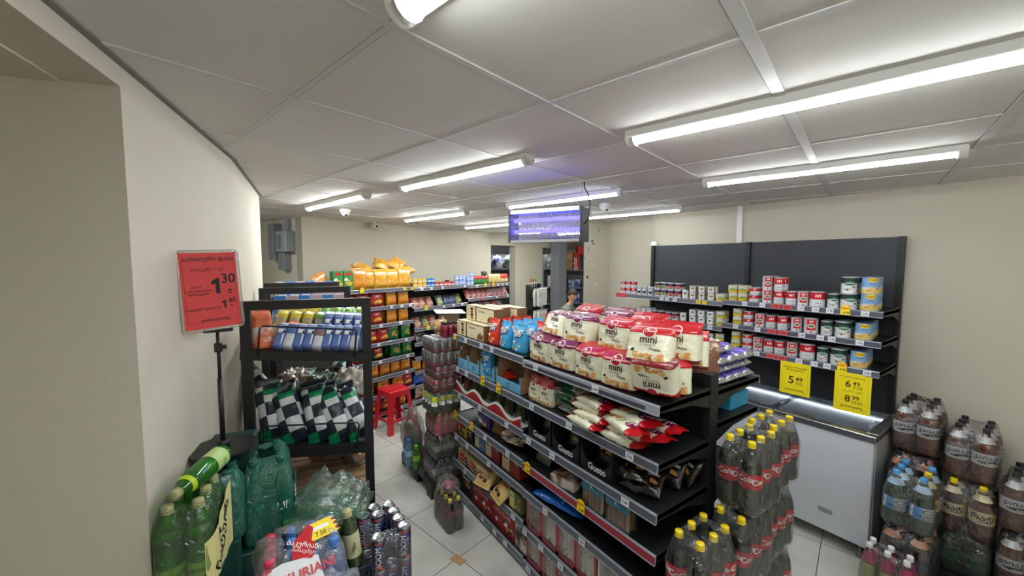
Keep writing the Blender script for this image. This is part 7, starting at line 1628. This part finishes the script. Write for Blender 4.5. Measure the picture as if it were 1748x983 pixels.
def sbox(at, an, x, z, w, h, c, label, cat='carton', txt=None, name='cardboard_carton', rough=.6, c2=None):
    m_ = M('st_%d_%d_%d' % c, c, rough, rgb2=c2, vs=9) if c2 else M('st_%d_%d_%d' % c, c, rough); mb = MB().rbox(-w / 2, w / 2, -.12, .12, 0, h, m_, .006)
    if txt: mb.text(txt, 0, h * .3, h * .3, whi, flat(-.12), .002, .02, pi / 2)
    thing(name, label, cat, mb.mesh('carton'), at(x, z), (0, 0, an))
def sbag(at, an, x, z, w, h, c, label, sd, c2=None):
    thing('plastic_pack', label, 'pack', crumpled('pk', w, .25, h, M('sg_%d_%d_%d' % c, c, .35, rgb2=c2, vs=7, coat=.4), sd, .2), at(x, z), (0, 0, an))
sbag(at1, an1, .22, 1.86, .28, .30, (220, 222, 226), 'white wrapped paper pack on the store shelf, left one', 70, (60, 70, 140)); sbag(at1, an1, .52, 1.86, .34, .30, (206, 214, 210), 'white wrapped pack with dark green print on the store shelf', 71, (70, 100, 90))
sbag(at1, an1, .30, 1.42, .24, .22, (60, 50, 60), 'dark wrapped pack on the lower store shelf', 72); sbag(at1, an1, .55, 1.42, .18, .26, (190, 190, 196), 'pale wrapped pack on the lower store shelf', 73); sbox(at1, an1, .12, 1.42, .14, .16, (190, 90, 90), 'dull red box on the lower store shelf')
sbox(at2, an2, .22, 1.86, .22, .34, (196, 196, 190), 'pale striped box on the store shelf left of the grey column', c2=(90, 90, 90)); sbox(at2, an2, .2, 1.42, .14, .26, (206, 196, 180), 'cream box on the store shelf left of the grey column')
sbox(at3, an3, .16, 1.82, .20, .24, (190, 150, 100), 'brown carton on the top store shelf, lower one'); sbox(at3, an3, .16, 2.065, .20, .2, (200, 160, 110), 'brown carton on the top store shelf, upper one'); sbox(at3, an3, .36, 1.82, .16, .44, (200, 40, 40), 'red carton with white lettering standing on the top store shelf', txt='ფასი'); 
sbox(at3, an3, .30, 1.38, .30, .20, (60, 90, 170), 'blue box pile on the middle store shelf', c2=(200, 210, 226)); sbox(at3, an3, .30, 1.0, .28, .26, (50, 76, 160), 'blue boxes on the lower store shelf', c2=(190, 200, 220)); sbox(at3, an3, .07, .98, .10, .20, (200, 190, 50), 'small yellow box beside the shelf post')
thing('cardboard_carton', 'large red and white carton lying on top of the store shelving', 'carton', MB().rbox(-.25, .2, -.15, .15, 0, .20, M('st_red_big', (206, 44, 40), .55), .006).mesh('carton'), at3(.62, 2.2), (0, 0, an3))
thing('ceiling_light', 'batten light inside the store room behind the far wall', 'ceiling light', None, (6.1, 7.6, CH), LROT + 1.2, None, [('housing', hous), ('diffuser', difm)])
thing('ceiling_light', 'second batten light deeper in the store room', 'ceiling light', None, (5.2, 7.55, CH), LROT + .3, None, [('housing', hous), ('diffuser', difm)])

# the person behind the gondola
hd = vp(970, 506, 7.3); pd = atan2(hd.y, hd.x)
def person():
    rt = thing('person', 'dark-haired person in a grey-green jacket bending behind the gondola', 'person', None, (hd.x, hd.y, 0), (0, 0, AZ * 0 + .5))
    me = bpy.data.meshes.new('body'); zt = hd.z
    J = [(0, .10, .86), (0, .06, 1.05), (0, -.0, zt - .24), (0, -.05, zt - .12), (0, -.07, zt - .02), (.10, .10, .80), (.11, .08, .45), (.11, .12, .06), (-.10, .10, .80), (-.11, .04, .45), (-.11, .08, .06), (.19, -.01, zt - .24), (.25, -.10, zt - .48), (.18, -.28, zt - .56), (-.19, -.01, zt - .24), (-.27, -.08, zt - .46), (-.26, -.26, zt - .38), (.11, .0, .03), (-.11, -.04, .03)]
    E_ = [(0, 1), (1, 2), (2, 3), (3, 4), (0, 5), (5, 6), (6, 7), (7, 17), (0, 8), (8, 9), (9, 10), (10, 18), (2, 11), (11, 12), (12, 13), (2, 14), (14, 15), (15, 16)]
    me.from_pydata(J, E_, []); o = link('body', me, rt)
    sk = o.modifiers.new('skin', 'SKIN'); RR2 = [.15, .15, .14, .055, .05, .09, .06, .045, .09, .06, .045, .07, .05, .035, .07, .05, .035, .04, .04]
    for i, r_ in enumerate(RR2): me.skin_vertices[0].data[i].radius = (r_, r_ * .8)
    me.skin_vertices[0].data[0].use_root = True
    o.modifiers.new('sub', 'SUBSURF').levels = 2; o.modifiers['sub'].render_levels = 2
    dg_ = bpy.context.evaluated_depsgraph_get(); m2 = bpy.data.meshes.new_from_object(o.evaluated_get(dg_)); o.modifiers.clear(); o.data = m2
    jk = M('jacket_grey_green', (112, 116, 106), .8, var=.25, vs=12); pn = M('dark_trousers', (40, 42, 50), .8); skn = M('skin', (196, 148, 120), .55)
    m2.materials.clear(); [m2.materials.append(x) for x in (jk, pn, skn)]
    for f in m2.polygons:
        c_ = f.center; f.use_smooth = True
        f.material_index = 2 if (c_.z > zt - .14 or (c_.z < zt - .3 and c_.y < -.22)) else (1 if c_.z < .9 else 0)
    # head with nose, eyes, mouth and ears, looking down towards the shelves
    mb = MB(); bm = bmesh.new(); bmesh.ops.create_uvsphere(bm, u_segments=24, v_segments=16, radius=1)
    for v in bm.verts:
        c_ = v.co.copy(); x, y, z = c_.x * .075, c_.y * .095, c_.z * .115
        if c_.z < -.2: x *= 1 - .25 * (-c_.z - .2); 
        if c_.y < -.8 and -.25 < c_.z < .15: y -= .018 * (1 - abs(c_.x) * 3 if abs(c_.x) < .33 else 0)
        v.co = Vector((x, y, z))
    bm.verts.index_update(); mb.add([v.co.copy() for v in bm.verts], [[v.index for v in f.verts] for f in bm.faces], skn, True); bm.free()
    for s in (-1, 1):
        mb.lathe([(.001, -.004), (.010, 0), (.001, .004)], 8, ink, xf=Matrix.Translation((s * .028, -.086, .008)) @ Matrix.Rotation(pi / 2, 4, 'X')); mb.lathe([(.002, -.008), (.018, 0), (.002, .008)], 10, skn, xf=Matrix.Translation((s * .074, .005, -.005)) @ Matrix.Rotation(pi / 2, 4, 'Y'))
    mb.lathe([(.001, -.003), (.018, 0), (.001, .003)], 10, M('lips', (150, 84, 78), .5), xf=Matrix.Translation((0, -.083, -.05)) @ Matrix.Rotation(pi / 2, 4, 'X') @ Matrix.Scale(.35, 4, (0, 1, 0)))
    part(rt, 'head', mb.mesh('head'), (0, -.08, zt + .02), (.45, 0, -.5))
    bm = bmesh.new(); bmesh.ops.create_icosphere(bm, subdivisions=3, radius=1); mb = MB()
    for v in bm.verts:
        c_ = v.co.copy(); q = 1 + .05 * noise.noise(c_ * 6); v.co = Vector((c_.x * .086 * q, .012 + c_.y * .104 * q, .028 + max(c_.z, -.35 if c_.y > -.2 else .25) * .105 * q))
    bm.verts.index_update(); mb.add([v.co.copy() for v in bm.verts], [[v.index for v in f.verts] for f in bm.faces], M('dark_hair', (30, 24, 24), .6, bump=.5, bs=200), True); bm.free()
    part(rt, 'hair', mb.mesh('hair'), (0, -.08, zt + .02), (.45, 0, -.5))
    # hands, each a palm with five fingers
    for s, (hx, hy, hz) in ((1, (.18, -.30, zt - .57)), (-1, (-.26, -.28, zt - .38))):
        mb = MB().rbox(-.04, .04, -.085, .0, -.014, .014, skn, .01, 2)
        for i, (fx, fl) in enumerate(((-.031, .060), (-.010, .075), (.011, .070), (.031, .055))): mb.tube([(fx, -.08, 0), (fx, -.08 - fl * .5, -.006), (fx, -.08 - fl, -.028)], .008, skn, 7)
        mb.tube([(-s * .036, -.02, 0), (-s * .062, -.045, -.008), (-s * .064, -.075, -.018)], .0095, skn, 7)
        part(rt, 'hand', mb.mesh('hand'), (hx, hy, hz))
person()
